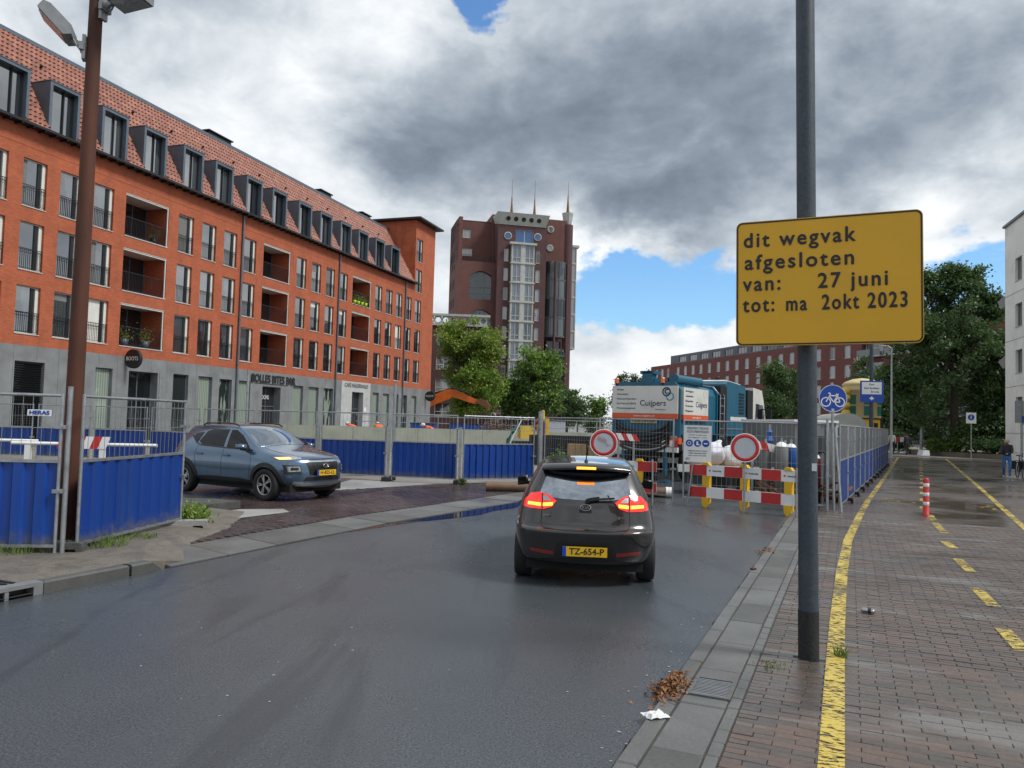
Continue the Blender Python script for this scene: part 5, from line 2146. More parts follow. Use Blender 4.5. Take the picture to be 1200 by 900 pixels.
def wheel(parent, x, y, r, side, wd=.2, spokes=5, dark=False):
    s = 1 if side > 0 else -1
    mb = MB()
    rr = r * .64
    prof = [(rr, -wd / 2), (r * .93, -wd / 2), (r, -wd / 2 + .03), (r, wd / 2 - .03), (r * .95, wd / 2), (rr, wd / 2 - .01), (rr * .97, wd / 2 - .05)]
    mb.lathe(prof, (0, 0, 0), 'Y', 36)
    w_ = mb.build('wheel', 'rubber', parent, (x, y, r))
    if s < 0:
        w_.rotation_euler = (0, 0, math.pi)
    rim = MB()
    ys = wd / 2 - .025
    rim.lathe([(rr * .99, ys - .10), (rr * 1.0, ys + .012), (rr * .93, ys + .016), (rr * .90, ys - .01), (rr * .88, ys - .1)], (0, 0, 0), 'Y', 36)
    for k in range(spokes):
        for tw_ in (-.13, .13):
            a = 2 * math.pi * k / spokes + tw_
            d = Vector((math.cos(a), 0, math.sin(a)))
            d2 = Vector((math.cos(a - tw_ * .8), 0, math.sin(a - tw_ * .8)))
            rim.bar(tuple(d2 * rr * .16 + Vector((0, ys - .005, 0))), tuple(d * rr * .93 + Vector((0, ys - .012, 0))), .030, .024)
    rim.cyl((0, ys - .04, 0), (0, ys + .005, 0), rr * .2, rr * .17, 14)
    rim.build('rim', 'alloy', w_)
    b = MB()
    b.cyl((0, ys - .11, 0), (0, ys - .09, 0), rr * .97, rr * .97, 24)
    b.build('brake', 'under', w_)
    return w_


def plate(parent, loc, rz, txt):
    mb = MB()
    mb.bx(-.26, .26, -.006, 0, -.056, .056)
    p = mb.build('number_plate', 'plate_yellow', parent, loc, rz)
    b = MB()
    b.bx(-.26, -.215, -.0075, -.0062, -.056, .056)
    b.build('country_band', 'plate_blue', p)
    text(txt, .09, 'sign_black', p, (.022, -.008, 0), width=.40, bold=.002, depth=.001, height=.072)
    return p


# ------------------------------------------------------------- dark hatchback (seen from behind)
KA = rad(90 - 5.2)
kx, ky = .92, 9.28      # ground point midway between the rear wheels
kia = thing('hatchback_car', 'dark brown hatchback car seen from behind with brake lights on', 'car', (kx + 1.30 * math.cos(KA), ky + 1.30 * math.sin(KA), 0), KA)
Z7 = [.24, .33, .56, .67, .97, 1.20, 1.41]
rear = [[(-1.93, 0, .26), (-2.00, 0, .33), (-2.05, 0, .62), (-1.95, 0, .68), (-1.90, 0, .97), (-1.72, 0, 1.20), (-1.50, 0, 1.425)],
        [(-1.92, .40, .26), (-1.98, .42, .33), (-2.03, .44, .62), (-1.93, .44, .68), (-1.87, .42, .97), (-1.69, .36, 1.20), (-1.48, .33, 1.42)],
        [(-1.82, .68, .26), (-1.85, .73, .33), (-1.88, .77, .62), (-1.80, .765, .69), (-1.72, .73, .99), (-1.58, .62, 1.20), (-1.43, .53, 1.405)]]
st = [[(-1.62, .70, .24), (-1.62, .80, .33), (-1.64, .855, .56), (-1.62, .855, .70), (-1.55, .80, 1.00), (-1.46, .68, 1.20), (-1.38, .565, 1.405)],
      [(-1.28, .72, .22), (-1.28, .82, .32), (-1.28, .865, .56), (-1.28, .86, .72), (-1.22, .80, 1.00), (-1.14, .69, 1.22), (-1.08, .575, 1.43)],
      [(-.70, .74, .20), (-.70, .83, .30), (-.70, .85, .52), (-.70, .845, .72), (-.68, .795, .97), (-.64, .695, 1.22), (-.60, .585, 1.445)],
      [(0, .74, .20), (0, .83, .30), (0, .85, .52), (0, .845, .72), (0, .795, .95), (0, .695, 1.22), (-.05, .585, 1.445)],
      [(.65, .74, .20), (.65, .83, .30), (.65, .85, .52), (.65, .845, .72), (.68, .795, .93), (.50, .70, 1.18), (.35, .57, 1.40)],
      [(1.15, .72, .22), (1.15, .82, .32), (1.18, .86, .56), (1.15, .85, .70), (1.12, .79, .90), (1.05, .74, .95), (.98, .66, .99)],
      [(1.62, .68, .24), (1.62, .77, .33), (1.62, .82, .56), (1.62, .80, .68), (1.58, .75, .80), (1.55, .68, .84), (1.52, .58, .87)]]
front = [[(1.84, .58, .24), (1.86, .64, .33), (1.88, .66, .52), (1.84, .65, .64), (1.78, .62, .72), (1.74, .56, .76), (1.70, .48, .79)],
         [(1.94, .32, .24), (1.99, .34, .33), (2.0, .34, .52), (1.96, .34, .64), (1.90, .32, .72), (1.84, .3, .77), (1.78, .26, .80)],
         [(1.96, 0, .24), (2.02, 0, .33), (2.03, 0, .52), (1.99, 0, .64), (1.93, 0, .72), (1.86, 0, .77), (1.80, 0, .81)]]
c_crown = [.02, .03, .035, .035, .035, .04, .03]
dx_top = [-.06, 0, 0, .0, .06, .08, .1]
rear = add_row(rear, 2, .8, (0, 1, 2), -.012)
st = add_row(st, 2, .8, (), 0)
front = add_row(front, 2, .8, (), 0)
kb, kt = car_body('body', st, rear, front, [(-1.30, .31), (1.27, .31)], 'hatchback_paint', kia)
mb = MB()
mb.bx(-1.75, 1.8, -.7, .7, .17, .30)
mb.build('underbody', 'under', kia)
for (x, sx) in ((-1.30, 1), (-1.30, -1), (1.27, 1), (1.27, -1)):
    wheel(kia, x, sx * .755, .305, sx, .205, 5)
# rear window, spoiler, lamps
rw = patch(kt, 'rear_window', [(-.50, 1.035), (-.30, 1.015), (0, 1.005), (.30, 1.015), (.50, 1.035), (.555, 1.06), (.50, 1.22), (.44, 1.345), (-.44, 1.345), (-.50, 1.22), (-.555, 1.06)], 'X-', 'car_glass', kia, .005, .07)
mb = MB()
N = 12
prof = []
for i in range(N + 1):
    y = -.54 + 1.08 * i / N
    k = (y / .54) ** 2
    prof.append((y, -1.735 + .16 * k, 1.372 - .035 * k, -1.45 + .05 * k, 1.438 - .028 * k))
vs, fs = [], []
for (y, xr, zr, xf, zf) in prof:
    vs += [(xr, y, zr), (xr + .012, y, zr + .034), ((xr + xf) / 2, y, (zr + zf) / 2 + .034), (xf, y, zf + .008), (xf, y, zf - .05), (xr + .05, y, zr - .012)]
for i in range(N):
    for j in range(6):
        fs.append((i * 6 + j, i * 6 + (j + 1) % 6, (i + 1) * 6 + (j + 1) % 6, (i + 1) * 6 + j))
mb.add(vs, fs, 0, True)
mb.add(vs[:6], [(0, 1, 2, 3, 4, 5)])
mb.add(vs[-6:], [(5, 4, 3, 2, 1, 0)])
sp = mb.build('spoiler', 'hatchback_paint', kia)
mb = MB()
mb.bx(-1.765, -1.715, -.115, .115, 1.372, 1.398)
mb.build('brake_lamp', 'lamp_lit', sp)
mb = MB()
for sgn in (-1, 1):
    pass
LT = [(.345, .985), (.40, .915), (.50, .885), (.66, .885), (.745, .90), (.735, .98), (.66, 1.055), (.56, 1.075), (.44, 1.05)]
for sgn in (1, -1):
    poly = LT if sgn > 0 else mirror(LT)
    tl = patch(kt, 'tail_lamp', poly, 'X-', 'lens_red', kia, .014, .04, .03)
    for seg in ([(.39, .930), (.505, .918), (.505, .955), (.385, .968)], [(.53, .916), (.69, .925), (.685, .958), (.53, .954)]):
        patch(kt, 'light_bar', seg if sgn > 0 else mirror(seg), 'X-', 'lamp_lit', tl, .020, .05, .01)
    seg = [(.41, .985), (.50, .985), (.52, 1.04), (.46, 1.035)]
    patch(kt, 'clear_lens', seg if sgn > 0 else mirror(seg), 'X-', 'lens_clear', tl, .018, .05, .01)
    line_patch(kt, 'shut_line', [(sgn * .515, 1.06), (sgn * .512, .89)], .012, 'X-', tl, off=.022)
    rf = [(.36, .375), (.64, .40), (.655, .44), (.37, .42)]
    patch(kt, 'reflector', rf if sgn > 0 else mirror(rf), 'X-', 'lens_red_dim', kia, .006, .06)
    # side glass and door lines
    ax = 'Y+' if sgn > 0 else 'Y-'
    patch(kt, 'side_window', [(.62, .98), (-.05, 1.0), (-.08, 1.36), (.20, 1.37), (.42, 1.22)], ax, 'car_glass_side', kia, .004)
    patch(kt, 'side_window', [(-.14, 1.0), (-.95, 1.05), (-1.10, 1.14), (-.95, 1.30), (-.70, 1.36), (-.16, 1.37)], ax, 'car_glass_side', kia, .004)
    line_patch(kt, 'shut_line', [(-.11, .98), (-.13, .65), (-.12, .32)], .008, ax, kia)
    line_patch(kt, 'shut_line', [(.70, .95), (.74, .6), (.68, .34)], .008, ax, kia)
    line_patch(kt, 'shut_line', [(-.95, 1.02), (-1.0, .80), (-.88, .40)], .008, ax, kia)
    for hx in (-.02 - .16, -.86):
        mb = MB()
        mb.bx(hx, hx + .17, sgn * .86 - .012, sgn * .86 + .012, .83, .865)
        mb.build('door_handle', 'hatchback_paint', kia)
    # mirrors
    mb = MB()
    mb.add([(.50, sgn * .84, .99), (.50, sgn * 1.00, .97), (.50, sgn * 1.01, 1.10), (.50, sgn * .86, 1.125), (.64, sgn * .86, 1.0), (.62, sgn * .97, 1.0), (.62, sgn * .97, 1.08), (.64, sgn * .87, 1.09)],
           [(0, 1, 2, 3), (4, 5, 6, 7), (0, 1, 5, 4), (1, 2, 6, 5), (2, 3, 7, 6), (3, 0, 4, 7)], 0, True)
    mb.bar((.60, sgn * .74, .98), (.57, sgn * .90, 1.02), .05, .05)
    mr = mb.build('mirror', 'black_plastic', kia)
    mb = MB()
    mb.add([(.496, sgn * .865, 1.0), (.496, sgn * .99, .985), (.496, sgn * .995, 1.085), (.496, sgn * .875, 1.105)], [(0, 1, 2, 3)])
    mb.build('mirror_glass', 'car_glass_side', mr)
ws = patch(kt, 'windscreen', [(.42, -.52), (1.00, -.62), (1.04, 0), (1.00, .62), (.42, .52), (.44, 0)], 'Z', 'car_glass', kia, .004, .1)
line_patch(kt, 'shut_line', [(.52, .885), (.525, .74), (.50, .685), (.3, .668), (0, .662), (-.3, .668), (-.50, .685), (-.525, .74), (-.52, .885)], .009, 'X-', kia)
# dark lower bumper recess and plate
patch(kt, 'bumper_insert', [(-.36, .36), (-.31, .335), (.31, .335), (.36, .36), (.33, .515), (.28, .545), (-.28, .545), (-.33, .515)], 'X-', 'black_plastic', kia, .003, .08)
patch(kt, 'diffuser', [(-.60, .255), (.60, .255), (.62, .30), (.36, .335), (-.36, .335), (-.62, .30)], 'X-', 'black_plastic', kia, .005, .08)
p_ = plate(kia, (-2.055, 0, .435), rad(-90), 'TZ-654-P')
# badge, wiper, antenna, model marks
mb = MB()
mb.lathe([(.062, -.0), (.066, .008), (.058, .012), (.056, .004)], (0, 0, 0), 'X', 26)
bd = mb.build('badge', 'chrome', kia, (-1.945, 0, .935))
bd.scale = (-1, 1, .58)
mb = MB()
mb.lathe([(.001, .004), (.056, .004)], (0, 0, 0), 'X', 26)
o = mb.build('badge_field', 'black_plastic', bd)
text('KIA', .04, 'chrome', kia, (-1.956, 0, .935), rot=(rad(90), 0, rad(-90)), width=.085, bold=.001, height=.036)
patch(kt, 'tailgate_handle', [(-.07, .865), (.07, .865), (.075, .90), (-.075, .90)], 'X-', 'shut_line', kia, .003)
text('RIO', .03, 'chrome', kia, (-1.915, .46, .83), rot=(rad(90), 0, rad(-90)), width=.07)
text('Eco', .03, 'chrome', kia, (-1.915, -.42, .83), rot=(rad(90), 0, rad(-90)), width=.06)
mb = MB()
mb.bar((-1.895, -.03, 1.02), (-1.865, -.34, 1.045), .018, .022)
mb.bar((-1.89, -.03, 1.02), (-1.86, -.16, 1.04), .03, .04)
mb.cyl((-1.92, -.02, 1.005), (-1.88, -.02, 1.01), .026, .026, 10)
mb.build('rear_wiper', 'black_plastic', kia)
mb = MB()
mb.cyl((-1.38, 0, 1.44), (-1.38, 0, 1.47), .028, .016, 10)
mb.tube([(-1.38, 0, 1.46), (-1.42, 0, 1.58), (-1.48, 0, 1.72)], .006, 6, radii=[.008, .005, .003])
mb.build('antenna', 'black_plastic', kia)

kia.scale = (.957, .957, .957)
# ------------------------------------------------------------- blue-grey crossover (front three-quarter view)
HA = math.atan2(-1.27, 2.24) - .03
fwx, fwy, rwx, rwy = -5.09, 16.47, -7.33, 17.74
# visible wheels are on the car's right side: centre line lies .79 m to their left
hd = Vector((math.cos(HA), math.sin(HA)))
hl = Vector((-hd.y, hd.x))
mid = Vector(((fwx + rwx) / 2, (fwy + rwy) / 2)) + hl * .74
kona = thing('crossover_car', 'blue grey crossover car turning out of the drive with amber indicator lit', 'car', (mid.x, mid.y, .012), HA)
rear = [[(-1.93, 0, .34), (-2.02, 0, .42), (-2.06, 0, .62), (-2.02, 0, .78), (-1.95, 0, 1.02), (-1.80, 0, 1.26), (-1.55, 0, 1.51)],
        [(-1.92, .42, .34), (-2.0, .45, .42), (-2.04, .46, .62), (-2.0, .46, .78), (-1.92, .44, 1.02), (-1.77, .38, 1.26), (-1.53, .35, 1.505)],
        [(-1.80, .72, .34), (-1.86, .78, .42), (-1.89, .81, .62), (-1.86, .81, .78), (-1.76, .77, 1.03), (-1.62, .66, 1.26), (-1.46, .55, 1.49)]]
st = [[(-1.62, .74, .32), (-1.64, .86, .42), (-1.66, .90, .62), (-1.64, .89, .80), (-1.57, .83, 1.05), (-1.48, .71, 1.27), (-1.38, .59, 1.49)],
      [(-1.25, .74, .28), (-1.27, .86, .40), (-1.28, .905, .62), (-1.26, .895, .82), (-1.20, .835, 1.05), (-1.12, .72, 1.28), (-1.02, .60, 1.51)],
      [(-.68, .74, .24), (-.68, .85, .36), (-.68, .875, .58), (-.68, .875, .80), (-.66, .83, 1.02), (-.62, .725, 1.28), (-.56, .605, 1.525)],
      [(0, .74, .24), (0, .85, .36), (0, .87, .58), (0, .87, .80), (0, .83, 1.0), (-.02, .725, 1.28), (-.06, .605, 1.525)],
      [(.62, .74, .24), (.62, .85, .36), (.62, .875, .58), (.62, .875, .80), (.66, .83, .99), (.48, .725, 1.24), (.22, .59, 1.49)],
      [(1.12, .74, .26), (1.13, .86, .38), (1.16, .905, .62), (1.14, .895, .82), (1.10, .84, .98), (1.02, .79, 1.02), (.93, .70, 1.06)],
      [(1.60, .74, .30), (1.62, .85, .40), (1.64, .885, .62), (1.62, .87, .80), (1.58, .81, .93), (1.54, .73, .97), (1.50, .62, .995)]]
front = [[(1.86, .62, .28), (1.90, .70, .38), (1.93, .72, .58), (1.90, .71, .76), (1.86, .69, .87), (1.80, .63, .92), (1.74, .54, .945)],
         [(1.98, .34, .28), (2.05, .38, .38), (2.06, .38, .58), (2.05, .38, .76), (2.0, .37, .88), (1.92, .34, .93), (1.84, .30, .955)],
         [(2.0, 0, .28), (2.08, 0, .38), (2.09, 0, .58), (2.08, 0, .76), (2.03, 0, .885), (1.95, 0, .935), (1.87, 0, .96)]]
c_crown = [.02, .03, .035, .035, .035, .045, .035]
dx_top = [-.06, 0, 0, 0, .10, .10, .1]
hb, ht = car_body('body', st, rear, front, [(-1.32, .335), (1.28, .335)], 'crossover_paint', kona)
mb = MB()
mb.bx(-1.8, 1.85, -.72, .72, .20, .36)
mb.build('underbody', 'under', kona)
for (x, sx) in ((-1.32, 1), (-1.32, -1), (1.28, 1), (1.28, -1)):
    wheel(kona, x, sx * .785, .335, sx, .215, 5)


def arc_ring(cx, cz, r0, r1, a0, a1, n=14):
    out = [(cx + r1 * math.cos(rad(a0 + (a1 - a0) * i / n)), cz + r1 * math.sin(rad(a0 + (a1 - a0) * i / n))) for i in range(n + 1)]
    inn = [(cx + r0 * math.cos(rad(a0 + (a1 - a0) * i / n)), cz + r0 * math.sin(rad(a0 + (a1 - a0) * i / n))) for i in range(n + 1)]
    return out + inn[::-1]


mk('cladding', (.018, .019, .021), .6, 0, .15, 8)
for sgn in (-1, 1):
    ax = 'Y+' if sgn > 0 else 'Y-'
    patch(ht, 'arch_cladding', arc_ring(1.28, .335, .382, .46, -8, 172), ax, 'cladding', kona, .012, .05, .02)
    patch(ht, 'arch_cladding', arc_ring(-1.32, .335, .382, .46, 8, 188), ax, 'cladding', kona, .012, .05, .02)
    patch(ht, 'sill_cladding', [(.84, .25), (.84, .40), (.5, .43), (-.5, .43), (-.87, .40), (-.87, .25)], ax, 'cladding', kona, .008, .08)
    patch(ht, 'side_window', [(.74, 1.045), (.0, 1.06), (-.04, 1.43), (.10, 1.435), (.36, 1.32), (.58, 1.17)], ax, 'car_glass_side', kona, .005)
    patch(ht, 'side_window', [(-.10, 1.065), (-.82, 1.09), (-.93, 1.16), (-.80, 1.38), (-.62, 1.43), (-.12, 1.435)], ax, 'car_glass_side', kona, .005)
    patch(ht, 'quarter_window', [(-.98, 1.13), (-1.20, 1.26), (-1.12, 1.33), (-.90, 1.36)], ax, 'car_glass_side', kona, .005)
    line_patch(ht, 'window_trim', [(.80, 1.03), (0, 1.045), (-.85, 1.075), (-1.0, 1.12), (-1.25, 1.28)], .022, ax, kona, 'black_plastic', .006)
    line_patch(ht, 'shut_line', [(-.07, 1.04), (-.09, .75), (-.07, .38)], .009, ax, kona)
    line_patch(ht, 'shut_line', [(.78, 1.0), (.84, .80), (.78, .42)], .009, ax, kona)
    line_patch(ht, 'shut_line', [(-.92, 1.07), (-.98, .88), (-.85, .45)], .009, ax, kona)
    for hx in (-.02 - .02, -.90):
        mb = MB()
        mb.bx(hx, hx + .18, sgn * .878 - .02, sgn * .878 + .018, .875, .91)
        mb.build('door_handle', 'crossover_paint', kona)
    mb = MB()
    mb.add([(.58, sgn * .86, 1.03), (.58, sgn * 1.05, 1.04), (.58, sgn * 1.06, 1.15), (.58, sgn * .89, 1.17), (.74, sgn * .88, 1.04), (.71, sgn * 1.01, 1.05), (.71, sgn * 1.01, 1.13), (.74, sgn * .90, 1.14)],
           [(0, 1, 2, 3), (4, 5, 6, 7), (0, 1, 5, 4), (1, 2, 6, 5), (2, 3, 7, 6), (3, 0, 4, 7)], 0, True)
    mr = mb.build('mirror', 'crossover_paint', kona)
    mb = MB()
    mb.bar((.66, sgn * .78, 1.02), (.64, sgn * .95, 1.045), .10, .05)
    mb.build('mirror_arm', 'black_plastic', mr)
    # roof rail
    mb = MB()
    mb.tube([(-1.05, sgn * .60, 1.51), (-.95, sgn * .60, 1.56), (-.2, sgn * .60, 1.575), (.02, sgn * .59, 1.56), (.12, sgn * .59, 1.515)], .017, 6)
    mb.build('roof_rail', 'black_plastic', kona)
    # lamps
    hp = [(.50, .885), (.80, .86), (.82, .915), (.60, .935), (.48, .915)]
    patch(ht, 'day_lamp', hp if sgn > 0 else mirror(hp), 'X+', 'lens_clear', kona, .006, .04)
    ap = [(.66, .885), (.80, .872), (.81, .905), (.68, .915)]
    if sgn < 0:
        patch(ht, 'indicator', mirror(ap), 'X+', 'lamp_amber', kona, .012, .03)
    hp = [(.545, .60), (.79, .58), (.80, .765), (.56, .755)]
    patch(ht, 'lamp_surround', hp if sgn > 0 else mirror(hp), 'X+', 'cladding', kona, .010, .05)
    hp = [(.565, .64), (.755, .625), (.765, .735), (.575, .735)]
    patch(ht, 'headlamp', hp if sgn > 0 else mirror(hp), 'X+', 'lens_clear', kona, .016, .04)
    hp = [(.60, .665), (.72, .655), (.72, .715), (.60, .715)]
    patch(ht, 'lamp_bowl', hp if sgn > 0 else mirror(hp), 'X+', 'dark_metal', kona, .020, .05)
    tl = [(-1.70, .98), (-1.86, .97), (-1.84, 1.06), (-1.66, 1.05)]
    patch(ht, 'tail_lamp', tl, ax, 'lens_red_dim', kona, .010, .05)
    hp = [(.52, .36), (.66, .37), (.66, .43), (.50, .42)]
    patch(ht, 'fog_lamp', hp if sgn > 0 else mirror(hp), 'X+', 'lens_clear', kona, .010, .05)
patch(ht, 'windscreen', [(.28, -.53), (.60, -.635), (.92, -.685), (1.0, -.4), (1.02, 0), (1.0, .4), (.92, .685), (.60, .635), (.28, .53), (.34, .28), (.36, 0), (.34, -.28)], 'Z', 'car_glass', kona, .005, .08)
patch(ht, 'grille', [(-.44, .80), (-.36, .56), (.36, .56), (.44, .80), (.38, .835), (-.38, .835)], 'X+', 'black_plastic', kona, .006, .05)
patch(ht, 'grille_trim', [(-.47, .835), (-.42, .850), (.42, .850), (.47, .835), (.46, .822), (-.46, .822)], 'X+', 'chrome', kona, .012, .06)
patch(ht, 'lower_grille', [(-.50, .44), (.50, .44), (.44, .52), (-.44, .52)], 'X+', 'black_plastic', kona, .005, .06)
patch(ht, 'skid_plate', [(-.62, .335), (.62, .335), (.52, .42), (.44, .395), (-.44, .395), (-.52, .42)], 'X+', 'alloy', kona, .010, .06)
patch(ht, 'bonnet_slot', [(-.34, .878), (.34, .878), (.34, .890), (-.34, .890)], 'X+', 'shut_line', kona, .004, .08)
for sgn in (1, -1):
    line_patch(ht, 'shut_line', [(1.05, sgn * .66), (1.5, sgn * .60), (1.72, sgn * .52)], .010, 'Z', kona)
gl = MB()
for k in range(7):
    gl.bx(2.098, 2.104, -.36 + k * .11, -.35 + k * .11, .58, .80)
for k in range(3):
    gl.bx(2.097, 2.103, -.38, .38, .62 + k * .06, .628 + k * .06)
gl.build('grille_mesh', 'dark_metal', kona)
mb = MB()
mb.bx(2.10, 2.13, -.27, .27, .545, .67)
mb.build('plate_holder', 'black_plastic', kona)
plate(kona, (2.138, 0, .607), rad(90), 'H-825-LL')
mb = MB()
mb.lathe([(.078, 0), (.086, .01), (.070, .016), (.066, .0)], (0, 0, 0), 'X', 26)
bd = mb.build('badge', 'chrome', kona, (2.105, 0, .755))
bd.scale = (1, 1, .55)
text('H', .11, 'chrome', kona, (2.118, 0, .755), rot=(rad(90), 0, rad(90)), width=.075, bold=.003, height=.06, shear=.35)
for y0, y1 in ((-.55, -.02), (-.02, .5)):
    mb = MB()
    mb.bar((1.0, y0, 1.05), (.96, y1 * .98, 1.075), .02, .015)
    mb.build('wiper', 'black_plastic', kona)
kona.scale = (1.04, 1.04, 1.02)

# ================================================================ SUCTION TRUCK
mk('teal', (.008, .10, .17), .4, 0, .15, 1.5, dirt=(.03, .06, .07), dirt_amt=.5, dscale=1.5, streak=True)
mk('truck_white', (.62, .62, .58), .4, 0, .06, 2, dirt=(.35, .33, .29), dirt_amt=.35, coat=.3)
mk('truck_orange', (.60, .10, .03), .45, 0, .08, 2)
mk('sign_navy', (.01, .03, .09), .5, 0, 0)
mk('sign_teal_light', (.12, .30, .40), .5, 0, 0)
mk('rust', (.16, .07, .03), .8, 0, .3, 3)
mk('brown_hose', (.16, .10, .065), .7, 0, .2, 4)
mk('beacon', (.40, .07, .01), .2, 0, .1, 8, coat=1, emit=(1, .25, .03), estr=.05)
TA = rad(90 - 36)
trk = thing('suction_truck', 'teal and white suction excavator truck with company boards behind the mesh gate', 'truck', (5.40, 24.6, 0), TA)
W_ = 2.45
mb = MB()   # tank body with rounded upper edges
prof = [(.05, 1.55), (.05, 2.9), (.16, 3.12), (.35, 3.2), (2.1, 3.2), (2.29, 3.12), (2.4, 2.9), (2.4, 1.55), (2.0, 1.15), (.45, 1.15)]
mb.prism(prof, .10, 3.2, 'YZ')
mb.build('tank', 'teal', trk)
for (x0, x1) in ((.02, .1), (3.2, 3.28)):
    mb = MB()
    mb.prism([(-.0, 1.2), (0.0, 3.0), (.2, 3.26), (2.25, 3.26), (2.45, 3.0), (2.45, 1.2)], x0, x1, 'YZ')
    mb.build('tank_rib', 'teal', trk)
# rear board
mb = MB()
mb.bx(-.05, .0, .06, 2.42, 2.22, 3.12)
rbd = mb.build('rear_board', 'truck_white', trk)
mb = MB()
mb.bx(-.05, .0, .06, 2.42, 2.05, 2.219)
mb.build('orange_band', 'truck_orange', rbd)
RB = (rad(90), 0, rad(-90))
text('Cuijpers', .26, 'sign_navy', rbd, (-.055, .93, 2.55), rot=RB, width=.92, bold=.002)
text('Services bv', .07, 'sign_navy', rbd, (-.055, .66, 2.35), rot=RB, width=.36)
for i, t_ in enumerate(('Reinigen', 'Calamiteiten', 'Afvalwaterbehandelen', 'Fire Protection (BVO)', 'Projectmanagement')):
    text(t_, .085, 'sign_navy', rbd, (-.055, 2.25, 3.0 - i * .155), rot=RB, align='LEFT', width=[.24, .42, .72, .70, .70][i])
text('www.cuijpers.nl', .10, 'sign_white', rbd, (-.055, 1.24, 2.135), rot=RB, width=.75)
for (y, z, r, m_) in ((.45, 2.93, .15, 'sign_navy'), (.33, 2.78, .14, 'sign_teal_light')):
    mb = MB()
    mb.lathe([(r * .72, 0), (r * .72, -.008), (r, -.008), (r, 0)], (-.051, y, z), 'X', 24)
    mb.build('emblem', m_, rbd)
text('C', .2, 'sign_navy', rbd, (-.056, .45, 2.93), rot=RB, bold=.012, height=.15)
mb = MB()
mb.bx(-.06, -.02, .78, 1.72, 1.90, 2.045)
mk('board_beige', (.50, .42, .24), .5, 0, .08, 3)
wv = mb.build('work_traffic_board', 'board_beige', trk)
text('WERKVERKEER', .13, 'sign_black', wv, (-.065, 1.25, 1.972), rot=RB, width=.88, bold=.004, height=.10)
# side board
mb = MB()
mb.bx(.18, 2.25, -.05, 0.045, 2.20, 3.08)
sbd = mb.build('side_board', 'truck_white', trk)
mb = MB()
mb.bx(.18, 2.25, -.05, .045, 2.03, 2.199)
mb.build('orange_band', 'truck_orange', sbd)
for i in range(5):
    text(('Reinigen', 'Calamiteiten', 'Behandelen', 'Protection', 'Management')[i], .085, 'sign_navy', sbd, (.3, -.055, 2.97 - i * .16), align='LEFT', width=.62)
text('Cuijpers', .26, 'sign_navy', sbd, (1.65, -.055, 2.55), width=.95)
text('www.cuijpers.nl', .09, 'sign_white', sbd, (1.25, -.055, 2.115), width=.7)
mb = MB()
mb.lathe([(.10, 0), (.10, .008), (.15, .008), (.15, 0)], (1.95, -.052, 2.92), 'Y', 24)
mb.build('emblem', 'sign_navy', sbd)
# dark lower tank, hoses, chassis
mb = MB()
mb.bx(.15, 3.1, .25, 2.2, 1.0, 2.0)
mb.bx(.3, 8.6, .75, 1.7, .75, 1.0)
mb.build('chassis', 'dark_metal', trk)
mb = MB()
for k in range(6):
    z = 1.2 + .13 * k
    mb.tube([(-.12, 1.25 + .95 * math.cos(rad(180 + a_)), z + .15 + .38 * math.sin(rad(180 + a_))) for a_ in range(0, 181, 15)], .05, 6)
mb.build('hose', 'black_plastic', trk)
mb = MB()
mb.bx(-.12, .0, 0.02, 2.43, .98, 1.14)
mb.build('rear_beam', 'truck_white', trk)
for (y0, y1) in ((.0, .55), (1.9, 2.45)):
    mb = MB()
    for k in range(4):
        a = y0 + (y1 - y0) * k / 4
        b = y0 + (y1 - y0) * (k + 1) / 4
        mb.bx(-.145, -.121, a, b, 1.16, 1.36, k % 2)
    mb.build('marker_board', ['red_paint', 'sign_white'], trk)
mb = MB()
mb.bx(-.1, .15, -.02, .5, 1.25, 1.45)
mb.build('tool_box', 'truck_orange', trk)
for y in (.45, 1.95):
    mb = MB()
    mb.cyl((-.05, y, .25), (-.05, y, 1.35), .075, .075, 10)
    mb.cyl((-.05, y, .02), (-.05, y, .08), .2, .2, 12)
    mb.build('support_leg', 'teal', trk)
for (x, n_) in ((1.2, 2), (2.4, 2), (7.6, 1)):
    for y in (.2, 2.25):
        mb = MB()
        mb.lathe([(.28, -.16), (.48, -.16), (.51, -.1), (.51, .1), (.48, .16), (.28, .16)], (0, 0, 0), 'Y', 26)
        w_ = mb.build('wheel', 'rubber', trk, (x, y, .51))
        mb = MB()
        mb.cyl((0, -.12, 0), (0, .12, 0), .28, .28, 16)
        mb.build('rim', 'alloy', w_)
# crane and suction hose on the roof
mb = MB()
mb.bx(.1, 2.9, .95, 1.45, 3.26, 3.36)
mb.bx(.0, .35, 1.0, 1.35, 3.2, 3.62)
mb.bx(.0, .5, .92, 1.43, 3.52, 3.62)
mb.build('roof_boom', 'teal', trk)
mb = MB()
mb.cyl((.25, .3, 3.36), (2.3, .3, 3.36), .14, .14, 14)
mb.cyl((.15, .3, 3.36), (.25, .3, 3.36), .17, .17, 14)
mb.build('suction_pipe', 'teal', trk)
mb = MB()
for k in range(5):
    mb.tube([(.3 + k * .4, .6, 3.26), (.4 + k * .4, .75, 3.42), (.6 + k * .4, .9, 3.30)], .04, 6)
mb.build('roof_hoses', 'black_plastic', trk)
for y in (.62, 2.3):
    mb = MB()
    mb.lathe([(.0, 0.19), (.06, .17), (.075, .12), (.075, .02), (.085, .0)], (0, 0, 0), 'Z', 12)
    bc = mb.build('beacon', 'beacon', trk, (.02, y, 3.22))
    mb = MB()
    mb.cyl((0, 0, -.12), (0, 0, 0), .03, .03, 8)
    mb.build('stem', 'black_plastic', bc)
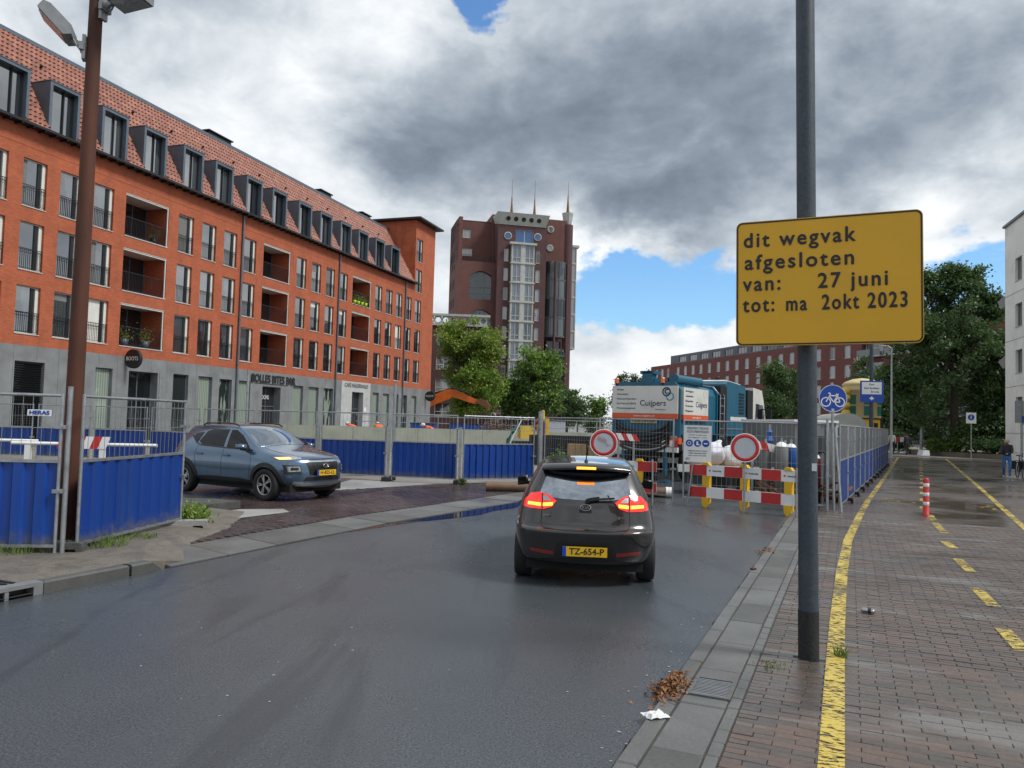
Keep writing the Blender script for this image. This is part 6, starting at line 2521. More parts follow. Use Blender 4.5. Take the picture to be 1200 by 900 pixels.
# ladder
mb = MB()
for x in (3.35, 3.75):
    mb.tube([(x, -.05, 1.4), (x, -.05, 2.95), (x, .2, 3.25), (x, .6, 3.3)], .022, 6)
for k in range(6):
    mb.cyl((3.35, -.05, 1.5 + k * .27), (3.75, -.05, 1.5 + k * .27), .016, .016, 6)
mb.build('ladder', 'galv', trk)
# engine housing
mb = MB()
mb.prism([(4.15, 1.5), (6.3, 1.5), (6.3, 3.28), (6.15, 3.42), (4.4, 3.52), (4.15, 3.4)], .05, 2.4, 'XZ')
eng = mb.build('engine_housing', 'teal', trk)
mb = MB()
mb.bx(4.6, 6.32, .02, .049, 2.08, 2.22)
mb.build('white_stripe', 'truck_white', eng)
for k in range(7):
    mb = MB()
    mb.bx(5.55, 6.1, .025, .049, 2.35 + k * .12, 2.41 + k * .12)
    mb.build('louvre', 'dark_metal', eng)
mb = MB()
mb.bx(4.15, 6.3, .03, .049, 1.75, 1.80)
mb.build('seam', 'galv', eng)
mb = MB()
mb.prism([(4.4, 3.53), (6.15, 3.43), (6.1, 3.50), (4.5, 3.58)], .2, 2.2, 'XZ')
mb.build('light_top', 'truck_white', eng)
mb = MB()
mb.bx(3.45, 4.1, -.02, 2.3, 1.2, 3.3)
mb.bx(4.2, 6.3, .2, 2.25, 1.0, 1.49)
mb.build('pump_bay', 'dark_metal', trk)
mb = MB()
mb.cyl((4.6, .5, 3.4), (4.6, .5, 3.68), .10, .10, 10)
mb.build('exhaust_cap', 'black_plastic', trk)
# cab
mb = MB()
mb.bx(6.55, 7.15, .06, 2.39, 1.0, 3.30)
mb.build('cab_back', 'black_plastic', trk)
mb = MB()
mb.prism([(7.15, .95), (8.75, .95), (8.85, 1.6), (8.75, 1.95), (8.45, 2.9), (8.2, 3.35), (7.15, 3.42)], .04, 2.41, 'XZ')
cab = mb.build('cab', 'truck_white', trk)
mb = MB()
mb.prism([(7.35, 1.98), (8.55, 1.98), (8.32, 2.75), (7.45, 2.8)], .025, .039, 'XZ')
mb.build('side_window', 'car_glass', cab)
mb = MB()
mb.bx(8.5, 8.6, -.25, -.08, 1.95, 2.6)
mb.bar((8.4, .05, 2.6), (8.55, -.15, 2.6), .04, .04)
mb.build('mirror', 'black_plastic', cab)
mb = MB()
mb.bx(7.3, 8.0, .02, .04, 1.35, 1.42)
mb.build('teal_stripe', 'teal', cab)

# ================================================================ BUILDING SITE BEHIND THE GATES
mk('pale_wall', (.36, .38, .31), .8, 0, .12, 1, dirt=(.24, .25, .18), dirt_amt=.5)
mk('osb', (.38, .26, .13), .8, 0, .35, 26)
mk('white_bag', (.60, .61, .66), .7, 0, .06, 3, bump=.3, bscale=14)
mk('maroon', (.10, .010, .014), .45, 0, .1, 3)
mk('grey_cyl', (.20, .21, .20), .45, .2, .12, 3)
mk('blue_cyl', (.01, .08, .30), .45, 0, .1, 3)
mk('container_grey', (.17, .18, .18), .6, 0, .12, 1)
mk('shed_grey', (.33, .34, .31), .6, 0, .1, 1.5)
mk('cream', (.58, .48, .24), .6, 0, .1, 1)
mk('kiosk_yellow', (.62, .42, .05), .6, 0, .1, 2)
mk('green_glass', (.01, .09, .07), .2, 0, .1, 4)
mk('black_sheet', (.014, .014, .016), .6, 0, .4, 2)
qw = thing('quay_wall', 'long pale concrete wall across the building site behind the blue fence', 'wall', (-15.5, 41.2, 0), rad(2.5))
for k in range(13):
    mb = MB()
    mb.bx(k * 1.75, k * 1.75 + 1.735, 0, .25, 0, 1.30 + random.uniform(-.01, .01))
    mb.build('wall_block', 'pale_wall', qw)
mb = MB()
mb.bx(-.1, 6.2, 0, .06, 0, 1.28)
for k in range(11):
    mb.bx(.1 + k * .55, .35 + k * .55, -.08, 0, 0, 1.28)
tag(mb.build('sheet_piling', 'black_sheet', None, (.9, 33, 0), rad(-3)), 'dark steel sheet piling behind the mesh gate', 'wall')
for i, (x, y, wd, h) in enumerate(((2.05, 26.6, .62, 1.10), (2.72, 26.5, .42, 1.05))):
    t = thing('plywood_crate', ['wider chipboard crate behind the mesh gate', 'narrower chipboard crate behind the round road sign'][i], 'crate', (x, y, 0), rad(4))
    for q in range(3):
        mb = MB()
        mb.bx(q * wd / 3, (q + 1) * wd / 3 - .01, 0, .5, .12, h)
        mb.build('board', 'osb', t)
    mb = MB()
    for q in (0, wd - .1):
        mb.bx(q, q + .09, 0, .5, 0, .119)
    mb.build('skid', 'wood', t)
# heap of cut branches
mb = MB()
rng = random.Random(4)
for k in range(170):
    x, y = rng.gauss(0, .75), rng.gauss(0, .5)
    h = max(.08, 1.55 * math.exp(-(x * x / 1.2 + y * y / .8)))
    z = rng.uniform(.1, h)
    d = Vector((rng.gauss(0, 1), rng.gauss(0, 1), rng.gauss(0, .5))).normalized() * rng.uniform(.3, .7)
    mb.tube([Vector((x, y, z)) - d, Vector((x, y, z)), Vector((x, y, z + .06)) + d], .02, 4, radii=[.028, .022, .01])
mk('twig', (.13, .085, .06), .85, 0, .3, 5)
stuff(mb.build('branch_heap', 'twig', None, (-1.0, 47.5, .45), fix=False), 'heap of brown cut branches on the far side of the pale wall', 'heap')
mb = MB()
mb.prism([(-2.2, 0), (2.2, 0), (1.4, .6), (-1.3, .7)], -1.5, 1.5, 'XZ')
tag(mb.build('soil_mound', 'soil', None, (-1.0, 48, 0)), 'low mound of soil under the branch heap', 'mound')
# yellow and orange plant left of the gate
t = thing('pump_unit', 'orange and yellow pump set with green hose beyond the gate post', 'pump', (1.0, 37.5, .25), rad(10))
mb = MB()
mb.bx(-.6, .1, -.4, .4, .75, 1.15)
mb.prism([(-.65, 1.15), (.15, 1.15), (.0, 1.35), (-.5, 1.35)], -.4, .4, 'XZ')
mb.build('housing', 'kiosk_yellow', t)
mb = MB()
mb.bx(.35, .8, -.35, .3, .6, 1.75)
mb.cyl((.55, -.1, 1.7), (.55, -.1, 2.15), .09, .07, 10)
mb.build('tank', 'yellow_plastic', t)
mb = MB()
mb.tube([(.1, -.42, 1.5), (.35, -.45, 1.72), (.55, -.45, 1.5), (.45, -.45, 1.0), (.3, -.45, .7)], .10, 8)
mb.build('red_hose', 'maroon', t)
mb = MB()
mb.tube([(-.7, -.45, 1.3), (-1.0, -.5, 1.1), (-1.2, -.5, .7), (-1.25, -.5, 0.1)], .10, 8)
mb.build('green_hose', 'green_glass', t)
mb = MB()
mb.bx(-.9, .9, -.45, .45, 0.0, .62)
mb.build('skid', 'dark_metal', t)
mb = MB()
mb.cyl((-1.2, -.55, .4), (-.6, -.55, 1.65), .03, .03, 6)
mb.build('prop', 'sign_white', t)
# brown suction hose lying across the road end
mb = MB()
mb.tube([(-.6, 20.0, .14), (.6, 20.05, .135), (2.0, 19.95, .13), (3.2, 19.8, .13), (4.0, 19.72, .13)], .125, 12)
h_ = tag(mb.build('ground_hose', 'brown_hose'), 'thick brown hose lying on the road in front of the gate', 'hose')
mb = MB()
mb.cyl((4.0, 19.72, .13), (4.16, 19.70, .13), .14, .14, 12)
mb.build('end_cap', 'sign_white', h_)
# white van behind the gate
t = thing('white_van', 'white van nose behind the mesh gate left of the suction truck', 'van', (5.9, 31.6, 0), rad(172))
mb = MB()
prof = [(-2.4, .35), (2.25, .35), (2.35, .6), (2.3, .95), (1.55, 1.15), (.95, 1.85), (.7, 1.98), (-2.3, 2.02), (-2.42, 1.8)]
mb.prism(prof, -.88, .88, 'XZ')
mb.build('body', 'truck_white', t)
for sgn in (1, -1):
    mb = MB()
    mb.prism([(1.4, 1.18), (.98, 1.72), (.35, 1.74), (.35, 1.18)], sgn * .885 - .004, sgn * .885 + .004, 'XZ')
    mb.build('side_window', 'car_glass', t)
    for x in (1.45, -1.5):
        mb = MB()
        mb.cyl((x, sgn * .72, .33), (x, sgn * .9, .33), .33, .33, 20)
        w_ = mb.build('wheel', 'rubber', t)
        mb = MB()
        mb.cyl((x, sgn * .895, .33), (x, sgn * .91, .33), .2, .2, 16)
        mb.build('rim', 'alloy', w_)
    mb = MB()
    mb.bx(2.2, 2.33, sgn * .62 - .16, sgn * .62 + .16, .72, .9)
    mb.build('headlamp', 'lens_clear', t)
mb = MB()
mb.add([(1.53, -.78, 1.19), (1.53, .78, 1.19), (1.0, .68, 1.82), (1.0, -.68, 1.82)], [(0, 1, 2, 3)])
o = mb.build('windscreen', 'car_glass', t, (.02, 0, .012))
mb = MB()
mb.bx(2.28, 2.40, -.86, .86, .35, .58)
mb.build('bumper', 'black_plastic', t)
# trailer with bulk bag behind the barrier
t = thing('flat_trailer', 'low flat trailer with pale deck rail behind the red and white barrier', 'trailer', (4.6, 20.9, 0), rad(-12))
mb = MB()
mb.bx(0, 2.9, 0, 1.3, .62, .74)
mb.build('deck', 'wood', t)
mb = MB()
mb.bx(-.03, 2.93, -.06, -.0, .60, .80)
mb.build('side_rail', 'sign_white', t)
mb = MB()
mb.bx(.1, 2.8, .1, 1.2, .28, .56)
mb.build('under_box', 'dark_stone', t)
for x in (1.0, 1.75):
    mb = MB()
    mb.cyl((x, .05, .28), (x, .22, .28), .28, .28, 18)
    mb.build('wheel', 'rubber', t)
mb = MB()
mb.bar((2.9, .3, .68), (3.35, .2, .90), .1, .08)
mb.build('drawbar', 'galv', t)
# bulk bag: sagging cloth
bm = bmesh.new()
bmesh.ops.create_icosphere(bm, subdivisions=4, radius=.5)
rng = random.Random(8)
ph = [rng.uniform(0, 6) for _ in range(8)]
for v in bm.verts:
    x, y, z = v.co
    q = .5 / max(abs(x), abs(y), abs(z), 1e-4)
    b = v.co * (.55 + .45 * q)
    f = 1 + .07 * math.sin(9 * z + ph[0] + 3 * x) + .06 * math.sin(13 * x + ph[1] - 7 * z) + .05 * math.sin(17 * y + 9 * z + ph[2])
    top = .10 * math.sin(7 * x + ph[3]) + .06 * math.sin(16 * x + ph[4]) if z > .1 else 0
    v.co = Vector((b.x * f * 1.05, b.y * f * .95, (b.z + .5) * .78 + top * (z + .5)))
me = bpy.data.meshes.new('bulk_bag')
bm.to_mesh(me)
bm.free()
me.materials.append(MATS['white_bag'])
for p in me.polygons:
    p.use_smooth = True
tag(link('bulk_bag', me, None, (5.35, 21.3, .74)), 'slumped white bulk bag on the trailer left of the round sign', 'bag')
me2 = me.copy()
o = link('bulk_bag', me2, None, (6.05, 21.5, .74), 1.9)
o.scale = (.85, .8, .72)
tag(o, 'smaller white bulk bag right behind the round sign', 'bag')
# gas cylinders
def cylinder(x, y, r, h, m, lab):
    t = thing('gas_cylinder', lab, 'gas cylinder', (x, y, 0), 0, 'gas cylinders')
    mb = MB()
    mb.lathe([(0, 0), (r, .0), (r, h - r * 1.1), (r * .92, h - r * .75)], (0, 0, 0), 'Z', 18)
    mb.build('shell', m, t)
    mb = MB()
    mb.lathe([(r * .92, h - r * .75), (r * .65, h - r * .3), (r * .3, h - .02), (0, h)], (0, 0, 0), 'Z', 18)
    mb.build('shoulder', 'sign_white', t)
    mb = MB()
    mb.cyl((0, 0, h - .02), (0, 0, h + .09), .035, .03, 8)
    mb.build('valve', 'galv', t)


cylinder(6.85, 19.45, .17, 1.52, 'grey_cyl', 'tall grey gas cylinder with white shoulder left of the sign pole')
cylinder(6.55, 19.75, .15, 1.48, 'grey_cyl', 'grey gas cylinder behind the tall one near the gate')
cylinder(7.15, 19.6, .14, 1.48, 'blue_cyl', 'blue gas cylinder next to the tall grey one')
cylinder(7.62, 19.3, .16, 1.25, 'maroon', 'maroon gas cylinder just right of the sign pole')
cylinder(7.28, 20.4, .15, 1.45, 'grey_cyl', 'rear grey gas cylinder partly hidden by the sign pole')
# striped board leaning on the trailer
for i, (x, y, z, w_, rx, lab) in enumerate(((6.05, 19.6, 1.36, .95, -.20, 'tilted red and white warning board above the trailer'), (3.05, 22.6, 1.38, .75, -.05, 'red and white warning board on the truck tail left of the gate'))):
    mb = MB()
    for k in range(5):
        a, b = k * w_ / 5, (k + 1) * w_ / 5
        mb.add([(a, 0, 0), (b, 0, 0), (b - .12, 0, .2), (a - .12, 0, .2), (a, .02, 0), (b, .02, 0), (b - .12, .02, .2), (a - .12, .02, .2)], [(0, 1, 2, 3), (7, 6, 5, 4), (0, 4, 5, 1), (2, 6, 7, 3), (0, 3, 7, 4), (1, 5, 6, 2)], k % 2)
    t = thing('warning_board', lab, 'board', (x, y, 0))
    o = mb.build('striped_face', ['red_paint', 'sign_white'], t, (0, 0, z))
    o.rotation_euler = (0, -rx, 0)
    mb = MB()
    mb.bx(.1, .16, .03, .07, 0, z)
    mb.bx(w_ - .2, w_ - .14, .03, .07, 0, z)
    mb.build('stand', 'galv', t)
t = thing('blue_tarpaulin', 'bright blue bundled tarpaulin hanging near the truck cab', 'tarpaulin', (7.2, 21.4, 0))
mb = MB()
mb.lathe([(.02, 1.82), (.10, 1.74), (.07, 1.62), (.13, 1.5), (.08, 1.4), (.12, 1.25), (.05, 1.1)], (0, 0, 0), 'Z', 6, smooth=False)
mb.build('cloth', 'blue_cyl', t)
mb = MB()
mb.cyl((0, .0, 0), (0, .0, 1.95), .03, .03, 8)
mb.build('stake', 'galv', t)
# grey container, caravan shed, kiosk, yellow generator
t = thing('site_container', 'grey steel site container behind the sign pole', 'container', (8.35, 22.6, 0), rad(8))
mb = MB()
mb.bx(0, 1.3, 0, 3.5, .1, 2.05)
mb.build('shell', 'container_grey', t)
for k in range(4):
    mb = MB()
    mb.bx(.12 + k * .285, .22 + k * .285, -.03, -.0, .15, 2.0)
    mb.build('rib', 'container_grey', t)
mb = MB()
mb.bx(.45, .9, -.05, -.031, 1.15, 1.65)
mb.build('window', 'glass_dark', t)
mb = MB()
mb.bx(-.05, 1.35, -.06, 3.55, 2.05, 2.12)
mb.build('roof', 'sign_white', t)
t = thing('barrel_roof_caravan', 'grey site caravan with arched roof behind the bike path fence', 'caravan', (14.75, 36, 0), rad(-10))
mb = MB()
arc = [(0, .7), (0, 1.75)] + [(.95 - .95 * math.cos(rad(a)), 1.75 + .9 * math.sin(rad(a))) for a in range(15, 180, 15)] + [(1.9, 1.75), (1.9, .7)]
mb.prism(arc, 0, 4.2, 'XZ')
mb.build('shell', 'shed_grey', t)
mb = MB()
mb.bx(.45, 1.45, -.05, .0, 1.5, 2.05)
fr_ = mb.build('window_frame', 'sign_white', t)
mb = MB()
mb.bx(.52, 1.38, -.06, -.051, 1.58, 1.98)
mb.build('pane', 'glass_dark', fr_)
for q in (.8, 3.2):
    mb = MB()
    mb.cyl((.05, q, .35), (.2, q, .35), .35, .35, 16)
    mb.cyl((1.7, q, .35), (1.85, q, .35), .35, .35, 16)
    mb.build('axle', 'rubber', t)
mb = MB()
mb.bx(.1, 1.8, .1, 4.1, .35, .69)
mb.build('frame', 'dark_metal', t)
t = thing('round_kiosk', 'cream round kiosk with green windows behind the bike path fence', 'kiosk', (27.4, 60, 0))
mb = MB()
mb.lathe([(1.35, 0), (1.35, 4.9), (1.45, 4.9), (1.5, 5.05), (1.42, 5.2), (1.46, 5.35), (1.5, 5.4), (1.3, 5.6), (.7, 5.85), (0, 5.95)], (0, 0, 0), 'Z', 26)
mb.build('drum', 'cream', t)
for a in (215, 262, 310):
    for z in (3.0, 3.85):
        mb = MB()
        x, y = 1.34 * math.cos(rad(a)), 1.34 * math.sin(rad(a))
        M_ = Matrix.Translation((x, y, z)) @ Matrix.Rotation(rad(a + 90), 4, 'Z')
        mb.bx(-.26, .26, -.03, .03, 0, .72, M=M_)
        mb.build('window', 'green_glass', t)
mb = MB()
for z in (2.9, 3.5, 4.1, 4.6):
    mb.lathe([(0, z), (.35, z + .1), (.42, z + .3), (.3, z + .5), (0, z + .55)], (-1.35, -.3, 0), 'Z', 10)
mb.build('ornament', 'kiosk_yellow', t)
text('BREX', .35, 'sign_black', t, (-.1, -1.38, 2.35), width=.9)
t = thing('yellow_generator', 'yellow machine housing at the far end of the bike path fence', 'generator', (19.95, 43.9, 0), rad(-4))
mb = MB()
mb.bx(0, 1.1, 0, 2.2, .5, 2.5)
mb.build('housing', 'yellow_plastic', t)
mb = MB()
mb.bx(-.05, 1.3, -.05, 2.25, 2.5, 2.58)
mb.bx(1.11, 1.27, 0, 2.2, .5, 2.49)
mb.build('dark_cover', 'dark_metal', t)
mb = MB()
mb.bx(.75, .95, -.06, 0, 2.05, 2.3)
mb.build('latch', 'dark_metal', t)
mb = MB()
mb.bx(.1, 1.4, .1, 2.1, 0, .5)
mb.build('skid', 'dark_metal', t)
# red parasols far away
for i, (x, y) in enumerate(((31.0, 92), (33.6, 92), (36.0, 93))):
    t = thing('parasol', ['leftmost far red parasol behind the truck cab', 'middle far red parasol', 'rightmost far red parasol near the sign pole'][i], 'parasol', (x, y, 0), 0, 'far red parasols')
    mb = MB()
    mb.lathe([(1.5, 2.2), (1.45, 2.35), (.1, 2.9), (0, 2.9)], (0, 0, 0), 'Z', 10, smooth=False)
    mb.build('canopy', 'red_paint', t)
    mb = MB()
    mb.cyl((0, 0, 0), (0, 0, 2.85), .04, .04, 8)
    mb.build('pole', 'galv', t)
# debris on the ground behind the corner
mb = MB()
rng = random.Random(12)
for k in range(26):
    x, y = 6.2 + rng.uniform(0, 2.4), 18.4 + rng.uniform(0, 1.6)
    L_ = rng.uniform(.3, .9)
    a = rng.uniform(0, 3.1)
    mb.bar((x, y, .08 + rng.uniform(0, .35)), (x + L_ * math.cos(a), y + L_ * math.sin(a) * .6, .06 + rng.uniform(0, .5)), .06, .05)
stuff(mb.build('scrap_timber', 'rust', fix=False), 'rusty scrap and offcuts heaped by the fence corner', 'scrap')
# crawler excavator behind the orange building
t = thing('crawler_excavator', 'orange crawler excavator with raised boom beyond the orange building', 'excavator', (-14.0, 87.2, 0), rad(-4))
for y in (-1.1, 1.1):
    mb = MB()
    tp = [(-1.9, .1), (-2.1, .45), (-1.8, .85), (1.8, .85), (2.1, .45), (1.9, .1)]
    mb.prism(tp, y - .3, y + .3, 'XZ')
    mb.build('track', 'rubber', t)
mb = MB()
mb.prism([(-2.2, 1.0), (1.5, 1.0), (1.5, 1.6), (.4, 2.2), (-2.0, 2.3)], -1.25, 1.25, 'XZ')
mb.build('house', 'orange', t)
mb = MB()
mb.prism([(.1, 1.3), (1.6, 1.3), (1.65, 2.2), (1.3, 2.9), (.1, 2.95)], .2, 1.2, 'XZ')
mb.build('cab', 'car_glass_side', t)
mb = MB()   # boom: cranked box section
mb.prism([(1.3, 1.6), (1.9, 1.5), (5.2, 3.35), (7.1, 4.15), (7.4, 4.7), (7.0, 5.15), (6.5, 5.1), (4.8, 4.3)], -.25, .25, 'XZ')
bo_ = mb.build('boom', 'orange', t)
mb = MB()
mb.prism([(6.6, 4.75), (7.0, 5.2), (7.6, 5.15), (10.3, 4.05), (10.35, 3.7), (9.9, 3.6), (7.2, 4.4)], -.18, .18, 'XZ')
ar_ = mb.build('arm', 'orange', t)
for p0, p1 in (((4.6, .3, 4.55), (7.2, .3, 5.3)), ((7.4, -.3, 5.35), (9.4, -.3, 4.75))):
    mb = MB()
    mb.cyl(p0, p1, .09, .09, 8)
    mb.build('ram', 'dark_metal', ar_)
mb = MB()
mb.prism([(10.0, 3.9), (10.6, 4.25), (11.2, 4.1), (11.6, 3.5), (11.45, 2.9), (11.1, 3.3), (10.6, 3.5)], -.5, .5, 'XZ')
mb.build('bucket', 'rust', ar_)
# low clutter beyond the pale wall
for i, (x, y, wd, h, m_, lab) in enumerate(((-6.4, 49, 1.6, 1.5, 'blue_sheet', 'blue material crate beyond the pale wall'), (-3.9, 49, 2.6, 1.55, 'blue_sheet', 'long blue crate left of the branch heap'),
                                           (2.4, 52, 1.3, 1.9, 'sign_grey', 'pale crate beyond the wall right of the branch heap'))):
    t = thing('material_crate', lab, 'crate', (x, y, 0))
    mb = MB()
    mb.bx(0, wd, 0, 1.0, .15, h)
    mb.build('box', m_, t)
    mb = MB()
    for q in (0.05, wd / 2 - .05, wd - .15):
        mb.bx(q, q + .1, 0, 1, 0, .149)
    mb.build('skid', 'wood', t)
    mb = MB()
    mb.bx(-.03, wd + .03, -.03, 1.03, h, h + .05)
    mb.build('lid', 'dark_metal', t)
# railing on the far bank
t = thing('bank_railing', 'grey railing along the far bank in front of the tower', 'railing', (-11.5, 58, 0), rad(1))
for k in range(16):
    mb = MB()
    mb.bx(k * 1.5 - .03, k * 1.5 + .03, -.03, .03, 0, 2.0)
    mb.build('post', 'galv', t)
for z in (1.5, 1.98):
    mb = MB()
    mb.bx(-.2, 22.7, -.03, .03, z - .03, z + .03)
    mb.build('rail', 'galv', t)

# ================================================================ SIGNS AND STREET FURNITURE
# yellow closure sign on its pole
sg = thing('road_closure_sign', 'big yellow road closure sign with black Dutch text on a grey pole', 'sign', (2.40, 6.15, 0), 0)
mb = MB()
mb.cyl((0, 0, .03), (-.0117, 0, .85), .076, .076, 20)
mb.cyl((-.0117, 0, .85), (-.1, 0, 6.6), .0745, .072, 20)
po = mb.build('pole', 'pole_grey', sg)
mb = MB()
mb.cyl((0, 0, .0), (-.006, 0, .42), .079, .079, 20)
mb.build('pole_sleeve', 'pole_black', po)
mb = MB()
mb.bx(-.02, .02, -.0765, -.0745, 1.52, 1.58)
mb.build('sticker', 'sign_grey', po)
SA = math.atan2(5.8 - 6.3, 3.09 - 1.84)
cx, cy = (1.84 + 3.09) / 2 - 2.40, (6.3 + 5.8) / 2 - 6.15


def rrect(w_, h_, r, n=5):
    pts = []
    for (sx, sy, a0) in ((1, 1, 0), (-1, 1, 90), (-1, -1, 180), (1, -1, 270)):
        for i in range(n + 1):
            a = rad(a0 + 90 * i / n)
            pts.append((sx * (w_ / 2 - r) + r * math.cos(a), sy * (h_ / 2 - r) + r * math.sin(a)))
    return pts


BW_, BH_ = 1.345, 1.005
mb = MB()
mb.prism(rrect(BW_, BH_, .05), -.02, .012, 'XZ')
bd = mb.build('board', 'sign_yellow', sg, (cx - .045, cy - .12, 3.008), SA)
bd.rotation_euler = (0, rad(-.6), SA)
mb = MB()    # dark edge line just inside the rim
o1, o2 = rrect(BW_ - .012, BH_ - .012, .045), rrect(BW_ - .034, BH_ - .034, .036)
n_ = len(o1)
mb.add([(p[0], -.0235, p[1]) for p in o1] + [(p[0], -.0235, p[1]) for p in o2], [(i, (i + 1) % n_, n_ + (i + 1) % n_, n_ + i) for i in range(n_)])
mb.build('edge_line', 'sign_black', bd, fix=False)
mb = MB()
for z in (-.3, .3):
    mb.bx(-.55, .55, .013, .045, z - .03, z + .03)
mb.build('rail', 'galv', bd)


def sl(t_, x, z, wd, h_):
    o = text(t_, .165, 'sign_black', bd, (x, -.0245, z), align='LEFT', width=wd, bold=.0032, depth=.001, height=None, spacing=1.22)
    return o


sl('dit wegvak', -.617, .345, .82, .1)
sl('afgesloten', -.607, .165, .80, .1)
sl('van:', -.617, -.008, .28, .1)
sl('27 juni', -.06, -.008, .485, .1)
sl('tot:', -.617, -.178, .235, .1)
sl('ma  2okt 2023', -.295, -.178, .85, .1)

# blue bicycle path disc
bs = thing('bicycle_path_sign', 'round blue cycle path sign on a thin steel post', 'sign', (7.16, 17.0, .04), rad(-6))
mb = MB()
mb.cyl((0, 0, 0), (-.07, 0, 2.85), .028, .028, 10)
mb.build('post', 'galv', bs)
mb = MB()
mb.cyl((-.06, -.055, 2.50), (-.06, -.04, 2.50), .305, .305, 32)
d_ = mb.build('disc', 'sign_blue', bs)
mb = MB()
mb.lathe([(.285, 0), (.295, -.002), (.305, 0)], (-.06, -.057, 2.50), 'Y', 32)
mb.build('rim', 'sign_grey', d_)
mb = MB()
bike_strokes(mb, Matrix.Translation((-.06, -.0585, 2.42)) @ Matrix.Rotation(rad(90), 4, 'X') @ Matrix.Scale(.27, 4), .36, .045)
mb.build('bicycle_symbol', 'sign_white', d_, fix=False)
mb = MB()
mb.bx(-.09, -.03, -.059, -.057, 2.215, 2.275)
mb.build('sticker', 'sign_grey', d_)

# round closed-road signs and the plank barriers that carry them
def no_sign(lab, x, y, rz, z=1.40, graf=False):
    t = thing('closed_road_sign', lab, 'sign', (x, y, 0), rz)
    mb = MB()
    mb.cyl((0, .03, 0), (0, .03, z + .1), .022, .022, 8)
    mb.build('post', 'galv', t)
    mb = MB()
    mb.cyl((0, -.02, z), (0, 0, z), .315, .315, 36)
    f = mb.build('face', 'sign_grey', t)
    mb = MB()
    mb.lathe([(.225, 0), (.228, -.003), (.295, -.003), (.297, 0)], (0, -.021, z), 'Y', 36)
    mb.build('red_ring', 'red_paint', f)
    mb = MB()
    mb.lathe([(.298, 0), (.30, -.003), (.315, -.003), (.317, 0)], (0, -.021, z), 'Y', 36)
    mb.build('rim', 'sign_white', f)
    if graf:
        mb = MB()
        pts = [(-.15, -.024, z + .08), (-.11, -.024, z + .15), (-.10, -.024, z + .04), (-.06, -.024, z + .14), (-.05, -.024, z + .02), (0, -.024, z + .13), (.01, -.024, z), (.05, -.024, z + .10), (.06, -.024, z - .02), (.1, -.024, z - .05), (.15, -.024, z - .04)]
        mb.tube(pts, .005, 4)
        mb.build('scribble', 'red_paint', f)
    return t


no_sign('round white road sign with red ring and red scribble behind the hatchback', 2.15, 17.75, rad(-6), 1.40, True)
no_sign('round white road sign with red ring on the barrier beside the sign pole', 5.13, 16.83, rad(-12), 1.40)


def plank_barrier(lab, p0, p1, legs, seed):
    p0, p1 = Vector(p0), Vector(p1)
    L_ = (p1 - p0).length
    rz = math.atan2(p1.y - p0.y, p1.x - p0.x)
    t = thing('plank_barrier', lab, 'barrier', (p0.x, p0.y, 0), rz, 'red and white plank barriers')
    k = max(4, round(L_ / .43))
    for z in (.72, .22):
        mb = MB()
        mb.bx(0, L_, -.02, .02, z, z + .24, 0)
        pl = mb.build('plank', 'sign_white', t)
        for i in range(k):
            if i % 2 == 0:
                mb = MB()
                mb.bx(L_ * i / k, L_ * (i + 1) / k, -.024, -.021, z + .004, z + .236)
                mb.build('red_field', 'red_paint', pl)
            elif z > .5:
                text('Gemeente Breda', .05, 'sign_black', pl, (L_ * (i + .58) / k, -.0255, z + .12), width=.22)
                mb = MB()
                mb.cyl((L_ * (i + .18) / k, -.0215, z + .12), (L_ * (i + .18) / k, -.025, z + .12), .022, .022, 8)
                mb.build('town_crest', 'red_paint', pl)
    for q in legs:
        mb = MB()
        mb.bx(q - .09, q + .09, .021, .075, .10, 1.0)
        mb.prism([(q - .09, .22), (q + .09, .22), (q + .075, .08), (q + .03, .0), (q - .03, .0), (q - .075, .08)], -.05, .02, 'XZ')
        mb.prism([(q - .10, .96), (q + .10, .96), (q + .06, 1.02), (q - .06, 1.02)], -.05, .08, 'XZ')
        mb.bx(q - .085, q + .085, -.03, .02, .462, .718)
        mb.build('yellow_support', 'yellow_plastic', t)
    for q, dx in ((.1, -.12), (L_ - .1, .02)):
        mb = MB()
        mb.cyl((q + dx, -.06, 0), (q, -.035, 1.02), .022, .022, 8)
        mb.build('stake', 'galv', t)
    return t


plank_barrier('red and white plank barrier on yellow supports by the sign pole', (4.20, 17.95), (6.12, 16.15), (.42, 1.35, 2.35), 1)
plank_barrier('red and white plank barrier mostly hidden by the hatchback', (1.35, 19.1), (3.52, 18.45), (.35, 1.15, 1.85), 2)
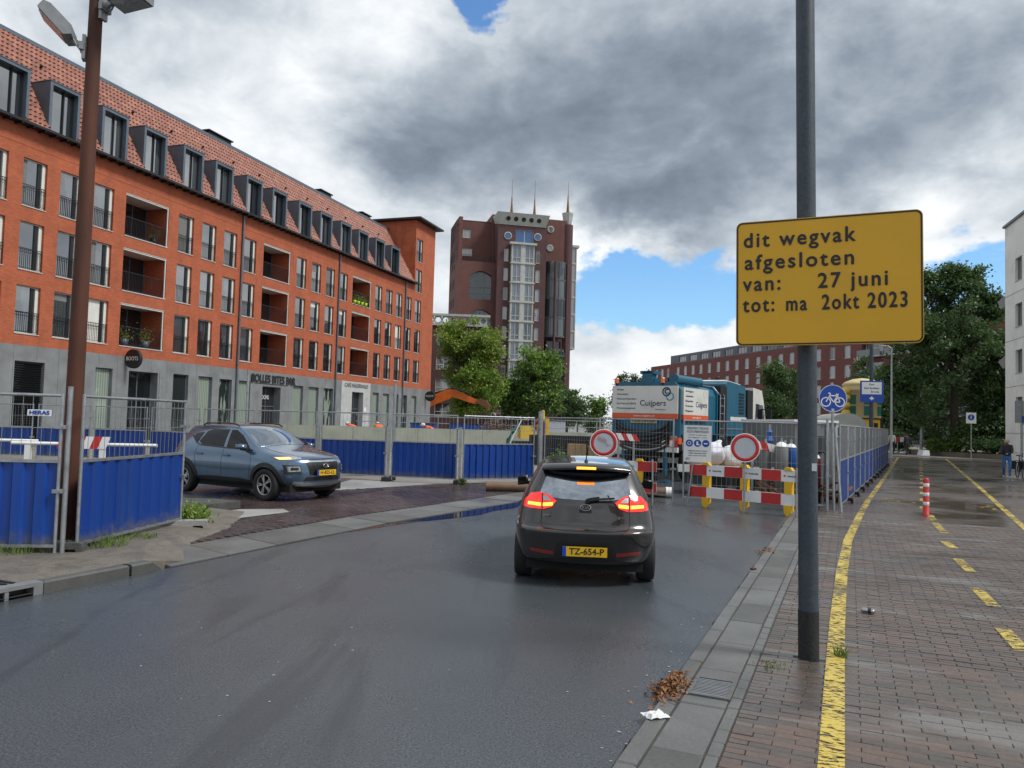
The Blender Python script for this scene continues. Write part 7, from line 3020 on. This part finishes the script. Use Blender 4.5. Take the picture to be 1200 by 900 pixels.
# white notice on the mesh gate
nb = thing('site_notice', 'white no trespassing notice with three blue symbols on the mesh gate', 'sign', (4.43, 18.22, 1.0), rad(-19))
mb = MB()
mb.bx(-.32, .32, -.006, .006, 0, .86)
f = mb.build('board', 'sign_white', nb)
for i, (t_, z, wd, h_) in enumerate((('VERBODEN TOEGANG', .79, .50, .055), ('VOOR ONBEVOEGDEN', .71, .50, .055), ('betreden op eigen risico', .635, .42, .03), ('dragen van', .575, .44, .028),
                                    ('veiligheidsmiddelen verplicht', .26, .46, .035), ('helm schoenen vest', .205, .40, .035), ('meld u bij de uitvoerder', .15, .42, .03))):
    text(t_, .06, 'sign_navy', f, (0, -.0075, z), width=wd, height=h_, bold=.001, depth=.0008)
for i, x in enumerate((-.19, 0, .19)):
    mb = MB()
    mb.cyl((x, -.0065, .44), (x, -.0095, .44), .085, .085, 20)
    d_ = mb.build('symbol_disc', 'sign_blue', f)
    mb = MB()
    if i == 0:
        mb.lathe([(.03, 0), (.045, -.001)], (x, -.0105, .44), 'Y', 14)
    elif i == 1:
        mb.prism([(x - .02, .49), (x + .015, .49), (x + .015, .43), (x + .05, .415), (x + .05, .395), (x - .03, .395)], -.0115, -.01, 'XZ')
    else:
        mb.prism([(x - .055, .45), (x + .055, .45), (x + .03, .42), (x - .03, .42)], -.0115, -.01, 'XZ')
    mb.build('symbol', 'sign_white', d_)
text('BAC', .07, 'sign_navy', f, (-.22, -.0075, .07), width=.10)
# small lamp of information posts further along the path
t = thing('detour_sign', 'blue and white information sign on a tall grey lamp post', 'sign', (14.76, 31.5, .04), rad(-18))
mb = MB()
mb.cyl((0, 0, 0), (0, 0, 1.1), .12, .11, 12)
mb.cyl((0, 0, 1.1), (0, 0, 7.0), .085, .065, 12)
mb.build('post', 'pole_grey', t)
mb = MB()
mb.bx(-.44, .44, -.13, -.10, 2.97, 3.86)
f = mb.build('board', 'sign_blue', t)
mb = MB()
mb.bx(-.37, .37, -.134, -.131, 3.30, 3.80)
mb.build('white_field', 'sign_white', f)
for i, t_ in enumerate(('Een', 'Beter Bereikbaar', 'Breda')):
    text(t_, .1, 'sign_navy', f, (0 if i < 2 else .12, -.1365, 3.70 - i * .15), width=(.18, .56, .30)[i], bold=.002, depth=.001)
mb = MB()
mb.prism([(-.1, 3.13), (-.02, 3.19), (0, 3.23), (.02, 3.19), (.1, 3.13), (.02, 3.08), (0, 3.04), (-.02, 3.08)], -.1345, -.131, 'XZ')
mb.build('arrow_mark', 'sign_white', f)
# tall lamp post at the far end of the path
t = thing('street_lamp', 'thin grey street lamp at the end of the bike path fence', 'street lamp', (28.0, 56.6, .04), rad(-20))
mb = MB()
mb.cyl((0, 0, 0), (0, 0, 8.0), .10, .05, 10)
mb.tube([(0, 0, 7.9), (-.2, 0, 8.1), (-.9, 0, 8.15)], .035, 6)
mb.build('post', 'galv', t)
mb = MB()
mb.prism([(-1.5, 8.1), (-.85, 8.08), (-.85, 8.2), (-1.4, 8.22)], -.14, .14, 'XZ')
mb.build('lamp_head', 'steel_grey', t)
t = thing('street_lamp', 'pale lamp post standing under the large dark tree', 'street lamp', (33.9, 63.5, .0), 0)
mb = MB()
mb.cyl((0, 0, 0), (0, 0, 5.2), .13, .09, 10)
mb.build('post', 'galv', t)
mb = MB()
mb.lathe([(.09, 5.2), (.2, 5.3), (.22, 5.6), (.05, 5.75), (0, 5.75)], (0, 0, 0), 'Z', 10)
mb.build('lamp_head', 'steel_grey', t)
# small blue sign in the planting bed
t = thing('pedestrian_sign', 'small square sign with blue disc standing in the planting bed', 'sign', (34.12, 57, .0), rad(-20))
mb = MB()
mb.cyl((0, 0, 0), (0, 0, 2.7), .03, .03, 8)
mb.build('post', 'galv', t)
mb = MB()
mb.bx(-.33, .33, -.05, -.03, 2.6, 3.4)
f = mb.build('board', 'sign_white', t)
mb = MB()
mb.cyl((0, -.051, 3.05), (0, -.056, 3.05), .22, .22, 20)
d_ = mb.build('blue_disc', 'sign_blue', f)
mb = MB()
mb.bx(-.04, .04, -.060, -.0565, 2.93, 3.13)
mb.cyl((0, -.0565, 3.17), (0, -.060, 3.17), .035, .035, 8)
mb.build('figure_mark', 'sign_grey', d_)
# right-edge boards
t = thing('notice_column', 'grey notice boards with a small blue sign at the right edge', 'sign', (29.9, 45, .0), rad(-30))
mb = MB()
mb.cyl((0, 0, 0), (0, 0, 3.7), .06, .06, 8)
mb.build('post', 'galv', t)
for i, (x, z0, z1, m_) in enumerate(((-.34, 2.55, 3.85, 'steel_grey'), (.04, 2.45, 3.85, 'shed_grey'))):
    mb = MB()
    mb.bx(x, x + .34, -.1, -.06, z0, z1)
    mb.build('board', m_, t)
mb = MB()
mb.bx(.0, .6, -.16, -.12, 2.6, 2.95)
mb.build('blue_board', 'sign_blue', t)
# red and white bollard
t = thing('bollard', 'red and white striped flexible bollard on the bike path', 'bollard', (9.12, 16.88, .04))
mb = MB()
mb.lathe([(.075, 0), (.075, .02), (.062, .03), (.060, .78), (.05, .805), (0, .81)], (0, 0, 0), 'Z', 18)
b_ = mb.build('tube', 'red_paint', t)
for z in (.22, .42, .62):
    mb = MB()
    mb.lathe([(.0605, z), (.063, z + .003), (.063, z + .072), (.0605, z + .075)], (0, 0, 0), 'Z', 18)
    mb.build('white_band', 'sign_white', b_)
# rusty lamp post with two floodlights
lp = thing('rusty_lamp_post', 'tall rusty steel lamp post with two floodlights at the left fence corner', 'street lamp', (-5.60, 9.85, .1), 0)
mb = MB()
mb.cyl((0, 0, 0), (-.0, 0, 3.0), .112, .100, 20)
mb.cyl((0, 0, 3.0), (-.0, 0, 8.2), .100, .078, 20)
mb.build('shaft', 'corten', lp)


def flood(parent, z, ang, tilt):
    f = bpy.data.objects.new('floodlight', None)
    C.objects.link(f)
    f.parent = parent
    f.location = (0, 0, z)
    f.rotation_euler = (0, 0, ang)
    mb = MB()
    mb.bx(.09, .13, -.06, .06, -.16, .16)
    mb.bx(.105, .16, -.09, .09, -.05, .05)
    mb.bar((.13, 0, 0), (.26, 0, .10), .05, .06)
    mb.tube([(.1, .03, -.1), (.19, .05, .0), (.27, .04, .14)], .012, 5)
    mb.build('bracket', 'steel_grey', f)
    M_ = Matrix.Translation((.22, 0, .10)) @ Matrix.Rotation(-tilt, 4, 'Y')
    mb = MB()
    mb.prism([(0, -.02), (.05, -.10), (.48, -.09), (.50, .02), (.42, .06), (.08, .06)], -.18, .18, 'XZ', M=M_)
    mb.build('housing', 'steel_grey', f)
    mb = MB()
    mb.bx(.08, .45, -.15, .15, -.109, -.098, M=M_)
    mb.build('lens', 'lens_clear', f)


flood(lp, 6.45, rad(200), rad(44))
flood(lp, 7.0, rad(-10), rad(8))

# ================================================================ SMALL THINGS ON THE GROUND
mk('dead_leaf', (.21, .095, .035), .7, 0, .6, 30)
mk('paper', (.62, .63, .63), .7, 0, .1, 9)
mk('can_metal', (.35, .36, .38), .3, .8, .3, 14)
rng = random.Random(3)


def leaf_pile(lab, n0, s0, rn, rs, n, h):
    mb = MB()
    for k in range(n):
        a, b = rng.gauss(0, rn), rng.gauss(0, rs)
        x, y = RD(n0 + a, s0 + b)
        z = .01 + h * max(0, 1 - (a / (2 * rn)) ** 2 - (b / (2 * rs)) ** 2) * rng.random() + (.04 if n0 + a > 0 else 0)
        s_ = rng.uniform(.010, .025)
        d = Vector((rng.gauss(0, .6), rng.gauss(0, .6), 1)).normalized()
        u = d.orthogonal().normalized()
        v = d.cross(u)
        q = rng.uniform(0, 6.28)
        u, v = (u * math.cos(q) + v * math.sin(q)) * s_, (v * math.cos(q) - u * math.sin(q)) * s_ * .6
        p = Vector((x, y, z))
        mb.add([p - u, p - v + d * s_ * .3, p + u, p + v + d * s_ * .25], [(0, 1, 2, 3)])
    return stuff(mb.build('leaf_litter', 'dead_leaf', fix=False), lab, 'leaves')


leaf_pile('brown dead leaves heaped against the kerb beside the drain grate', .01, 1.34, .05, .14, 620, .06)
leaf_pile('small clump of dead leaves further along the kerb', .0, 7.9, .06, .12, 90, .05)
mb = MB()
g = 6
vs = []
for i in range(g + 1):
    for j in range(g + 1):
        vs.append(((i / g - .5) * .13 * (1 + .2 * rng.random()), (j / g - .5) * .11, .004 + .030 * rng.random() * (1 if 0 < i < g and 0 < j < g else .4)))
mb.add(vs, [(i * (g + 1) + j, (i + 1) * (g + 1) + j, (i + 1) * (g + 1) + j + 1, i * (g + 1) + j + 1) for i in range(g) for j in range(g)])
tag(mb.build('paper_scrap', 'paper', None, (*RD(.05, .72), .042), .4), 'crumpled white paper scrap lying on the kerb', 'litter')
mb = MB()
mb.bx(-.03, .05, -.02, .03, 0, .012)
mb.prism([(-.05, -.01), (.03, -.03), (.06, .01), (-.02, .035)], .012, .02, 'XY')
tag(mb.build('wrapper', 'maroon', None, (*RD(.03, 6.2), .042), .8), 'dark red wrapper in the kerb joint', 'litter')
t = thing('crushed_can', 'crushed metal can lying on the bike path', 'can', (3.59, 7.70, .072), rad(-35))
mb = MB()
mb.lathe([(.0, -.065), (.026, -.062), (.033, -.05), (.026, -.01), (.034, .02), (.030, .05), (.024, .06), (0, .062)], (0, 0, 0), 'X', 14)
o = mb.build('shell', 'can_metal', t)
o.scale = (1, 1.15, .75)
mb = MB()
mb.lathe([(.0345, .0), (.0352, .012), (.0345, .03)], (0, 0, 0), 'X', 14)
o = mb.build('label_band', 'black_plastic', t)
o.scale = (1, 1.15, .75)
# drain grate in the gutter
t = thing('drain_grate', 'cast iron drain grate set in the gutter slabs beside the kerb', 'grate', (*RD(.285, 1.42), .034), -RA)
mb = MB()
mb.bx(-.145, .145, -.20, -.17, 0, .018)
mb.bx(-.145, .145, .17, .20, 0, .018)
mb.bx(-.145, -.115, -.169, .169, 0, .018)
mb.bx(.115, .145, -.169, .169, 0, .018)
mb.build('rim', 'kerb_conc', t)
for k in range(11):
    mb = MB()
    y = -.15 + k * .03
    mb.bx(-.114, .114, y - .008, y + .008, -.004, .014)
    mb.build('bar', 'steel_grey', t)
mb = MB()
mb.bx(-.114, .114, -.169, .169, -.012, -.008)
mb.build('sump', 'under', t)


def grass_tuft(lab, x, y, z, r, h, n, mats=('grass', 'leafL'), cat='grass', seed=1):
    rg = random.Random(seed)
    mb = MB()
    for k in range(n):
        a, q = rg.uniform(0, 6.28), r * math.sqrt(rg.random())
        p = Vector((x + q * math.cos(a), y + q * math.sin(a), z))
        hh = h * rg.uniform(.4, 1.1)
        lean = Vector((rg.gauss(0, .45), rg.gauss(0, .45), 0)) * hh
        wv_ = Vector((rg.gauss(0, 1), rg.gauss(0, 1), 0)).normalized() * .004
        mb.add([p - wv_, p + wv_, p + lean * .45 + Vector((0, 0, hh * .6)) + wv_ * .7, p + lean * .45 + Vector((0, 0, hh * .6)) - wv_ * .7, p + lean + Vector((0, 0, hh))],
               [(0, 1, 2, 3), (3, 2, 4)], rg.choice((0, 0, 1)))
    return stuff(mb.build('grass_tuft', list(mats), fix=False), lab, cat)


grass_tuft('small weed growing by the yellow line next to the sign pole', 2.68, 6.22, .03, .05, .12, 70, seed=4)
grass_tuft('thin moss and grass in the joints left of the sign pole', 2.05, 5.95, .035, .14, .03, 80, seed=5)
for i, (x, y) in enumerate(((-5.9, 9.3), (-5.55, 9.55), (-6.5, 9.1), (-5.15, 9.9), (-7.2, 9.0), (-5.1, 10.6))):
    grass_tuft(['grass under the leftmost fence near the post', 'grass at the foot of the rusty lamp post', 'grass below the leftmost blue fence', 'grass at the near end of the near blue panel',
                'grass at the left picture edge below the fence', 'sparse grass below the middle of the near blue panel'][i], x, y, .11, .28, .16 if i != 5 else .07, 260, seed=20 + i)
make_bush('yellow green weed bush beside the fence foot near the crossover car', (-5.15, 12.55, 0), .36, .40, 1500, .028, ['leafL', 'leafY'], 201, name='weed_bush', cat='weed')
make_bush('small weed in the gap of the blue back fence', (-1.3, 21.7, 0), .15, .22, 350, .022, ['leafB', 'leafL'], 202, name='weed_bush', cat='weed')
make_bush('tall weeds behind the mesh gate next to the gate post', (1.35, 23.6, 0), .35, 1.1, 900, .05, ['leafB', 'leafL'], 203, name='weed_bush', cat='weed')
# loggia plants
def potted(lab, t_, y, z, m_, r, seed, leaf):
    M_ = Matrix.Translation(Vector((-22.91, 36.0, 0))) @ Matrix.Rotation(BA, 4, 'Z')
    p = M_ @ Vector((t_, y, z))
    t = thing('potted_plant', lab, 'plant', p, 0, 'plants on the loggias')
    mb = MB()
    mb.lathe([(0, 0), (r * .75, 0), (r, r * 1.6), (r * .9, r * 1.6), (r * .7, r * 1.2), (0, r * 1.2)], (0, 0, 0), 'Z', 12)
    mb.build('pot', m_, t)
    rg = random.Random(seed)
    c = MB()
    for k in range(160):
        leaf_quad(c, Vector((rg.gauss(0, r * .8), rg.gauss(0, r * .8), r * 1.6 + abs(rg.gauss(0, r * 1.3)))), .05, rg, rg.choice((0, 1)))
    c.build('leaves', leaf, t, fix=False)


mk('lime_pot', (.45, .60, .02), .5, 0, .05, 3)
for k in range(4):
    potted('%s lime green flower pot from the left on the far top loggia' % ('first', 'second', 'third', 'fourth')[k], 29.8 + k * .62, -.02, 11.35, 'lime_pot', .17, 300 + k, ['leafB', 'leafL'])
for k in range(2):
    potted(['left pale grass pot on the lowest near loggia', 'right pale grass pot on the lowest near loggia'][k], 6.1 + k * 1.5, .35, 5.33, 'zinc', .25, 310 + k, ['leafY', 'leafY'])
potted('dark pot with shrub on the top near loggia', 7.9, .4, 11.33, 'dark_metal', .22, 320, ['leafA', 'leafB'])

# grit, chewing-gum spots and leaf bits scattered over road and path
mb = MB()
rg = random.Random(77)
for k in range(260):
    s_ = rg.uniform(-1, 13)
    n_ = rg.choice((rg.uniform(-6, -.05), -abs(rg.gauss(0, .18)) - .02, rg.uniform(.6, 6)))
    x, y = RD(n_, s_)
    z = .003 if n_ < 0 else .0445
    r = rg.uniform(.004, .014)
    a0 = rg.uniform(0, 6)
    pts = [(x + r * rg.uniform(.6, 1.3) * math.cos(a0 + i * 1.05), y + r * rg.uniform(.6, 1.3) * math.sin(a0 + i * 1.05), z) for i in range(6)]
    mb.add(pts + [(x, y, z + r * .25)], [(i, (i + 1) % 6, 6) for i in range(6)], rg.choice((0, 0, 0, 1)))
stuff(mb.build('street_grit', ['concrete', 'dead_leaf'], fix=False), 'pale grit, gum spots and leaf bits scattered over the street', 'grit')

# ================================================================ PEOPLE
mk('skin', (.42, .24, .17), .6, 0, .06, 6)
mk('hair_grey', (.35, .33, .30), .8, 0, .2, 20)
mk('hair_dark', (.03, .022, .018), .7, 0, .2, 20)
mk('jeans', (.045, .13, .32), .8, 0, .15, 8)
mk('jacket_dark', (.018, .02, .028), .8, 0, .2, 8)
mk('hivis', (.75, .11, .02), .7, 0, .1, 8)
mk('trouser_dark', (.02, .022, .03), .8, 0, .15, 8)
mk('shirt_white', (.6, .6, .62), .8, 0, .06, 6)
mk('shoe', (.35, .35, .35), .7, 0, .1, 9)
mk('helmet', (.65, .65, .62), .3, 0, .05, 3)


def person(lab, loc, rz, H, J, mats, hair, scale=1.0, group=None):
    """J: joints in metres for a 1.7 m figure. One skinned body; head shape and hair added as head mesh and hair child."""
    t = thing('person', lab, 'person', loc, rz, group)
    names = list(J)
    idx = {k: i for i, k in enumerate(names)}
    chain = [('pelvis', 'waist'), ('waist', 'chest'), ('chest', 'neck'), ('neck', 'head0'), ('head0', 'head1'), ('head1', 'head2'), ('head1', 'nose')]
    for s_ in 'LR':
        chain += [('pelvis', 'hip' + s_), ('hip' + s_, 'knee' + s_), ('knee' + s_, 'ankle' + s_), ('ankle' + s_, 'toe' + s_), ('chest', 'sh' + s_), ('sh' + s_, 'el' + s_), ('el' + s_, 'wr' + s_), ('wr' + s_, 'hand' + s_)]
    R_ = dict(pelvis=(.15, .11), waist=(.145, .10), chest=(.165, .115), neck=(.055, .055), head0=(.062, .068), head1=(.082, .098), head2=(.062, .075), nose=(.016, .016), hip=(.095, .095), knee=(.06, .062), ankle=(.042, .045),
              toe=(.042, .032), sh=(.07, .065), el=(.048, .048), wr=(.033, .033), hand=(.036, .022))
    me = bpy.data.meshes.new('p')
    me.from_pydata([tuple(J[k]) for k in names], [(idx[a], idx[b]) for a, b in chain], [])
    ob = bpy.data.objects.new('p', me)
    C.objects.link(ob)
    sk = ob.modifiers.new('skin', 'SKIN')
    lay = me.skin_vertices[0].data
    for k in names:
        r = R_.get(k) or R_[k[:-1]]
        lay[idx[k]].radius = r
        lay[idx[k]].use_root = (k == 'pelvis')
    sb_ = ob.modifiers.new('s', 'SUBSURF')
    sb_.levels = sb_.render_levels = 2
    bpy.context.view_layer.update()
    out = bpy.data.meshes.new_from_object(ob.evaluated_get(bpy.context.evaluated_depsgraph_get()))
    bpy.data.objects.remove(ob)
    out.materials.clear()
    for m_ in mats:      # skin, top, legs, shoes
        out.materials.append(MATS[m_])
    segs = [(a, b, {'p': 2, 'h': 2, 'k': 2}.get(a[0], 1)) for a, b in chain]

    def near(p):
        best = (9, 1)
        for a, b in chain:
            A, B = Vector(J[a]), Vector(J[b])
            d = B - A
            u = max(0, min(1, (p - A).dot(d) / max(d.length_squared, 1e-6)))
            q = (A + d * u - p).length
            if q < best[0]:
                if a == 'neck' or a.startswith('head'):
                    m_ = 0
                elif a.startswith('wr'):
                    m_ = 0
                elif a.startswith('ankle'):
                    m_ = 3
                elif a.startswith('hip') or a.startswith('knee') or b.startswith('hip'):
                    m_ = 2
                elif a == 'pelvis':
                    m_ = 1 if u > .1 else 2
                else:
                    m_ = 1
                best = (q, m_)
        return best[1]
    for p in out.polygons:
        p.material_index = near(p.center)
        p.use_smooth = True
    o = link('body', out, t)
    hd_ = Vector(J['head1'])
    up = (Vector(J['head2']) - Vector(J['head0'])).normalized()
    fw = (Vector(J['nose']) - hd_).normalized()
    mb = MB()
    N, K = 12, 6
    side = up.cross(fw).normalized()
    vs = []
    for k in range(K + 1):
        ph_ = math.pi * .5 * k / K * 1.25
        for i in range(N):
            a = 2 * math.pi * i / N
            d = side * math.cos(a) * math.sin(ph_) * .098 + fw * (math.sin(a) * math.sin(ph_) * .112) + up * math.cos(ph_) * .125
            if math.sin(a) > .2 and ph_ > 1.0:
                d *= .8
            vs.append(hd_ + d - fw * .012)
    mb.add(vs, [(k * N + i, k * N + (i + 1) % N, (k + 1) * N + (i + 1) % N, (k + 1) * N + i) for k in range(K) for i in range(N)], 0, True)
    mb.build('hair' if 'hair' in hair else 'helmet', hair, t)
    t.scale = (scale,) * 3
    return t


STAND = dict(pelvis=(0, 0, .93), waist=(0, 0, 1.08), chest=(0, .01, 1.29), neck=(0, .02, 1.44), head0=(0, .03, 1.50), head1=(0, .035, 1.57), head2=(0, .03, 1.64), nose=(0, .13, 1.565),
             hipL=(-.1, 0, .87), kneeL=(-.11, .03, .48), ankleL=(-.11, -.02, .08), toeL=(-.12, .13, .03), hipR=(.1, 0, .87), kneeR=(.11, .03, .48), ankleR=(.11, -.02, .08), toeR=(.12, .13, .03),
             shL=(-.18, 0, 1.38), elL=(-.23, -.02, 1.10), wrL=(-.23, .08, .87), handL=(-.22, .12, .79), shR=(.18, 0, 1.38), elR=(.23, -.02, 1.10), wrR=(.23, .08, .87), handR=(.22, .12, .79))


def pose(**kw):
    d = dict(STAND)
    d.update(kw)
    return d


# figure faces local +Y; the cyclist on foot walks towards the camera with both hands on the bars
walk = pose(kneeL=(-.10, .12, .48), ankleL=(-.09, .10, .09), toeL=(-.09, .25, .04), kneeR=(.11, .02, .47), ankleR=(.10, -.22, .13), toeR=(.10, -.10, .03),
            elR=(-.22 * -1, .16, 1.12), wrR=(.36, .36, 1.06), handR=(.42, .42, 1.05), elL=(-.18, .18, 1.12), wrL=(.02, .38, 1.05), handL=(.07, .42, 1.05))
woman = person('person in dark jacket and blue jeans pushing a bicycle at the right', (20.45, 31.7, .04), rad(180 - 27), 1.65, walk, ['skin', 'jacket_dark', 'jeans', 'shoe'], 'hair_grey', .97)


def bicycle(lab, loc, rz):
    t = thing('bicycle', lab, 'bicycle', loc, rz)
    for x in (-.53, .53):
        mb = MB()
        mb.lathe([(.315, -.018), (.335, -.012), (.345, 0), (.335, .012), (.315, .018), (.305, 0), (.315, -.018)], (x, 0, .345), 'Y', 30)
        w_ = mb.build('wheel', 'rubber', t)
        mb = MB()
        for k in range(14):
            a = 2 * math.pi * k / 14
            mb.cyl((x, 0, .345), (x + .31 * math.cos(a), 0, .345 + .31 * math.sin(a)), .0025, .0025, 3, caps=False)
        mb.cyl((x, -.03, .345), (x, .03, .345), .025, .025, 8)
        mb.build('spokes', 'galv', w_)
    mb = MB()
    for a, b in (((-.53, 0, .345), (-.08, 0, .30)), ((-.53, 0, .345), (-.2, 0, .82)), ((-.08, 0, .30), (-.22, 0, .92)), ((-.08, 0, .30), (.33, 0, .72)), ((-.17, 0, .62), (.33, 0, .74)), ((.30, 0, .95), (.36, 0, .66)), ((.36, 0, .66), (.53, 0, .345)), ((.30, 0, .95), (.27, 0, 1.06))):
        mb.cyl(a, b, .018, .018, 8)
    mb.build('frame', 'dark_metal', t)
    mb = MB()
    mb.tube([(.12, -.28, 1.05), (.25, -.24, 1.08), (.28, 0, 1.06), (.25, .24, 1.08), (.12, .28, 1.05)], .014, 8)
    mb.build('handlebar', 'galv', t)
    mb = MB()
    mb.prism([(-.36, -.08), (-.36, .08), (-.22, .06), (-.08, .02), (-.08, -.02), (-.22, -.06)], .93, .98, 'XY')
    mb.build('saddle', 'black_plastic', t)
    mb = MB()
    mb.bx(-.75, -.25, -.06, .06, .72, .74)
    mb.build('carrier', 'dark_metal', t)
    for y in (-.16, .16):
        mb = MB()
        mb.prism([(-.72, .38), (-.34, .38), (-.32, .72), (-.74, .72)], y - .07, y + .07, 'XZ')
        mb.build('pannier', 'jacket_dark', t)
    mb = MB()
    mb.cyl((.40, 0, .86), (.45, 0, .86), .04, .045, 10)
    mb.build('lamp', 'chrome', t)
    return t


bicycle('black city bicycle with panniers pushed by the person at the right', (21.05, 31.75, .04), rad(-90 - 27 + 6))
person('person in white shirt walking at the far end of the bike path', (30.0, 60.5, .04), rad(-20), 1.8, pose(kneeL=(-.1, .1, .48), ankleL=(-.1, .16, .09), toeL=(-.1, .3, .04), ankleR=(.1, -.2, .12), toeR=(.1, -.06, .04)), ['skin', 'shirt_white', 'trouser_dark', 'trouser_dark'], 'hair_dark', 1.05)
person('person in dark clothes walking at the far end of the bike path', (30.7, 59.6, .04), rad(10), 1.75, pose(kneeR=(.1, .1, .48), ankleR=(.1, .16, .09), toeR=(.1, .3, .04), ankleL=(-.1, -.2, .12), toeL=(-.1, -.06, .04)), ['skin', 'jacket_dark', 'trouser_dark', 'trouser_dark'], 'hair_dark', 1.0)
bend = pose(pelvis=(0, -.25, .95), waist=(0, -.12, 1.07), chest=(0, .12, 1.17), neck=(0, .28, 1.21), head0=(0, .33, 1.22), head1=(0, .40, 1.24), head2=(0, .46, 1.28), nose=(0, .46, 1.16), hipL=(-.1, -.25, .90), hipR=(.1, -.25, .90), kneeL=(-.11, -.1, .5),
            kneeR=(.11, -.1, .5), ankleL=(-.11, -.18, .08), ankleR=(.11, -.18, .08), toeL=(-.12, -.03, .03), toeR=(.12, -.03, .03), shL=(-.18, .2, 1.17), shR=(.18, .2, 1.17), elL=(-.2, .26, .9), elR=(.2, .26, .9), wrL=(-.16, .36, .68), wrR=(.16, .36, .68),
            handL=(-.15, .38, .60), handR=(.15, .38, .60))
for i, (x, y, rz, sc) in enumerate(((-9.0, 44.2, rad(70), 1.12), (-7.6, 44.4, rad(20), 1.14), (-4.6, 44.3, rad(100), 1.15))):
    person(['leftmost worker in orange bending behind the pale wall', 'middle worker in orange bending behind the pale wall', 'rightmost worker in orange bending near the corner of the orange building'][i],
           (x, y, 0.02), rz, 1.8, bend, ['skin', 'hivis', 'trouser_dark', 'shoe'], 'helmet', sc, 'workers behind the wall')
# white sack and warning board at the path end
mb = MB()
mb.prism([(-.4, 0), (.4, 0), (.34, .4), (-.22, .45)], -.25, .25, 'XZ')
tag(mb.build('white_sack', 'white_bag', None, (32.2, 60.0, .04), rad(20)), 'white sack standing on the path end near the bed', 'sack')
t = thing('road_works_board', 'small red and white board on a stand beyond the walkers', 'board', (32.3, 63.5, 0))
mb = MB()
for k in range(3):
    mb.bx(-.5 + k * .34, -.5 + (k + 1) * .34, -.02, .02, 1.0, 1.4, k % 2)
mb.build('face', ['red_paint', 'sign_white'], t)
mb = MB()
mb.bx(-.4, -.34, -.02, .02, 0, .999)
mb.bx(.36, .42, -.02, .02, 0, .999)
mb.build('legs', 'galv', t)
